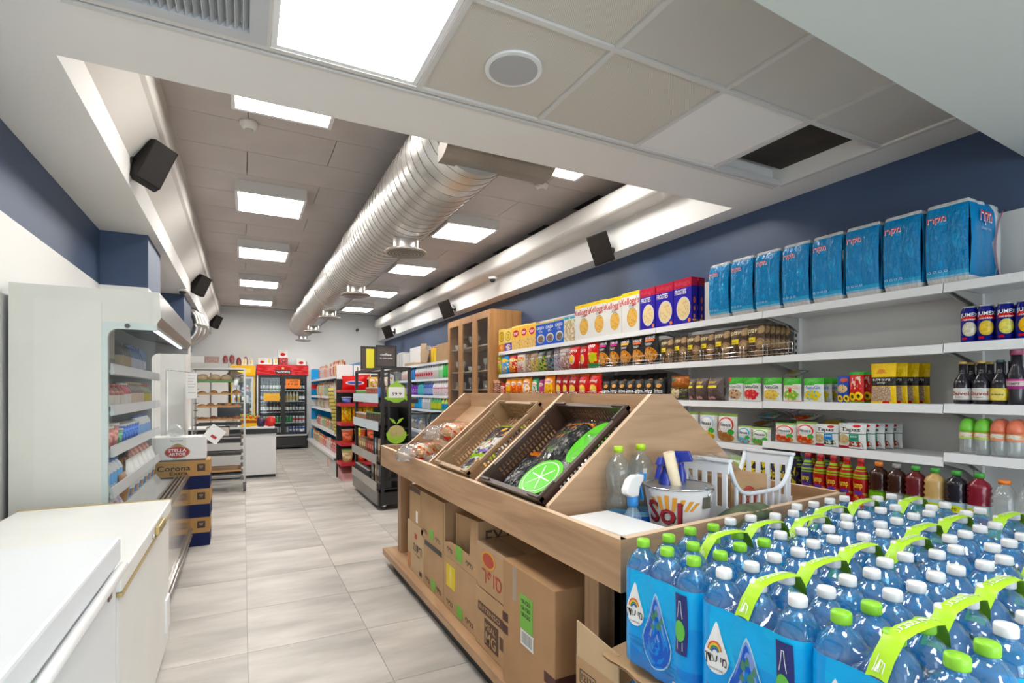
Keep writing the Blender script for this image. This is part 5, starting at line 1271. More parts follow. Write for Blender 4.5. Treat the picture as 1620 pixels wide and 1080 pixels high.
# ---------------------------------------------------------------- right end: cans and bottles
CANB = lambda i, c2: PRINT('juice_can%d' % i, (.02, .025, .20), [('e', .5, .38, .14, .20, c2), ('ne', .5, .38, .12, .17, 9, .45, tuple(min(1, x * 1.25) for x in c2)), ('r', .34, .62, .66, .74, (.55, .03, .03)), ('r', .36, .09, .46, .15, (.6, .05, .04))], .25)
def jcan(i, c2):
    p = [(.026, 0), (.0325, .008), (.0325, .145), (.026, .160), (.025, .165)]
    o = MB().lathe(p, 20).build('juice_can', CANB(i, c2))
    MB().lathe([(.027, .162), (.0275, .168), (.024, .168), (.023, .163)], 20).build('lid', SILV, o)
    text_on(o, 'JUMEX', lambda a, b: Vector((.0345 * math.sin((a - .5) * 2.0), -.0345 * math.cos((a - .5) * 2.0), .115 + .022 * b)), WINK)
    text_on(o, 'nectar', lambda a, b: Vector((.0345 * math.sin((a - .5) * 1.4), -.0345 * math.cos((a - .5) * 1.4), .103 + .008 * b)), WINK)
    return o
jc = [Proto(jcan(0, (.60, .56, .46))), Proto(jcan(1, (.62, .46, .12))), Proto(jcan(2, (.62, .56, .18))), Proto(jcan(3, (.72, .42, .02)))]
for i, (a, b) in enumerate(((1516, 1542), (1543, 1567), (1572, 1600), (1602, 1632))):
    jc[i].place(2.985 + .03, AT((a + b) / 2, 2.985), 1.561, -PI/2 + .38 + .06 * (i - 1), ('dark blue juice can with coconut picture', 'dark blue juice can with pineapple picture', 'dark blue juice can with pale fruit picture', 'dark blue juice can with mango slices')[i] + ' on right shelf', 'can', 'juice cans', scale=1.0)
    jc[(i + 1) % 4].place(3.10, AT((a + b) / 2, 2.985) - .005, 1.561, -PI/2, 'juice can in the back row of the right shelf, %s' % nth(i, 4), 'can', 'juice cans in the back row')
def beer(lm, capm, texts, tall=0):
    prof = [(.030, 0), (.034, .006), (.034, .098), (.029, .118), (.018, .136), (.0145, .150), (.0145, .192)] if not tall else [(.032, 0), (.036, .008), (.032, .06), (.036, .1), (.034, .14), (.022, .18), (.02, .235)]
    return bottle('beer_bottle', prof, DKB, .0155 if not tall else .023, .012 if not tall else .03, capm, (.02, .075) if not tall else (.075, .12), lm, texts)
DUV = PRINT('label_white', (.66, .65, .62), [('r', .3, .0, .7, .06, (.4, .35, .3))]); 
duv = Proto(beer(DUV, GLDP, [('Duvel', (.18, .40, .82, .72), M('dark_red_ink', (.35, .02, .02), .5)), ('belgian', (.34, .2, .66, .28), INK)]))
gold = Proto(beer(PRINT('label_yellow', (.66, .52, .10), [('e', .5, .5, .14, .48, (.72, .60, .22))]), M('cap_teal', (.03, .08, .10), .4), [('St Andre', (.3, .42, .7, .56), INK)]))
tall = Proto(beer(PRINT('label_purple', (.60, .50, .48), [('r', 0, .0, 1, .3, (.30, .05, .18)), ('r', 0, .8, 1, 1, (.40, .08, .22))]), M('cap_berry', (.40, .10, .18), .4), [('TEMPT', (.3, .4, .7, .62), INK)], 1))
for i, (px_, p, nm) in enumerate(((1519, duv, 'dark beer bottle with white label and red script, left one'), (1549, duv, 'dark beer bottle with white label and red script, right one'), (1578.5, gold, 'dark beer bottle with yellow shield label'), (1604, tall, 'tall dark bottle with purple label at the right edge'))):
    p.place(3.01, AT(px_, 2.985), 1.276, -PI/2, nm, 'bottle', 'beer bottles on the right shelf', scale=1.0 if p is not tall else .95)
for i, px_ in enumerate((1532, 1547, 1562, 1580, 1597)): (duv if i < 3 else gold).place(3.13, AT(px_, 3.1), 1.276, -PI/2, 'dark beer bottle in the back row of right shelf, %s' % nth(i, 5), 'bottle', 'beer bottles in the back row')
WATB = CLEAR('pale_bottle', (.86, .88, .87), (.75, .77, .77), .22, .08)
def domed(c, c2):
    prof = [(.026, 0), (.030, .008), (.029, .04), (.030, .075), (.030, .095), (.027, .105)]
    return bottle('flavour_bottle', prof, WATB, .03, .06, c, (.070, .104), PRINT('dome_label' + c2, (.66, .64, .58), [('n', 0, 0, 1, 1, 5, .52, (.6, .3, .15)), ('r', 0, 0, 1, .3, (.45, .55, .2) if c2 == 'g' else (.65, .3, .2))]), (), cap_prof=[(.029, 0), (.031, .015), (.027, .04), (.016, .058), (.006, .064)])
dg = Proto(domed(M('cap_green_dome', (.16, .55, .04), .35), 'g')); dp = Proto(domed(M('cap_coral_dome', (.72, .18, .09), .35), 'p'))
for i, px_ in enumerate((1528, 1552, 1578, 1604)):
    nm = ('green', 'coral')[i // 2]
    (dg if i < 2 else dp).place(3.0, AT(px_, 2.985), 1.047, -PI/2, 'small clear bottle with %s domed cap on right shelf, %s one' % (nm, ('left', 'right')[i % 2]), 'bottle', 'bottles with domed caps')
    (dg if i < 2 else dp).place(3.08, AT(px_ + 6, 3.06), 1.047, -PI/2, 'back row bottle with %s domed cap on right shelf, %s one' % (nm, ('left', 'right')[i % 2]), 'bottle', 'bottles with domed caps, back row')
# bottom shelf
def redcap(i, base): 
    prof = [(.030, 0), (.033, .01), (.034, .06), (.031, .10), (.034, .15), (.032, .19), (.020, .225), (.014, .24), (.014, .25)]
    lm = PRINT('red_drink_label%d' % i, base, [('r', 0, .87, 1, .92, (.25, .42, .03)), ('r', 0, .80, 1, .84, (.25, .42, .03)), ('n', 0, 0, 1, .42, 7, .52, (.55, .28, .10)), ('e', .5, .42, .12, .06, (.12, .06, .25))])
    return bottle('fruit_drink', prof, lm, .016, .022, REDP, (.02, .205), lm, [('Jump', (.28, .50, .72, .72), Yk)])
rd = [Proto(redcap(0, (.06, .04, .14))), Proto(redcap(1, (.36, .02, .03)))]
for i, px_ in enumerate((1278.5, 1298, 1319, 1340, 1362)):
    (rd[0] if i == 0 else rd[1]).place(2.93, AT(px_, 2.93), .622 + .075, -PI/2, ('dark purple' if i == 0 else 'red') + ' fruit drink bottle with red cap on the bottom shelf' + (', %s' % nth(i - 1, 4) if i else ''), 'bottle', 'fruit drinks on the bottom shelf', scale=(1.05, 1.05, 1.05))
for i in range(4): rd[i % 2].place(3.04, AT(1262 + 24 * i, 3.04), .697, -PI/2, 'red-capped drink in the back row of the bottom shelf, %s' % nth(i, 4), 'bottle', 'fruit drinks, back row', scale=1.05)
b = MB().box(2.88, 3.26, 1.66, 2.52, .621, .697).build('shelf_riser', CARD); tag(b, 'flat cardboard tray under the red-capped drinks', 'tray')
big = [(.040, 0), (.045, .01), (.045, .205), (.039, .215), (.046, .228), (.039, .242), (.046, .256), (.039, .270), (.044, .284), (.034, .305), (.016, .318), (.016, .33)]
def tea(base, capm, texts, body, nm='tea_bottle'):
    return Proto(bottle(nm, big, body, .019, .022, capm, (.09, .205), base, texts, n=16))
GC = M('cap_green', (.06, .35, .05), .4); OC = M('cap_orange', (.80, .22, .03), .4); GYC = M('cap_grey', (.30, .29, .28), .4)
TEA = M('tea_dark', (.045, .014, .008), .15); TEAR = M('tea_red', (.14, .015, .018), .15); JUI = M('juice_banana', (.56, .36, .13), .2); JDK = M('juice_grape', (.018, .014, .02), .15); JRD = M('juice_red', (.22, .012, .025), .15)
tl = lambda k, c, c2: PRINT('tea_label%d' % k, c, [('e', .56, .18, .14, .22, c2), ('r', 0, .92, 1, 1, tuple(x * .6 for x in c))])
jl = lambda k, c2: PRINT('juice_label%d' % k, (.45, .58, .62), [('e', .5, .74, .16, .14, (.55, .56, .05)), ('ne', .5, .3, .2, .3, 5, .35, c2)])
bt = [(tea(tl(0, (.16, .36, .03), (.6, .3, .2)), OC, [('tea', (.36, .40, .66, .78), WINK)], TEA), 'dark tea bottle with green label and orange cap', 1388), (tea(tl(1, (.42, .42, .42), (.6, .2, .15)), GYC, [('tea', (.36, .40, .66, .78), WINK)], TEA), 'dark tea bottle with grey label', 1416), (tea(tl(2, (.16, .36, .03), (.75, .60, .05)), GC, [('tea', (.36, .40, .66, .78), WINK)], TEAR), 'red-brown tea bottle with lemon label', 1446),
      (tea(jl(0, (.75, .45, .05)), GC, [(HEB('ספרינג'), (.38, .68, .62, .80), INK)], JUI, 'juice_bottle'), 'tan banana juice bottle with blue label', 1477), (tea(jl(1, (.2, .1, .3)), GC, [(HEB('ספרינג'), (.38, .68, .62, .80), INK)], JDK, 'juice_bottle'), 'black grape juice bottle with green cap', 1511), (tea(jl(2, (.5, .05, .08)), GC, [(HEB('ספרינג'), (.38, .68, .62, .80), INK)], JRD, 'juice_bottle'), 'dark red juice bottle with green cap', 1547)]
for p, nm, px_ in bt: p.place(2.945, AT(px_, 2.93), .622, -PI/2, nm + ' on the bottom shelf', 'bottle', 'large bottles on the bottom shelf')
rnd_ = [(.040, 0), (.046, .01), (.046, .10), (.040, .125), (.046, .16), (.050, .20), (.046, .25), (.030, .29), (.019, .305), (.019, .315)]
cb = Proto(bottle('soda_bottle', rnd_, WATB, .022, .018, OC, (.05, .11), PRINT('soda_label', (.62, .60, .58), [('n', 0, 0, 1, 1, 4, .5, (.5, .55, .6))]), n=18))
for i, px_ in enumerate((1586, 1627)): cb.place(2.95, AT(px_, 2.93), .622, -PI/2, 'large round clear bottle with orange cap on bottom shelf, %s one' % ('left', 'right')[i], 'bottle', 'round clear bottles')
dky = bg('dark_yellow', (.03, .03, .05), [('n', 0, .2, 1, .9, 5, .56, (.65, .52, .03)), ('n', 0, .1, 1, .5, 7, .62, (.05, .15, .40))], [('chips', (.1, .55, .9, .75), Yk)], .14, .26, .06, 140)
for i, px_ in enumerate((1183, 1202, 1221, 1240)): dky[0].place(2.94, AT(px_, 2.92), .622, -PI/2, 'dark bag with yellow letters on bottom shelf behind white basket, %s' % nth(i, 4), 'bag', 'bags behind the basket', scale=(1.0, 1, 1.2))
for i, px_ in enumerate((1120, 1140, 1160)): ck[(i * 2) % 6][0].place(2.94, AT(px_, 2.92), .622, -PI/2, 'white and green bag on bottom shelf behind the stand peak, %s' % nth(i, 3), 'bag', 'white bags behind the stand', scale=(1, 1, 1.3))
# ---------------------------------------------------------------- water packs in the right foreground
WATER = CLEAR('water_bottle', (.50, .82, .98), (.04, .46, .92), .22, .06, .75)
CAPG = M('cap_lime', (.26, .62, .03), .35); CAPW = M('cap_white', (.80, .80, .80), .35)
LIMEH = M('handle_lime', (.42, .72, .02), .4)
wp = [(.030, 0), (.041, .004), (.0435, .02), (.0435, .045), (.041, .052), (.0435, .06), (.0435, .085), (.041, .092), (.0435, .1), (.0435, .17), (.0415, .185), (.0435, .20), (.0435, .252), (.0415, .268), (.036, .282), (.027, .294), (.018, .302), (.0148, .306), (.0145, .312)]
BH = .332
bot_me = MB().lathe(wp, 16, cap1=False).mesh('bottle', WATER)
capm = MB().lathe([(.0170, .311), (.0176, .313), (.0176, .327), (.0160, .331), (.0001, .332)], 18)
cap_g = capm.mesh('cap', CAPG); cap_w = capm.mesh('cap', CAPW)
blab = MB().lathe([(.0442, .105), (.0442, .158)], 16, cap0=False, cap1=False).mesh('bottle_label', PRINT('bottle_label', (.015, .13, .50), [('r', 0, .8, 1, 1, (.03, .30, .62)), ('e', .5, .45, .05, .35, (.10, .45, .08)), ('e', 0., .45, .05, .35, (.10, .45, .08))], .25))
BXY = [(x, y) for y in (-.047, .047) for x in (-.089, 0, .089)]
def film_pt(side, s, v):
    # point on the printed film: side 0 front(-y), 1 right(+x), 2 back, 3 left; s in [0,1]; v height
    hx, hy, r = .089, .047, .0462
    if side in (0, 2):
        x = -hx + 2 * hx * s
        dx = min(abs(x - b) for b in (-hx, 0, hx)); y = -hy - math.sqrt(max(0, r * r - min(dx, r * .42) ** 2))
        if side == 2: x, y = -x, -y
    else:
        y = -hy + 2 * hy * s
        dx = min(abs(y - b) for b in (-hy, hy)); x = hx + math.sqrt(max(0, r * r - min(dx, r * .42) ** 2))
        if side == 3: x, y = -x, -y
    return Vector((x, y, v))
def film_ring(n_side=(14, 9)):
    out = []; hx, hy, r = .089, .047, .0462
    for side, n in ((0, 14), (1, 8), (2, 14), (3, 8)):
        for i in range(n + 1): out.append(film_pt(side, i / n, 0).xy)
        cx, cy, a0 = ((hx, -hy, 270), (hx, hy, 0), (-hx, hy, 90), (-hx, -hy, 180))[side]
        for q in (22, 45, 68): out.append(Vector((cx + r * math.cos(R(a0 + q)), cy + r * math.sin(R(a0 + q)))))
    return out
RING = film_ring()
CYAN = PRINT('film_cyan', (.012, .36, .75), [('r', 0, .0, 1, .26, (.015, .24, .62)), ('n', 0, .02, 1, .25, 3, .5, (.02, .33, .72)), ('r', 0, .66, 1, 1, (.02, .44, .80)), ('n', 0, .55, 1, 1, 2.2, .52, (.03, .48, .82))], .2, bump=.15)
SHR = CLEAR('shrink_film', (.96, .985, 1), (.8, .9, 1), .03, .08, .8)
def ztop(x, y):
    d = min(math.hypot(x - bx, y - by) for bx, by in BXY)
    pr = [(.0, .306), (.019, .303), (.027, .295), (.036, .283), (.0415, .270), (.047, .258), (.07, .238)]
    for (d0, z0), (d1, z1) in zip(pr[:-1], pr[1:]):
        if d0 <= d <= d1: return z0 + (z1 - z0) * (d - d0) / (d1 - d0)
    return .238
def make_pack(variant):
    t = thing('water_pack', '', 'pack')
    for bx, by in BXY:
        b = obj('bottle', bot_me, t, (bx, by, 0)); b.rotation_euler = (0, 0, bx * 40 + by * 30)
        obj('cap', cap_g if 'g' in variant else cap_w, b); obj('bottle_label', blab, b)
    mb = MB(); n = len(RING); zs = [.0, .008, .06, .12, .18, .23, .258]
    ins = [.008, 0, 0, .0006, 0, 0, .001]
    for z, i_ in zip(zs, ins):
        for p in RING: mb.v.append((p.x * (1 - i_ * 8), p.y * (1 - i_ * 11), z))
    for j in range(len(zs) - 1):
        for i in range(n):
            i2 = (i + 1) % n
            u0, u1 = i / n * 2, (i + 1) / n * 2
            mb.face((j*n + i, j*n + i2, (j+1)*n + i2, (j+1)*n + i), 0, ((u0, zs[j] / .258), (u1, zs[j] / .258), (u1, zs[j+1] / .258), (u0, zs[j+1] / .258)), True)
    f = mb.build('printed_film', CYAN, t)
    # clear film drawn over the shoulders
    mb = MB(); cx = len(mb.v)
    rings = []
    for k in range(6):
        s = 1 - k * .17
        for p in RING:
            x, y = p.x * s, p.y * s
            mb.v.append((x, y, ztop(x, y) + .003 + .0006 * mnoise.noise(Vector((x * 30, y * 30, 3))) if k else .258))
    for j in range(5):
        for i in range(n):
            i2 = (i + 1) % n
            mb.face((j*n + i, j*n + i2, (j+1)*n + i2, (j+1)*n + i), 0, None, True)
    mb.build('clear_film', SHR, t)
    # prints on the long sides (front and back alike)
    def on(side, off=.0012):
        def fn(a, b):
            x = -.120 + .240 * a; hx, hy, r = .089, .047, .0462
            if abs(x) <= hx: p = film_pt(0, (x + hx) / (2 * hx), b * .258); n = Vector((0, -1, 0))
            else:
                q = (abs(x) - hx) / r; sx = 1 if x > 0 else -1
                n = Vector((sx * math.sin(q), -math.cos(q), 0)); p = Vector((sx * hx, -hy, b * .258)) + n * r
            p = p + n * off
            return p if side == 0 else Vector((-p.x, -p.y, p.z))
        return fn
    def patch(name, pts_fn, mat, side, off, nu=10, nv=10, par=f):
        g = MB(); fn = on(side, off)
        g.grid(lambda u, v: fn(*pts_fn(u, v)), nu, nv, 0)
        return g.build(name, mat, par)
    def drop(cu, cv, ru, rv):
        # pointed drop
        def pf_(u, v):
            th_ = 2 * PI * u; rr = v
            x = math.sin(th_); y = -math.cos(th_)
            y2 = y + max(0, y) ** 3 * .9
            x2 = x * (1 - .62 * max(0, y) ** 1.5)
            return cu + ru * rr * x2, cv + rv * rr * y2
        return pf_
    for side in (0, 2):
        patch('logo_drop', drop(.20, .58, .135, .155), WINK, side, .0016, 20, 4)
        patch('picture_rim', drop(.53, .37, .215, .26), M('pale_aqua', (.40, .66, .80), .4), side, .0014, 24, 4)
        patch('picture_drop', drop(.53, .37, .20, .245), PRINT('waterfall', (.02, .10, .42), [('r', 0, 0, 1, 1, (.015, .13, .50)), ('n', 0, 0, 1, 1, 4, .52, (.06, .26, .62)), ('n', .3, 0, .7, 1, 3, .55, (.28, .36, .66))], .3), side, .0022, 24, 6)
        for (a, b, c, d) in ((.50, .62, .03, .035), (.57, .54, .035, .03), (.49, .52, .03, .025), (.60, .60, .022, .03), (.54, .66, .022, .03)):
            patch('leaf', drop(a, b, c, d), GREEN_L, side, .003, 10, 2)
        patch('navy_strip', lambda u, v: (.80 + .15 * u + .012 * math.sin(PI * v), .40 + .56 * v), M('navy_print', (.012, .022, .16), .3), side, .0014, 6, 10)
        patch('green_oval', lambda u, v: (.872 + .062 * v * math.cos(2 * PI * u), .62 + .10 * v * math.sin(2 * PI * u)), LIME2, side, .0026, 18, 2)
        g = MB(); fn = on(side, .002)
        ol = [(-.035, .44), (-.035, .52), (-.035, .74), (-.02, .82), (-.012, .90), (.012, .90), (.02, .82), (.035, .74), (.035, .52), (.035, .44)]
        for (a0, b0), (a1, b1) in zip(ol[:-1], ol[1:]):
            if .50 < (b0 + b1) / 2 < .73: continue
            dn = Vector((b1 - b0, -(a1 - a0))); dn = dn / (dn.length or 1) * .006
            g.quad(fn(.872 + a0, b0), fn(.872 + a1, b1), fn(.872 + a1 + dn.x, b1 + dn.y), fn(.872 + a0 + dn.x, b0 + dn.y))
        g.build('bottle_outline', WINK, f)
        if side == 0:
            text_on(f, HEB('מי עדן'), on(0, .003), INK, 'lettering', (.085, .49, .315, .585))
            text_on(f, HEB('מים מינרלים'), on(0, .003), INK, 'lettering', (.13, .455, .27, .475))
            for ci, ((c_, k)) in enumerate((((.70, .12, .03), 1.0), ((.80, .55, .03), .82), ((.05, .25, .08), .64), ((.03, .08, .40), .46))):
                gg = MB(); fo = on(0, .003)
                for i in range(8):
                    a0, a1 = R(20 + 150 * i / 8), R(20 + 150 * (i + 1) / 8); r0, r1 = k * .085, (k - .17) * .085
                    P_ = lambda a, r: fo(.20 + r * math.cos(a) * .9 - .01, .60 + r * math.sin(a) * 1.25)
                    gg.quad(P_(a0, r0), P_(a1, r0), P_(a1, r1), P_(a0, r1))
                gg.build('rainbow_band', M('rainbow%d' % ci, c_, .4), f)
            for k in range(3): text_on(f, HEB('מים מינרלים טבעיים'), on(0, .002), M('navy_print', (0, 0, 0)), 'lettering', (.10 + .03 * k, .30 - .035 * k, .36, .322 - .035 * k))
            for k in range(3): text_on(f, HEB('נוף טבעי'), on(0, .002), M('navy_print', (0, 0, 0)), 'lettering', (.66, .20 - .04 * k, .82, .225 - .04 * k))
            patch('barcode', lambda u, v: (.76 + .12 * u, .0 + .10 * v), PRINT('barcode', (.75, .75, .74), [('s', .08, .15, .92, .9, 17, .5, (.03, .03, .03), 'u')]), 0, .002, 3, 2)
    # carrying strip over the middle
    if 'n' not in variant:
        hp = [(-.100, .262), (-.086, .296), (-.062, .328), (-.03, .3355), (0, .337), (.03, .336), (.058, .330), (.08, .306), (.094, .278)]
        g = MB(); lift = .006
        def hf(u, v):
            k = u * (len(hp) - 1); i = min(int(k), len(hp) - 2); q = k - i
            y = hp[i][0] * (1 - q) + hp[i + 1][0] * q; z = hp[i][1] * (1 - q) + hp[i + 1][1] * q
            return Vector(((v - .5) * .034 + .012 * math.sin(u * 3), y, z + .004 * math.sin(v * PI)))
        g.grid(hf, 24, 3, 0)
        h = g.build('carry_strip', LIMEH, t)
        text_on(h, HEB('מי עדן בטבע'), lambda a, b: hf(.28 + .5 * a, .75 - .5 * b) + Vector((0, -.0006, .0016)), WINK)
        text_on(h, HEB('עדן'), lambda a, b: hf(.13 - .10 * b, .25 + .5 * a) + Vector((0, -.0022, .0006)), WINK)
    return t
GREEN_L = M('leaf_print', (.05, .22, .12), .4); LIME2 = M('oval_green', (.12, .50, .06), .35)
packGN = Proto(make_pack('gn')); packG = Proto(make_pack('g')); packW = Proto(make_pack('w'))
colX = [1.028, 1.23, 1.432, 1.622, 1.82, 2.03, 2.235]
rows_ = [(1.035, .763, .498), (1.063, .784, .515), (1.09, .815, .53), (1.07, .79, .515), (1.13, .85, .575), (1.14, .86, .585), (1.08, .80, .525)]
cn = ['aisle-side column', 'second column', 'third column', 'fourth column', 'fifth column', 'sixth column', 'shelf-side column']
rn = ['back', 'middle', 'front']
greens = {(0, 0), (1, 0), (0, 2)}
for i, x in enumerate(colX):
    for j, y in enumerate(rows_[i]):
        g = (i, j) in greens
        (packGN if (i, j) == (0, 0) else packG if g else packW).place(x, y, .600, -PI/2 + (random.random() - .5) * .05, 'six-pack of water bottles with %s caps, %s of the %s' % ('green' if g else 'white', rn[j], cn[i]), 'pack', 'water six-packs in the foreground stack')
# lower layer under a cardboard sheet
for j, y in enumerate(rows_[0]):
    packW.place(1.035, y, .258, -PI/2, 'water six-pack in the lower layer under cardboard sheet, %s one' % rn[j], 'pack', 'lower water packs')
def sheetf(u, v):
    x = .925 + 1.43 * u; y = .34 + .90 * v
    e = max(0, .08 - u) / .08
    return Vector((x - .012 * e * mnoise.noise(Vector((v * 9, 2, 1))), y, .5975 - .02 * e + .010 * e * mnoise.noise(Vector((v * 14, 5, 2)))))
mb = MB(); mb.grid(sheetf, 24, 24); n0 = len(mb.v)
mb.grid(lambda u, v: sheetf(u, v) - Vector((0, 0, .006)), 24, 24, flip=True)
o = mb.build('cardboard_sheet', CARD); tag(o, 'torn cardboard sheet between the two layers of water packs', 'sheet')
o = MB().box(1.16, 2.34, .36, 1.20, .258, .585).build('cardboard_block', CARD); tag(o, 'large cardboard block carrying the water packs behind the lower layer', 'box')
t = thing('wooden_pallet', 'wooden pallet stack under the water packs', 'pallet', (0, 0, 0))
for k in range(2):
    for i in range(6): MB().box(.94 + .24 * i, 1.12 + .24 * i, .36, 1.22, .105 + .128 * k, .128 + .128 * k).build('slat', STX, t)
    for y in (.37, .75, 1.12): MB().box(.94, 2.32, y, y + .09, .0 + .128 * k, .105 + .128 * k).build('bearer', STX, t)
# ---------------------------------------------------------------- cartons under the stand
def obox(label, y0, y1, z0, h, d=.36, x=1.02, mat=CARD, flaps=None, name='carton', cat='box', texts=(), extra=None, group='cartons under the produce stand'):
    # a carton whose front faces the aisle (-X); y1 > y0
    w = y1 - y0
    t = thing(name, label, cat, (x, (y0 + y1) / 2, z0), -PI/2, group)
    MB().box(-w/2 + .002, w/2 - .002, 0, d, 0, h).build('body', mat, t, bevel=.003)
    for s, a0, b0, wd, hh, m in texts: text_flat(t, s, (-w/2 + a0 * w, -.0012, b0 * h), (1, 0, 0), (0, 0, 1), wd * w, hh * h, m)
    if extra: extra(t, w, h, d)
    return t
LG = M('label_green', (.16, .42, .05), .6); LY = M('label_yellow', (.85, .75, .02), .6)
def seam(t, w, h, d):
    MB().box(-w/2 + .003, w/2 - .003, -.0012, 0, h * .5, h * .5 + .002).build('seam_line', M('card_shade', (.25, .15, .08), .8), t)
def lab(a0, b0, wd, hh, m, nm='label'):
    def f(t, w, h, d): MB().box(-w/2 + a0 * w, -w/2 + (a0 + wd) * w, -.002, -.0002, b0 * h, (b0 + hh) * h).build(nm, m, t)
    return f
def many(*fs):
    def f(t, w, h, d):
        for q in fs: q(t, w, h, d)
    return f
def notch(t, w, h, d):
    MB().box(-w*.42, w*.42, -.002, 0, h * .88, h * .985).build('open_slot', BLACK, t)
HW = M('handwriting', (.05, .04, .035), .7)
obox('pale carton with red corner print and black Hebrew word, far end of the lower shelf', 3.24, 3.60, .121, .33, mat=CARD2, texts=[(HEB('הפתעה'), .42, .45, .5, .16, INK), (HEB('חטיף'), .52, .36, .3, .06, INK)], extra=many(lab(.5, .72, .12, .1, REDINK), lab(.05, .05, .18, .3, M('orange_print', (.55, .22, .08), .6)), lab(.78, .06, .14, .08, INK)))
obox('plain brown carton with white vertical sticker on top of the far pale one', 3.295, 3.55, .452, .245, texts=[], extra=many(lab(.62, .08, .14, .3, PAPER, 'sticker'), lab(.05, .86, .9, .12, M('carton_print', (.10, .05, .03), .7))))
obox('brown carton with green label on lower shelf, second stack from far end', 2.86, 3.235, .121, .29, texts=[(HEB('גלילי'), .12, .10, .22, .12, HW), (HEB('גלילי'), .66, .10, .24, .12, HW)], extra=many(notch, lab(.42, .05, .2, .22, LG)))
obox('tall brown carton with green label on top of second stack', 2.865, 3.29, .413, .285, texts=[(HEB('גלילי'), .10, .10, .2, .11, HW), (HEB('גלילי'), .68, .10, .2, .11, HW)], extra=lab(.42, .08, .18, .2, LG))
obox('brown carton with bright yellow note on lower shelf, third stack', 2.372, 2.855, .121, .29, texts=[(HEB('גלילי'), .10, .10, .2, .1, HW), (HEB('גלילי'), .68, .10, .22, .1, HW)], extra=many(lab(.10, .45, .28, .42, LY, 'yellow_note'), lab(.42, .05, .18, .2, LG)))
# open tray carton
def open_carton():
    y0, y1, z0, h, d = 2.36, 2.855, .413, .285, .36
    w = y1 - y0
    t = thing('open_carton', 'open brown display carton with another carton tilted inside it', 'box', (1.02, (y0 + y1) / 2, z0), -PI/2, 'cartons under the produce stand')
    e = .006
    mb = MB().prism([(-w/2, 0), (w/2, 0), (w/2, h), (w/2 - .09, h * .95), (w/2 - .11, .09), (-w/2 + .10, .09), (-w/2 + .02, .25 * h), (-w/2 + .02, h), (-w/2, h)], 'y', 0, e); mb.build('cut_front', CARD, t)
    MB().box(-w/2, -w/2 + e, e, d, 0, h).build('side', CARD, t); MB().box(w/2 - e, w/2, e, d, 0, h).build('side', CARD, t); MB().box(-w/2, w/2, d - e, d, 0, h).build('back', CARD, t); MB().box(-w/2, w/2, e, d - e, 0, e).build('bottom', CARD, t)
    text_flat(t, HEB('גלילי'), (-w*.38, -.0012, .03), (1, 0, 0), (0, 0, 1), .08, .03, HW); text_flat(t, HEB('גלילי'), (w*.18, -.0012, .03), (1, 0, 0), (0, 0, 1), .09, .03, HW)
    MB().box(-w*.10, w*.08, -.002, 0, .02, .10).build('label', LG, t)
    text_flat(t, 'EXTRA', (w/2 + .0012, .04, .16), (0, 1, 0), (0, 0, 1), .26, .08, M('carton_print', (0, 0, 0)))
    MB().box(w/2, w/2 + .001, .02, .08, .05, .13).build('side_label', LG, t)
    return t
open_carton()
o = MB().box(-.14, .12, .05, .32, .008, .24).build('inner_carton', CARD, None, (1.03, 2.63, .415), (0, R(0), -PI/2 + .12)); tag(o, 'brown carton standing inside the open display carton', 'box')
obox('taped brown carton with red oval logo and red Hebrew word, fourth stack top', 2.0, 2.35, .402, .215, x=1.01, texts=[(HEB('סופר'), .18, .18, .6, .30, M('red_print', (.42, .06, .03), .7))], extra=many(lambda t, w, h, d: MB().prism([(-w*.12 + .075 * math.cos(R(a)), h * .70 + .042 * math.sin(R(a))) for a in range(0, 360, 20)], 'y', -.0015, -.0003).build('oval_rim', M('oval_gold', (.62, .30, .03), .6), t),
    lambda t, w, h, d: MB().prism([(-w*.12 + .060 * math.cos(R(a)), h * .70 + .032 * math.sin(R(a))) for a in range(0, 360, 20)], 'y', -.0022, -.001).build('red_oval', M('red_print', (0, 0, 0)), t),
    lambda t, w, h, d: MB().box(-w/2 + .002, w/2, -.0015, d * .3, h * .90, h + .001).build('clear_tape', FILM, t)))
obox('brown carton with black block print on the lower shelf, fourth stack', 2.0, 2.37, .121, .275, x=1.01, extra=many(lambda t, w, h, d: text_flat(t, 'INTENSO', (-w*.36, -.0028, h*.66), (1, 0, 0), (0, 0, 1), w*.62, h*.08, CARD), lab(.10, .62, .76, .15, M('carton_print', (0, 0, 0)), 'print_bar'), lab(.30, .12, .40, .44, M('carton_print', (0, 0, 0)), 'print_block'), lab(.74, .28, .12, .2, M('carton_print', (0, 0, 0)), 'print_spot'),
    lambda t, w, h, d: text_flat(t, 'MG', (-w*.16, -.0028, h*.16), (1, 0, 0), (0, 0, 1), w*.3, h*.2, CARD), lambda t, w, h, d: text_flat(t, 'MEAL', (-w*.17, -.0028, h*.40), (1, 0, 0), (0, 0, 1), w*.3, h*.1, CARD)))
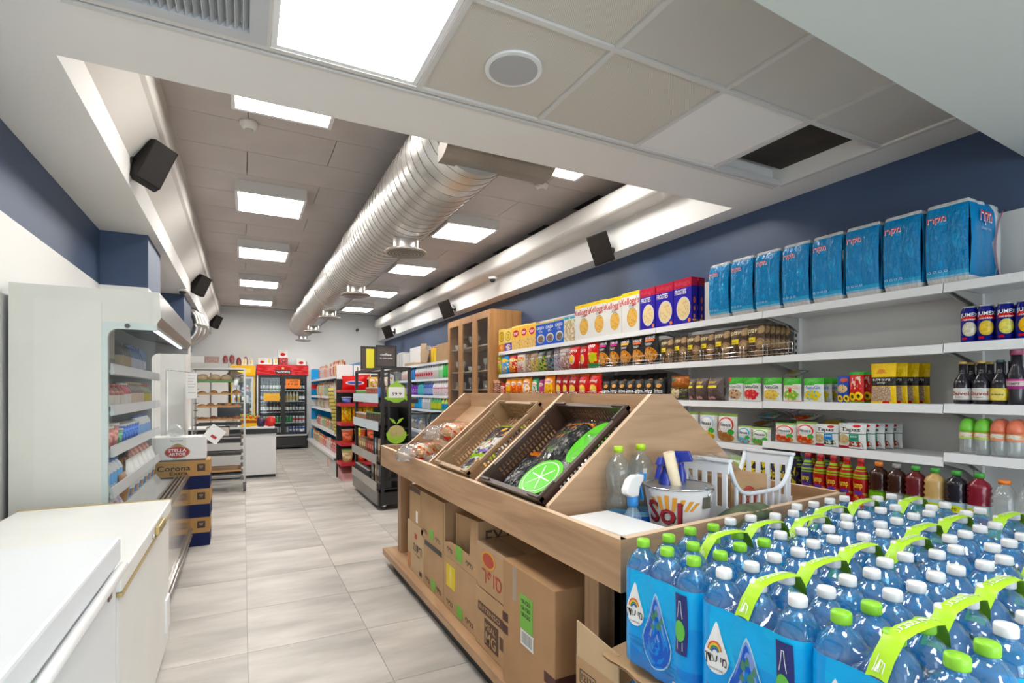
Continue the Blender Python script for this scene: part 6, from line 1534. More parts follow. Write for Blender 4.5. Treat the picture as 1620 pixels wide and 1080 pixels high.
def bigx(t, w, h, d):
    DBR = M('dark_brown_stripe', (.07, .02, .018), .7)
    for z in (.50, .40):
        MB().box(-w/2 - .0 + .002, -w/2 + .05, -.0015, 0, h * z, h * (z + .07)).build('stripe', DBR, t)
    for z in (.32, .20):
        MB().box(w/2 - .075, w/2 + .0005, -.0015, 0, h * z, h * (z + .075)).build('stripe', DBR, t)
        MB().box(w/2 - .001, w/2 + .001, 0, .10, h * z, h * (z + .075)).build('stripe', DBR, t)
    g = MB().box(-w*.12, w*.12, -.002, 0, h * .56, h * .82).build('green_sticker', LG, t)
    for k in range(3): text_flat(g, HEB('טבעוני'), (-w*.09, -.003, h * (.76 - .05 * k)), (1, 0, 0), (0, 0, 1), w*.17, h*.03, HW)
    MB().box(-w*.11, w*.13, -.002, 0, h * .44, h * .555).build('barcode_sticker', PRINT('barcode', (0, 0, 0), []), t)
    MB().box(-w*.28, -w*.20, -.001, .0, h * .72, h * .99).build('tape', M('grey_tape', (.33, .25, .19), .35), t)
obox('large brown carton with green sticker and barcode, nearest on lower shelf', 1.575, 1.995, .121, .512, d=.5, x=.975, mat=M('cardboard_dark', (.40, .225, .105), .8, noise=(6, .93, 1.06)), extra=bigx)
# open carton standing in front of the stand end
t = thing('open_carton', 'open brown carton with raised flap beside the water packs', 'box', (.945, 1.295, 0), R(-88))
MB().box(-.10, .10, 0, .006, 0, .50).build('front', CARD, t); MB().box(-.10, .10, .085, .09, 0, .50).build('back', CARD, t); MB().box(-.10, -.094, .006, .085, 0, .50).build('side', CARD, t); MB().box(.094, .10, .006, .085, 0, .50).build('side', CARD, t)
MB().prism([(-.10, .50), (.10, .50), (.10, .585), (-.098, .61)], 'y', .001, .006).build('flap', CARD2, t)
text_flat(t, '12121', (-.07, -.0012, .435), (1, 0, 0), (0, 0, 1), .06, .022, INK)
mb = MB(); mb.box(-.08, .0, -.0012, -.0004, .425, .427); mb.box(-.08, .0, -.0012, -.0004, .465, .467); mb.box(-.08, -.078, -.0012, -.0004, .425, .467); mb.box(-.002, .0, -.0012, -.0004, .425, .467); mb.build('printed_frame', INK, t)
# ---------------------------------------------------------------- things in the stand
def lay(y, s, off=.03):
    # point on the sloped compartment floor: s along the slope from the front rail
    a = R(39.5); return (1.07 + s * math.cos(a) - off * math.sin(a), y, .842 + s * math.sin(a) + off * math.cos(a))
def flatbag(name, label, mat, w, l, h, y, s, rz, off, film=None, rim=None, extra=None):
    t = thing(name, label, 'bag', lay(y, s, off)); t.rotation_mode = 'YXZ'
    m3 = Matrix.Rotation(-R(39.5), 4, 'Y') @ Matrix.Rotation(rz, 4, 'Z')
    t.rotation_mode = 'XYZ'; t.rotation_euler = m3.to_euler('XYZ')
    def top_(u, v):
        e = (max(0, math.sin(PI * u)) * max(0, math.sin(PI * v))) ** .35
        return Vector(((u - .5) * l, (v - .5) * w, h * e * (1 + .35 * mnoise.noise(Vector((u * 5, v * 5, s * 9)))) + .002))
    MB().grid(top_, 16, 12, 0).grid(lambda u, v: Vector(((.5 - u) * l, (v - .5) * w, 0)), 2, 2, 0).build('pack', mat, t)
    if film: MB().grid(lambda u, v: Vector(((u - .5) * (l + .05), (v - .5) * (w + .04), top_(u, v).z + .004 + .004 * mnoise.noise(Vector((u * 8, v * 8, 1))))), 16, 12, 0).build('clear_film', FILM, t)
    if extra: extra(t, top_)
    return t
SAL = lambda k: PRINT('salad%d' % k, (.035, .03, .045), [('r', .90, 0, 1, 1, (.38, .58, .08)), ('r', 0, 0, .08, 1, (.30, .50, .06)), ('n', .08, 0, .55, 1, 5, .48, (.60, .58, .56)), ('n', .08, .1, .5, .9, 7, .58, (.20, .32, .06)), ('n', .1, .1, .5, .9, 9, .62, (.45, .10, .06)), ('r', .12, .25, .2, .7, (.16, .10, .32)), ('n', .6, .1, .85, .55, 6, .52, (.72, .38, .05))], .15, bump=.5)
flatbag('salad_bag', 'black printed bag with white plate picture, upper one in the tan crate', SAL(0), .30, .27, .03, 2.68, .29, .12, .03)
flatbag('salad_bag', 'black and silver printed bag, lower one in the tan crate', PRINT('salad_low', (.03, .026, .05), [('n', 0, 0, .85, 1, 5, .54, (.50, .48, .52)), ('n', 0, 0, .4, 1, 8, .58, (.20, .32, .05)), ('n', .6, .1, .9, .6, 6, .5, (.65, .35, .05)), ('r', 0, 0, .06, 1, (.25, .4, .06))], .12, bump=.6), .30, .20, .03, 2.66, .10, -.1, .012)
BGREEN = M('bright_green_plate', (.10, .62, .01), .3)
def discs(t, top_):
    WL = WINK
    mb = MB().prism([(.105 * math.cos(R(a)), .125 * math.sin(R(a))) for a in range(0, 360, 12)], 'z', .034, .040); mb.build('green_disc', BGREEN, t)
    for ang in (20, 75, 130):
        c, s = math.cos(R(ang)), math.sin(R(ang)); g = MB()
        g.prism([(-.07 * c - .003 * s, -.08 * s + .003 * c), (.07 * c - .003 * s, .08 * s + .003 * c), (.07 * c + .003 * s, .08 * s - .003 * c), (-.07 * c + .003 * s, -.08 * s - .003 * c)], 'z', .0395, .0408); g.build('white_spoke', WL, t)
    rg = MB(); k = 40
    for i in range(k):
        a0, a1 = 2 * PI * i / k, 2 * PI * (i + 1) / k
        rg.quad((.084 * math.cos(a0), .10 * math.sin(a0), .0412), (.088 * math.cos(a0), .105 * math.sin(a0), .0412), (.088 * math.cos(a1), .105 * math.sin(a1), .0412), (.084 * math.cos(a1), .10 * math.sin(a1), .0412))
    rg.build('white_ring', WL, t)
TRB2 = CLEAR('tray_film', (.97, .98, .97), (.85, .87, .85), .25, .1)
flatbag('herb_bag', 'clear bag with bright green round print at the front of the dark crate', TRB2, .34, .30, .03, 1.95, .13, .1, .02, film=True, extra=discs)
def disc2(t, top_):
    MB().prism([(.13 * math.cos(R(a)), .085 * math.sin(R(a))) for a in range(0, 360, 12)], 'z', .030, .034).build('green_disc', BGREEN, t)
    rg = MB()
    for i in range(14):
        a0, a1 = R(180 + 10 * i), R(190 + 10 * i)
        rg.quad((.10 * math.cos(a0), .062 * math.sin(a0), .0345), (.104 * math.cos(a0), .066 * math.sin(a0), .0345), (.104 * math.cos(a1), .066 * math.sin(a1), .0345), (.10 * math.cos(a1), .062 * math.sin(a1), .0345))
    rg.build('white_ring', WINK, t)
flatbag('herb_bag', 'clear bag with green round print behind the front one in the dark crate', TRB2, .24, .30, .03, 1.86, .37, -.12, .02, film=True, extra=disc2)
flatbag('dark_herb_bag', 'black and orange topped bag at the left of the dark crate', PRINT('herb_black', (.03, .03, .03), [('r', .88, 0, 1, 1, (.62, .24, .04)), ('n', .25, .3, .7, .8, 5, .56, (.10, .22, .04)), ('n', .55, .2, .85, .8, 6, .58, (.45, .17, .04))], .12, bump=.5), .20, .30, .035, 2.07, .36, .1, .02, film=True)
flatbag('dark_herb_bag', 'black bag standing edgeways beside the green prints in the dark crate', PRINT('herb_black2', (.03, .03, .03), [('r', .93, 0, 1, 1, (.55, .20, .04)), ('n', 0, 0, .8, 1, 5, .58, (.22, .20, .18))], .1, bump=.5), .08, .27, .05, 1.985, .35, -.05, .035)
flatbag('dark_herb_bag', 'black bag lying along the left wall at the front of dark crate', PRINT('herb_black3', (.03, .03, .032), [('r', .85, 0, 1, 1, (.55, .18, .05)), ('n', 0, 0, .8, 1, 5, .6, (.2, .2, .2))], .12, bump=.4), .10, .30, .03, 2.19, .14, .05, .02)
# bread bags in the far compartment
def breadbag(label, x, y, z, rz, s):
    t = thing('bread_bag', label, 'bag', (x, y, z), rz)
    prt = PRINT('bread_film', (.50, .30, .16), [('n', 0, 0, 1, 1, 4, .50, (.62, .46, .32)), ('n', 0, 0, 1, 1, 6, .56, (.60, .04, .03)), ('n', 0, 0, 1, 1, 5, .62, (.75, .52, .06)), ('n', 0, 0, 1, 1, 9, .62, (.75, .72, .70))], .14, bump=.4)
    MB().grid(lambda u, v: Vector((math.cos(2 * PI * u) * .085 * s * (max(0, 1 - (2 * v - 1) ** 4)) ** .5, (v - .5) * .30 * s, .075 * s + math.sin(2 * PI * u) * .07 * s * (max(0, 1 - (2 * v - 1) ** 4)) ** .5)), 18, 14).build('loaf', prt, t)
    MB().grid(crumple(.07 * s, .09 * s, .05 * s, .6, 3.5, 4), 14, 8).xf(Matrix.Translation((0, -.20 * s, .03))).build('film_tail', CLEAR('film_frost', (.97, .98, .98), (.8, .82, .83), .14, .12, .8), t)
    MB().grid(lambda u, v: Vector((math.cos(2 * PI * u) * .094 * s * (max(0, 1 - (2 * v - 1) ** 6)) ** .5 * (1 + .08 * mnoise.noise(Vector((u * 8, v * 6, 2)))), (v - .5) * .35 * s, .078 * s + math.sin(2 * PI * u) * .076 * s * (max(0, 1 - (2 * v - 1) ** 6)) ** .5 * (1 + .1 * mnoise.noise(Vector((u * 8, v * 6, 5)))))), 18, 10).build('clear_film', FILM, t)
    return t
breadbag('printed clear bag of sliced bread in front of the far compartment', 1.10, 3.42, .86, R(-60), .9)
breadbag('printed clear bag of sliced bread behind the front loaf in far compartment', 1.30, 3.38, .99, R(-75), .9)
for i, (x, y) in enumerate(((1.07, 3.72), (1.10, 3.20))):
    o = MB().grid(crumple(.075, .10, .055, .5, 3.2, 7 + i), 18, 10).build('film_bundle', CLEAR('film_frost', (1, 1, 1))); o.location = (x, y, .83 if i else .86)
    tag(o, ('crumpled clear film bundle hanging at the far front corner of stand', 'white knotted bag end at the front of the bread loaves')[i], 'film')
# white tray, bottles, bucket, basket on the near end of the stand
t = thing('white_tray', 'shallow white plastic tray in the near front corner of the stand', 'tray', (1.118, 1.425, .775), R(4))
MB().box(-.086, .086, -.135, .135, 0, .112).build('tray_body', M('white_plastic', (.76, .77, .77), .3), t, bevel=.012)
MB().box(-.094, .094, -.143, .143, .112, .122).build('tray_rim', M('white_plastic', (0, 0, 0)), t, bevel=.004)
CLB = CLEAR('clear_bottle', (.90, .96, .99), (.6, .8, .95), .04, .05, .8)
two = [(.040, 0), (.047, .006), (.048, .05), (.048, .10), (.044, .115), (.048, .13), (.044, .150), (.038, .165), (.044, .19), (.0495, .23), (.047, .265), (.034, .292), (.018, .306), (.0145, .315), (.0145, .325)]
lbm = PRINT('blue_bottle_label', (.02, .20, .60), [('r', 0, .85, 1, 1, (.25, .52, .70)), ('n', 0, 0, 1, .7, 4, .55, (.03, .12, .48)), ('r', 0, .80, 1, .84, (.5, .66, .75))], .3)
big2 = Proto(bottle('water_bottle', two, CLB, .0175, .022, M('cap_yellow_green', (.42, .66, .02), .35), (.012, .10), lbm, n=20))
big2.place(1.275, 1.603, .774, 0, 'large clear bottle with yellow-green cap beside the divider, left one', 'bottle', 'large clear bottles in the stand', scale=1.03)
big2.place(1.382, 1.60, .774, .6, 'large clear bottle with yellow-green cap behind the spray bottle, right one', 'bottle', 'large clear bottles in the stand', scale=1.04)
t = thing('spray_bottle', 'clear spray bottle with white and blue trigger in front of water bottles', 'bottle', (1.262, 1.505, .774), R(15))
MB().lathe([(.030, 0), (.034, .006), (.034, .09), (.030, .115), (.015, .14), (.014, .15)], 20).build('body', CLEAR('spray_clear', (.75, .90, .97), (.6, .8, .92), .2, .05), t)
MB().lathe([(.018, .145), (.0195, .15), (.0195, .178), (.016, .182)], 20).build('collar', M('spray_blue', (.02, .22, .60), .35), t)
hd = MB().prism([(-.050, .195), (-.018, .180), (.02, .180), (.028, .215), (.052, .238), (.052, .256), (.0, .258), (-.03, .245), (-.052, .212)], 'y', -.014, .014).build('trigger_head', M('spray_white', (.78, .78, .78), .35), t, bevel=.004)
MB().box(.052, .070, -.011, .011, .234, .258).build('nozzle', M('spray_blue', (0, 0, 0)), t)
MB().prism([(.030, .225), (.042, .222), (.062, .165), (.055, .160), (.045, .19)], 'y', -.007, .007).build('trigger', M('spray_blue', (0, 0, 0)), t)
MB().tube([(0, 0, .15), (.003, 0, .05), (.012, 0, .01)], .003, 6).build('dip_tube', WMETAL, t)
# beer bucket
BK = (1.455, 1.475, .774)
t = thing('metal_bucket', 'white metal bucket with red script and orange rays holding tools', 'bucket', BK)
TB = M('tin_inside', (.55, .56, .54), .35, .9); BWH = M('bucket_white', (.74, .74, .76), .35)
r0b, r1b, hb_ = .092, .125, .212
MB().lathe([(r0b, 0), (r1b, hb_)], 40, cap0=False, cap1=False).build('outer_wall', BWH, t)
MB().lathe([(r1b - .003, hb_), (r0b - .003, .005), (.0001, .005)], 40, cap1=False).build('inner_wall', TB, t)
mb = MB().tube([(r1b * math.cos(2 * PI * i / 40), r1b * math.sin(2 * PI * i / 40), hb_) for i in range(40)], .004, 6, closed=True); mb.build('rim', CHROME, t)
def bk(a_deg, z, off=.0015):
    r = r0b + (r1b - r0b) * z / hb_ + off; a = R(a_deg)
    return Vector((r * math.sin(a), -r * math.cos(a), z))
RAYM = M('ray_orange', (.72, .33, .03), .5)
for k, a in enumerate((-92, -78, -64, -50, -36, -22, -10)):
    g = MB(); z0, z1 = .135, .190 - .006 * abs(k - 2)
    c = -62
    g.quad(bk(c + (a - c) * .75 - 3, z0), bk(c + (a - c) * .75 + 3, z0), bk(a + 4, z1), bk(a - 4, z1)); g.build('sun_ray', RAYM, t)
SOLM = M('script_red', (.36, .015, .03), .5)
text_on(t, 'Sol', lambda a, b: bk(-103 + 66 * a, .083 + .082 * b, .0034), INK, 'lettering_shadow')
text_on(t, 'Sol', lambda a, b: bk(-105 + 66 * a, .086 + .082 * b, .0042), SOLM)
for a in (8, 188):
    ear = MB().prism([(-.018, .145), (.018, .145), (.018, .185), (-.018, .185)], 'y', -.003, .003).xf(Matrix.Rotation(R(a), 4, 'Z') @ Matrix.Translation((0, -r1b + .004, 0))).build('handle_ear', M('ear_dark', (.20, .19, .15), .4, .7), t)
mb = MB(); mb.tube([bk(8, .19, .006)] + [Vector((.128 * math.sin(R(8 + 180 * q / 8)), -.128 * math.cos(R(8 + 180 * q / 8)), .200 + .012 * math.sin(PI * q / 8))) for q in range(1, 8)] + [bk(188, .19, .006)], .0025, 6); mb.build('bail_handle', CHROME, t)
o = MB().tube([(0, 0, 0), (-.040, .012, .17), (-.072, .022, .315)], [.020, .021, .021], 16).build('paper_roll', M('roll_cream', (.72, .62, .44), .6)); o.location = (BK[0] + .035, BK[1] - .01, BK[2] + .02); tag(o, 'cream paper roll standing up out of the metal bucket', 'roll')
t = thing('bottle_in_bucket', 'clear bottle with dark green cap inside the metal bucket', 'bottle', (BK[0] + .030, BK[1] - .075, BK[2] + .05))
MB().lathe([(.022, 0), (.026, .01), (.026, .09), (.014, .125), (.012, .14)], 16).build('body', CLB, t); MB().lathe([(.015, .135), (.015, .158), (.013, .16)], 16).build('cap', M('cap_deep_green', (.01, .16, .06), .4), t)
t = thing('blue_spray_bottle', 'dark blue spray bottle standing in the metal bucket', 'bottle', (BK[0] - .03, BK[1] + .035, BK[2] + .065))
DBL = M('deep_blue', (.012, .03, .30), .3)
MB().lathe([(.022, 0), (.026, .01), (.026, .17), (.012, .20), (.012, .215)], 16).build('body', DBL, t); MB().prism([(-.045, .222), (.03, .215), (.055, .225), (.055, .243), (-.03, .252)], 'y', -.012, .012).build('trigger_head', DBL, t, bevel=.004); MB().prism([(-.035, .225), (-.02, .225), (-.04, .17), (-.05, .17)], 'y', -.006, .006).build('trigger', DBL, t)
t = thing('blue_spray_bottle', 'dark blue spray bottle head behind the cream roll', 'bottle', (BK[0] + .065, BK[1] + .05, BK[2] + .07), 2.2)
MB().lathe([(.016, 0), (.018, .01), (.018, .17), (.01, .20), (.01, .215)], 16).build('body', DBL, t); MB().prism([(-.045, .222), (.03, .215), (.055, .235), (.055, .258), (-.03, .262)], 'y', -.012, .012).build('trigger_head', DBL, t, bevel=.004)
# white basket
t = thing('white_basket', 'white plastic basket with slotted end panels and scooped front', 'basket', (1.66, 1.42, .774), R(5))
WP = M('basket_white', (.74, .78, .84), .35)
bw, bd, bhh = .43, .22, .29
def slotted_end(x, nm):
    mb = MB(); xx = x
    n = 4
    for i in range(n + 1):
        y = bd * (.08 + .84 * i / n); mb.box(xx - .004, xx + .004, y - .010, y + .010, .115, bhh - .045)
    mb.box(xx - .004, xx + .004, 0, bd, 0, .115); mb.box(xx - .004, xx + .004, 0, bd, bhh - .045, bhh)
    mb.box(xx - .012, xx + .012, -.008, bd + .008, bhh, bhh + .010)
    return mb.build(nm, WP, t)
slotted_end(0, 'end_panel'); slotted_end(bw, 'end_panel')
for y in (0, bd):
    pth = []
    for i in range(25):
        u = i / 24; dz = .135 * (1 - abs(2 * u - 1) ** 5.) 
        pth.append((bw * u, y, bhh - dz))
    MB().tube(pth, .009, 8).build('side_rail', WP, t)
    for i in range(1, 9):
        u = i / 9; zt = bhh - .135 * (1 - abs(2 * u - 1) ** 5.)
        MB().box(bw * u - .007, bw * u + .007, y - .004, y + .004, .0, zt).build('bar', WP, t)
MB().box(0, bw, 0, bd, 0, .006).build('base', WP, t)
o = MB().box(-.12, .12, -.07, .07, 0, .205).build('brown_carton', CARD, None, (1.84, 1.545, .784), (0, 0, R(5))); tag(o, 'brown carton with round red emblem inside the white basket', 'box')
RE = M('emblem_red', (.42, .05, .04), .7)
rg = MB().prism([(-.01 + .052 * math.cos(R(a)), .115 + .052 * math.sin(R(a))) for a in range(0, 360, 15)], 'y', -.0725, -.0715).build('round_emblem', RE, o)
text_flat(rg, 'PIZZA', (-.048, -.0735, .13), (1, 0, 0), (0, 0, 1), .076, .02, CARD2); text_flat(rg, 'HOME', (-.044, -.0735, .105), (1, 0, 0), (0, 0, 1), .068, .016, CARD2); text_flat(rg, '& G', (-.032, -.0735, .08), (1, 0, 0), (0, 0, 1), .045, .018, CARD2)
def quilt(u, v):
    x = .26 * u; r = .032 + .010 * math.sin(PI * u) + .0025 * abs(math.sin(u * 22)) + .002 * abs(math.sin(v * 2 * PI * 3))
    if u < .03 or u > .97: r *= .6
    return Vector((x, r * 1.35 * math.cos(2 * PI * v), r + .8 * r * math.sin(2 * PI * v) + .03 * u))
o = MB().grid(quilt, 30, 16).build('rolled_oven_mitt', M('olive_quilt', (.10, .125, .065), .85, noise=(30, .8, 1.2)), None, (1.50, 1.315, .82), (0, 0, R(7))); tag(o, 'rolled olive green quilted cloth lying along the near rail', 'cloth')
o = MB().box(-.10, .16, -.06, .06, 0, .035).build('cloth_support', CARD, None, (1.62, 1.35, .774), (0, 0, R(6))); tag(o, 'flat cardboard piece under the green quilted cloth', 'card')
MB().grid(lambda u, v: Vector((.0 + .30 * u, .0 + .16 * v, .02 * math.sin(PI * v) * math.sin(2.5 * PI * u) ** 2 + .006 * mnoise.noise(Vector((u * 9, v * 7, 1))))), 24, 12).build('white_film_sheet', CLEAR('film_frost', (1, 1, 1)), None, (1.56, 1.47, 1.060), (0, 0, R(8)))
tag(bpy.data.objects['white_film_sheet'], 'crumpled white film sheet lying over the basket end', 'film')
# ---------------------------------------------------------------- beer cartons beside the chiller
CORO = PRINT('kraft_navy', (.42, .26, .13), [('r', 0, 0, 1, .46, (.012, .018, .07))], .7)
CORS = PRINT('kraft_navy_side', (.40, .245, .12), [('r', 0, 0, 1, .46, (.012, .018, .07))], .7)
for k in range(3):
    t = thing('beer_carton', 'kraft and navy beer carton beside the open chiller, %s of the stack' % ('bottom', 'middle', 'top')[k], 'box', (-.475, 5.28, .2475 * k), (.01, -.012, .006)[k], 'kraft and navy beer cartons')
    MB().box(-.215, .215, 0, .30, 0, .246, 1, front=0, top=2, side=1).build('body', [CORO, CORS, CARD], t)
    text_flat(t, 'Corona', (-.17, -.0015, .165), (1, 0, 0), (0, 0, 1), .24, .045, INK); text_flat(t, 'Extra', (-.08, -.0015, .13), (1, 0, 0), (0, 0, 1), .13, .028, INK)
    cr = MB().box(.12, .18, -.002, -.0005, .155, .215).build('crown_mark', M('crown_print', (.05, .035, .03), .7), t)
    text_flat(cr, 'W', (.135, -.003, .17), (1, 0, 0), (0, 0, 1), .03, .03, CARD)
    MB().box(-.215, -.10, -.0015, 0, .235, .243).build('tape', M('tape_pale', (.5, .35, .2), .4), t)
t = thing('white_beer_carton', 'white beer carton with red oval emblem on top of the kraft stack', 'box', (-.49, 5.28, .744), .02)
MB().box(-.20, .20, 0, .28, 0, .20).build('body', M('carton_white', (.74, .73, .71), .55), t)
MB().box(-.20, .20, .0, .28, -.0005, .012).build('base_edge', M('carton_base', (.12, .08, .05), .7), t)
ov = [(-.01 + .085 * math.cos(R(a)), .075 + .045 * math.sin(R(a))) for a in range(0, 360, 15)]
MB().prism([(-.01 + .093 * math.cos(R(a)), .075 + .052 * math.sin(R(a))) for a in range(0, 360, 15)], 'y', -.0012, -.0003).build('emblem_rim', M('emblem_gold', (.35, .22, .06), .5), t)
e = MB().prism(ov, 'y', -.002, -.0008).build('red_emblem', M('emblem_deep_red', (.42, .015, .02), .5), t)
text_flat(e, 'STELLA', (-.075, -.003, .078), (1, 0, 0), (0, 0, 1), .13, .026, WINK); text_flat(e, 'ARTOIS', (-.07, -.003, .045), (1, 0, 0), (0, 0, 1), .12, .026, WINK)
MB().prism([(-.06, .125), (-.01, .15), (.04, .125)], 'y', -.0015, -.0005).build('emblem_crest', M('emblem_gold', (0, 0, 0)), t)
text_flat(t, 'leuven', (-.06, -.0012, .168), (1, 0, 0), (0, 0, 1), .09, .012, INK)
o = MB().box(0, .13, 0, .004, 0, .14).build('flap', M('carton_white', (0, 0, 0)), t); o.location = (.17, .05, .20); o.rotation_euler = (R(-15), R(38), 0)
f2_ = MB().prism([(.05, .035), (.10, .035), (.10, .06), (.05, .06)], 'y', -.001, -.0002).build('flap_print', M('emblem_deep_red', (0, 0, 0)), o)
o = MB().grid(crumple(.06, .06, .05, .5, 3, 8), 12, 8).build('clear_bag', CLEAR('film_frost', (1, 1, 1)), None, (-.52, 5.40, .945)); tag(o, 'crumpled clear plastic on top of the white beer carton', 'bag')
t = thing('paper_notice', 'white paper notice hanging by the open chiller near the trolley', 'notice', (-.50, 6.6, 1.40))
MB().box(-.045, .055, 0, .003, -.14, .14).build('sheet', M('notice_paper', (.70, .70, .70), .7), t)
for k in range(7): MB().box(-.03, .04 - .01 * (k % 3), -.001, 0, .10 - .03 * k, .108 - .03 * k).build('text_line', M('notice_grey', (.45, .45, .46), .7), t)
MB().tube([(-.2, .0, .16), (0.0, 0, .14), (.05, 0, .14)], .003, 5).build('hanging_wire', STEEL, t)
MB().tube([(-.22, 0, -1.4), (-.22, 0, .16), (-.19, 0, .16)], .012, 8).build('stand_pole', WMETAL, t)
# ---------------------------------------------------------------- goods in the open chiller
def shelf_fill(where, group, X, z, y0, y1, specs, rz=PI/2, depth=None):
    # specs: (proto, width, height, words, category); laid from y0 to y1 in turn
    tot, cnt = {}, {}
    for s in specs: tot[s[3]] = tot.get(s[3], 0) + 1
    span = sum(s[1] for s in specs); k = (y1 - y0) / span; y = y0
    for s in specs:
        n = cnt.get(s[3], 0); cnt[s[3]] = n + 1; m = tot[s[3]]
        w = s[1] * k
        s[0].place(X, y + w / 2, z + .001, rz + (random.random() - .5) * .08, s[3] + ' on ' + where + (', %s' % nth(n, m) if m > 1 else ''), s[4], group, scale=(w / s[5] * .96, min(1.2, w / s[5]), s[2] / s[6]))
        y += w
_gen = {}
def gbox(nm, base, layers=(), d=.08):
    k = ('b', nm)
    if k not in _gen: _gen[k] = Proto(carton('pack_box', PRINT('gb_' + nm, base, list(layers)), M('gbs_' + nm, tuple(x * .8 for x in base), .5), (), .08, .2, d))
    return _gen[k]
def gbot(nm, body, cap, lab, h=.22, r=.035, layers=()):
    k = ('t', nm)
    if k not in _gen:
        prof = [(r * .9, 0), (r, .008), (r, h * .62), (r * .8, h * .75), (r * .42, h * .86), (r * .42, h * .92)]
        _gen[k] = Proto(bottle('household_bottle', prof, M('gt_' + nm, body, .3), r * .48, h * .09, M('gtc_' + nm, cap, .4), (h * .12, h * .55), PRINT('gtl_' + nm, lab, list(layers)), n=12))
    return _gen[k]
def gtub(nm, body, lid):
    k = ('u', nm)
    if k not in _gen:
        o = MB().lathe([(.03, 0), (.038, .075)], 14).build('tub', PRINT('gu_' + nm, body, [('n', 0, .2, 1, .8, 4, .5, tuple(min(1, x * 1.5 + .1) for x in body))]))
        MB().lathe([(.040, .075), (.040, .082), (.036, .084)], 14).build('lid', M('gul_' + nm, lid, .4), o); _gen[k] = Proto(o)
    return _gen[k]
def gbag(nm, base, layers):
    k = ('g', nm)
    if k not in _gen: _gen[k] = Proto(bag('small_bag', PRINT('gg_' + nm, base, list(layers), .3), (), .12, .18, .06, None, len(_gen)))
    return _gen[k]
B_ = lambda nm, base, layers, w, h, words: (gbox(nm, base, layers), w, h, words, 'box', .08, .2)
T_ = lambda nm, body, cap, lab, w, h, words, layers=(): (gbot(nm, body, cap, lab, layers=layers), w, h, words, 'bottle', .07, .22)
U_ = lambda nm, body, lid, w, h, words: (gtub(nm, body, lid), w, h, words, 'tub', .08, .084)
G_ = lambda nm, base, layers, w, h, words: (gbag(nm, base, layers), w, h, words, 'bag', .12, .18)
random.seed(21)
xf = -.70
s1 = [B_('greycarton', (.30, .27, .23), [('r', .1, .35, .9, .5, (.62, .60, .56)), ('n', 0, .5, 1, 1, 5, .5, (.16, .13, .10))], .11, .25, 'grey-brown printed carton')] * 2 + [B_('palecarton', (.48, .45, .40), [('r', 0, .0, 1, .3, (.25, .22, .2))], .05, .27, 'pale slim carton')] * 3 + [T_('darkbot', (.04, .035, .03), (.05, .05, .05), (.35, .28, .18), .06, .20, 'dark bottle with brown label')] * 4 + [T_('bluebot', (.05, .12, .30), (.05, .1, .3), (.45, .48, .55), .07, .20, 'blue bottle with white label')] * 5 + [B_('bluebox', (.10, .20, .42), [('r', .1, .3, .9, .6, (.6, .62, .66))], .07, .20, 'blue and white carton')] * 4
s2 = [T_('redjar', (.26, .07, .04), (.08, .20, .05), (.55, .55, .6), .13, .19, 'large red-brown jar with green lid')] + [T_('redjar2', (.30, .06, .04), (.5, .05, .04), (.62, .6, .55), .09, .15, 'small red jar with pale label')] * 3 + [T_('sauce', (.42, .03, .05), (.75, .72, .7), (.7, .68, .66), .05, .16, 'red sauce bottle with white cap')] * 3 + [T_('drinkb', (.10, .06, .05), (.55, .40, .15), (.62, .50, .40), .045, .17, 'slim dark bottle with gold cap')] * 8 + [T_('oliveb', (.16, .20, .06), (.6, .1, .05), (.5, .4, .1), .05, .16, 'olive green bottle with red cap')] * 4
s3 = [U_('pinktub', (.50, .22, .20), (.70, .66, .62), .12, .13, 'pink dairy tub')] * 2 + [U_('pinktub', (.50, .22, .20), (.70, .66, .62), .12, .14, 'pale pink dairy tub')] + [U_('greentub', (.10, .28, .14), (.60, .62, .62), .10, .10, 'green dairy tub')] + [U_('bluetub', (.05, .14, .48), (.70, .72, .74), .08, .12, 'blue and white dairy tub')] * 6 + [T_('whiteblue', (.70, .72, .74), (.05, .12, .45), (.25, .38, .65), .06, .15, 'white bottle with dark blue cap')] * 8
s4 = [T_('yog', (.68, .70, .74), (.06, .20, .55), (.20, .40, .68), .07, .15, 'small white yoghurt drink with blue cap')] * 6 + [B_('cheesebox', (.35, .12, .10), [('n', 0, 0, 1, 1, 5, .5, (.6, .45, .2))], .10, .10, 'red and gold cheese box')] * 3 + [G_('pinkmeat', (.52, .22, .18), [('n', 0, 0, 1, 1, 4, .5, (.68, .45, .40))], .12, .15, 'pink sliced meat pack')] * 5
s5 = [G_('greenpack', (.66, .66, .62), [('n', 0, 0, 1, 1, 4, .55, (.15, .35, .10))], .16, .10, 'white and green flat pack')] + [G_('purplepack', (.62, .60, .68), [('n', 0, 0, 1, 1, 4, .55, (.35, .30, .5))], .16, .10, 'pale purple flat pack')] + [G_('brownsack', (.30, .17, .09), [], .20, .20, 'brown paper sack')] + [G_('milkbag', (.76, .76, .75), [('r', 0, .1, 1, .3, (.08, .25, .55)), ('r', .2, .16, .5, .28, (.55, .25, .05))], .16, .26, 'white milk bag with blue band')] * 6
for k, (s, z) in enumerate(zip((s1, s2, s3, s4), SHZ)):
    shelf_fill('the %s chiller shelf' % ('top', 'second', 'third', 'fourth')[k], 'goods on the %s chiller shelf' % ('top', 'second', 'third', 'fourth')[k], xf, z - .039, 3.47, 5.12, s)
shelf_fill('the chiller floor', 'goods on the chiller floor', -.66, .64, 3.47, 5.12, s5)
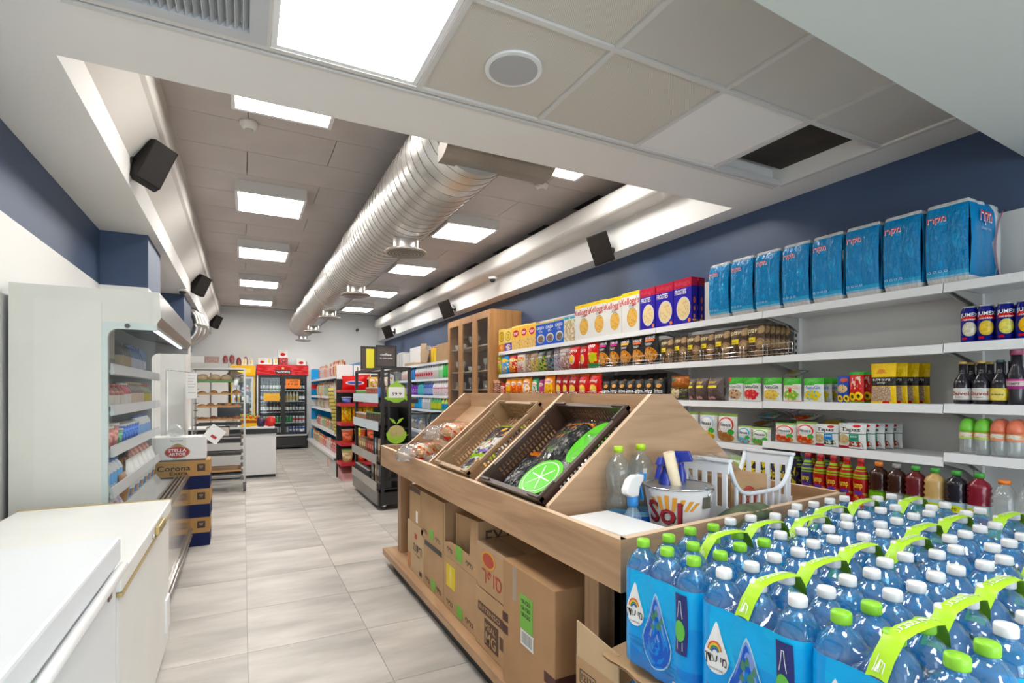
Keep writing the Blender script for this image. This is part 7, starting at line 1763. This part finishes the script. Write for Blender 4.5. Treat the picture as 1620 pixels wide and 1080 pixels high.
# ---------------------------------------------------------------- household goods beyond the cabinet
xc = 2.99
def hrow(where, z, y0, y1, specs): shelf_fill(where, 'household goods on the ' + where, xc, z, y0, y1, specs[::-1], -PI/2)
hr1 = [T_('cream', (.66, .58, .46), (.7, .6, .5), (.68, .5, .45), .07, .22, 'cream bottle with pink label')] * 4 + [T_('blued', (.03, .16, .50), (.03, .1, .4), (.1, .28, .6), .075, .24, 'tall blue bottle')] * 4 + [T_('whiter', (.74, .73, .72), (.6, .62, .66), (.66, .52, .52), .08, .25, 'white bottle with red mark', [('e', .5, .5, .12, .3, (.55, .03, .08))])] * 8 + [T_('whitef', (.74, .74, .74), (.55, .12, .12), (.66, .6, .6), .075, .26, 'white bottle with dull red cap')] * 2 + [T_('mint', (.55, .70, .58), (.10, .45, .15), (.35, .6, .35), .075, .25, 'mint green bottle')] * 2 + [T_('leafg', (.05, .42, .07), (.05, .35, .05), (.08, .5, .12), .07, .26, 'bright green bottle')] * 3
hr2 = [G_('pinkp', (.55, .12, .25), [('n', 0, 0, 1, 1, 4, .5, (.55, .5, .6))], .09, .14, 'pink and white pouch')] * 3 + [G_('violetp', (.20, .05, .38), [('n', 0, .2, 1, .6, 5, .5, (.55, .45, .65))], .09, .19, 'violet cleaning pouch')] * 7 + [T_('tealb', (.03, .38, .40), (.02, .25, .35), (.15, .5, .5), .09, .24, 'teal bottle')] * 3 + [T_('royal', (.04, .10, .42), (.55, .55, .62), (.3, .4, .62), .08, .24, 'royal blue bottle with pale label')] * 5 + [T_('snow', (.74, .73, .74), (.7, .68, .7), (.72, .66, .68), .085, .25, 'white bottle with pink print', [('n', 0, 0, 1, 1, 5, .55, (.55, .10, .22))])] * 8
hr3 = [T_('aqua', (.25, .55, .55), (.6, .6, .58), (.5, .65, .6), .07, .18, 'aqua bottle')] * 3 + [T_('orangeb', (.66, .28, .08), (.7, .5, .3), (.65, .45, .25), .06, .18, 'orange bottle')] * 3 + [T_('redb', (.55, .05, .06), (.6, .5, .1), (.6, .35, .1), .06, .20, 'red bottle with yellow label')] * 2 + [T_('bluec', (.02, .28, .60), (.6, .62, .66), (.1, .4, .7), .09, .24, 'bright blue bottle')] * 3 + [T_('steelw', (.66, .66, .66), (.6, .6, .6), (.55, .55, .56), .07, .24, 'white and grey bottle')] * 4 + [T_('greenspray', (.08, .40, .12), (.1, .3, .3), (.5, .5, .1), .08, .24, 'green bottle with yellow label')] * 4 + [T_('limey', (.45, .55, .06), (.55, .5, .05), (.06, .25, .4), .08, .22, 'lime bottle with blue label')] * 3
hr4 = [T_('dim%d' % i, c, (.4, .4, .4), (.45, .4, .35), .08, .2, '%s bottle low behind the folded frame' % n) for i, (c, n) in enumerate((((.25, .2, .15), 'brown'), ((.06, .15, .4), 'blue'), ((.5, .48, .45), 'pale')))] * 5
hrow('second shelf past the cabinet', 1.56, 7.98, 10.9, hr1)
hrow('third shelf past the cabinet', 1.265, 7.98, 10.9, hr2)
hrow('fourth shelf past the cabinet', 1.01, 7.98, 10.9, hr3)
hrow('bottom shelf past the cabinet', .62, 7.98, 10.6, hr4)
zz = 1.846
obox('large plain carton on top shelf beyond the oak cabinet', 7.98, 8.75, zz, .30, d=.26, x=2.99, group='cartons on the far top shelf')
for i in range(2):
    o = MB().lathe([(.04, 0), (.043, .01), (.043, .25), (.03, .27)], 14, mis=[0, 0, 1]).build('yellow_canister', [M('canister_yellow', (.80, .55, .02), .4), REDP], None, (3.0, 8.83 + .11 * i, zz)); tag(o, 'yellow canister with red lid on the far top shelf, %s one' % ('right', 'left')[i], 'canister', 'yellow canisters')
t = thing('torn_carton', 'torn open brown carton on the far top shelf', 'box', (3.0, 9.40, zz), -PI/2)
MB().box(-.36, .36, .02, .26, 0, .24).build('body', CARD, t); MB().prism([(-.36, .24), (-.05, .24), (.02, .38), (-.34, .40)], 'y', .02, .026).build('flap', CARD2, t); MB().prism([(-.1, .05), (.25, .0), (.36, .2), (.1, .3), (-.16, .2)], 'y', -.05, -.044).build('torn_flap', CARD2, t)
o = MB().box(-.3, .3, 0, .25, 0, .06).build('flat_carton', CARD2, None, (2.96, 10.35, zz), (0, 0, -PI/2)); tag(o, 'flat pale carton on the far top shelf edge', 'box')
o = MB().box(-.45, .45, .1, .25, .0, .32).build('white_pack', M('plain_white_card', (0, 0, 0)), None, (3.0, 10.3, zz + .062), (0, 0, -PI/2)); tag(o, 'white wrapped pack standing on the far top shelf', 'pack')
for i in range(8):
    o = MB().box(-.03, .03, 0, .2, 0, .28 + .02 * (i % 3)).build('white_book', M('pale_spine%d' % (i % 3), ((.70, .69, .66), (.55, .45, .38), (.62, .64, .66))[i % 3], .6), None, (2.99, 10.92 + .065 * i, zz), (0, 0, -PI/2 + .03 * (i % 2))); tag(o, 'slim pale packet standing on the far top shelf, %s' % nth(7 - i, 8), 'packet', 'slim packets on the far shelf')
# folded black trolley frame by the far shelves
t = thing('folded_frame', 'black folded metal frame leaning before the far shelves', 'frame', (2.32, 8.05, 0))
MB().tube([(0, -.1, .02), (.0, .35, .98)], .018, 8).build('leg', BLACK, t); MB().tube([(0, .5, .02), (0, .05, .98)], .018, 8).build('leg', BLACK, t)
MB().tube([(.35, -.1, .02), (.35, .35, .98)], .018, 8).build('leg', BLACK, t); MB().tube([(.35, .5, .02), (.35, .05, .98)], .018, 8).build('leg', BLACK, t)
MB().tube([(0, .2, .98), (.6, .2, .98)], .016, 8).build('top_bar', BLACK, t); MB().tube([(0, .2, .60), (.35, .2, .60)], .012, 8).build('cross_bar', BLACK, t)
# ---------------------------------------------------------------- snacks on the gondola
random.seed(33)
mixc = [((.60, .40, .12), 'gold'), ((.50, .04, .05), 'red'), ((.62, .56, .48), 'pale'), ((.10, .22, .45), 'blue'), ((.30, .16, .08), 'brown'), ((.12, .32, .10), 'green'), ((.65, .28, .10), 'orange'), ((.55, .50, .58), 'lilac')]
def snack_row(where, group, X, z, y0, y1, n, h, rz=-PI/2, kinds=None):
    sp = []
    for i in range(n):
        c, nm = random.choice([mixc[k] for k in kinds] if kinds else mixc)
        sp.append(G_('mix_' + nm, c, [('n', 0, 0, 1, .6, 4, .5, tuple(min(.8, x * .5 + .3) for x in c)), ('r', .1, .66, .9, .82, (.72, .68, .62)), ('n', 0, 0, 1, 1, 6, .6, (.45, .12, .06))], .12, h * (.9 + .2 * random.random()), nm + ' snack packet'))
    shelf_fill(where, group, X, z, y0, y1, sp, rz)
snack_row('the gondola top shelf', 'packets on the gondola top shelf', 1.50, GZ[0], 9.0, 12.2, 16, .26, kinds=[0, 0, 2, 6, 1, 7])
snack_row('the gondola second shelf', 'packets on the gondola second shelf', 1.50, GZ[1], 9.0, 12.6, 15, .28, kinds=[2, 3, 0, 5, 7])
snack_row('the gondola third shelf', 'packets on the gondola third shelf', 1.50, GZ[2], 9.0, 12.6, 14, .18, kinds=[4, 4, 2, 5, 0])
snack_row('the gondola fourth shelf', 'packets on the gondola fourth shelf', 1.50, GZ[3], 9.0, 12.6, 12, .20, kinds=[4, 5, 2, 1, 6])
snack_row('the gondola bottom shelf', 'packets on the gondola bottom shelf', 1.44, GZ[4], 9.0, 12.8, 14, .22, kinds=[1, 1, 6, 2, 5])
for i in range(12):
    gbag('strip', (.62, .52, .22), [('r', 0, .4, 1, .62, (.08, .06, .03)), ('n', 0, 0, 1, 1, 5, .56, (.45, .40, .12))]).place(1.255 + .009 * i, 8.90, 1.28 - .058 * i, R(-28), 'gold snack bag clipped on the hanging strip at gondola end, %s from the top' % ORD[i], 'bag', 'bags on the hanging strip', scale=(.75, .5, .62), rx=R(-12))
# end display goods
def erow(where, z, specs):
    tot, cnt = {}, {}
    for s in specs: tot[s[3]] = tot.get(s[3], 0) + 1
    x = 1.31
    for s in specs:
        n = cnt.get(s[3], 0); cnt[s[3]] = n + 1
        s[0].place(x + s[1] / 2, 8.22, z + .001, 0, s[3] + ' on ' + where + (', %s' % nth(n, tot[s[3]]) if tot[s[3]] > 1 else ''), s[4], 'goods on the red end display', scale=(s[1] / s[5] * .96, 1, s[2] / s[6])); x += s[1]
tall_t = lambda nm, c, lid, words: U_(nm, c, lid, .185, .20, words)
erow('the lowest red shelf', EZ[4], [tall_t('cupg', (.55, .42, .25), (.15, .40, .06), 'noodle cup with green lid'), tall_t('cupr', (.52, .10, .06), (.66, .6, .5), 'noodle cup with pale lid')] * 2)
erow('the second red shelf', EZ[3], [tall_t('cupr2', (.55, .14, .08), (.55, .52, .48), 'red noodle cup with grey lid'), tall_t('cupr2', (.55, .14, .08), (.55, .52, .48), 'red noodle cup with grey lid')] * 2)
erow('the third red shelf', EZ[2], [G_('orangepk', (.62, .22, .05), [('n', 0, 0, 1, 1, 4, .5, (.66, .50, .10)), ('n', 0, 0, 1, 1, 6, .58, (.2, .35, .05))], .16, .24, 'orange noodle packet')] * 5)
erow('the fourth red shelf', EZ[1], [U_('domeb', (.10, .15, .40), (.60, .58, .60), .16, .09, 'blue snack bowl'), U_('domer', (.50, .08, .06), (.60, .50, .48), .16, .09, 'red snack bowl'), U_('domey', (.66, .48, .10), (.60, .50, .2), .16, .09, 'yellow snack bowl'), U_('domeb', (.10, .15, .40), (.60, .58, .60), .16, .09, 'blue snack bowl')])
erow('the top red shelf', EZ[0] - .17, [G_('redbig', (.56, .02, .02), [('e', .5, .5, .38, .15, (.66, .66, .70)), ('e', .5, .5, .3, .1, (.1, .1, .35))], .40, .21, 'large bright red wafer bag'), G_('mix_gold', (.60, .40, .12), [], .20, .20, 'gold snack bag'), G_('mix_pale', (.62, .56, .48), [], .18, .20, 'pale snack bag')])
# black rack goods: they face the aisle (-X)
def brow(where, z, y0, y1, specs): shelf_fill(where, 'goods on the black rack', 1.40, z, y0, y1, specs, -PI/2)
jar = lambda nm, c, lid, words, h=.13: U_(nm, c, lid, .075, h, words)
brow('the black rack top shelf', BZ[0], 5.94, 7.36, [T_('sodab', (.03, .02, .02), (.5, .03, .03), (.12, .22, .5), .11, .26, 'dark bottle with red cap')] + [jar('jarred', (.28, .10, .07), (.5, .45, .4), 'red-brown jar', .15)] * 8 + [jar('jargreen', (.12, .26, .08), (.4, .5, .4), 'green jar', .12)] * 8)
brow('the black rack second shelf', BZ[1], 5.94, 7.36, [jar('jardark', (.09, .06, .045), (.10, .24, .05), 'dark jar with green lid', .17)] * 9 + [jar('jarbrn', (.28, .15, .09), (.5, .5, .48), 'brown jar with pale lid', .14)] * 8)
cofb = lambda nm, c, words, h=.24: B_(nm, c, [('r', .15, .45, .85, .75, tuple(min(.8, x * 2 + .12) for x in c)), ('r', .1, .1, .9, .2, (.5, .45, .38))], .11, h, words)
brow('the black rack third shelf', BZ[2], 5.94, 7.36, [cofb('cofblack', (.05, .045, .045), 'black coffee pack'), cofb('coftan', (.45, .30, .20), 'tan coffee pack'), cofb('cofblack', (.05, .045, .045), 'black coffee pack'), cofb('cofblue', (.30, .42, .50), 'pale blue coffee pack')] + [cofb('cofred', (.30, .08, .06), 'dark red coffee pack', .17)] * 4 + [cofb('cofgold', (.38, .28, .16), 'gold coffee pack', .17)] * 4)
brow('the black rack lowest shelf', BZ[3], 5.94, 7.36, [cofb('cofblack', (.05, .045, .045), 'black coffee pack'), cofb('cofgrey', (.16, .15, .15), 'grey coffee pack'), cofb('coftan', (.45, .30, .20), 'tan coffee pack'), cofb('cofgrey', (.16, .15, .15), 'grey coffee pack')] + [U_('capsule', (.06, .055, .055), (.5, .48, .45), .06, .13, 'small black coffee jar')] * 10)
o = MB().box(-.06, .06, 0, .003, -.05, .05).build('yellow_tag', M('fluo_tag', (.70, .72, .02), .6), None, (1.325, 6.9, .82), (0, 0, -PI/2)); tag(o, 'fluorescent yellow price tag under the rack second shelf', 'tag')
text_flat(o, '2 = 10', (-.045, -.0012, -.015), (1, 0, 0), (0, 0, 1), .09, .03, INK)
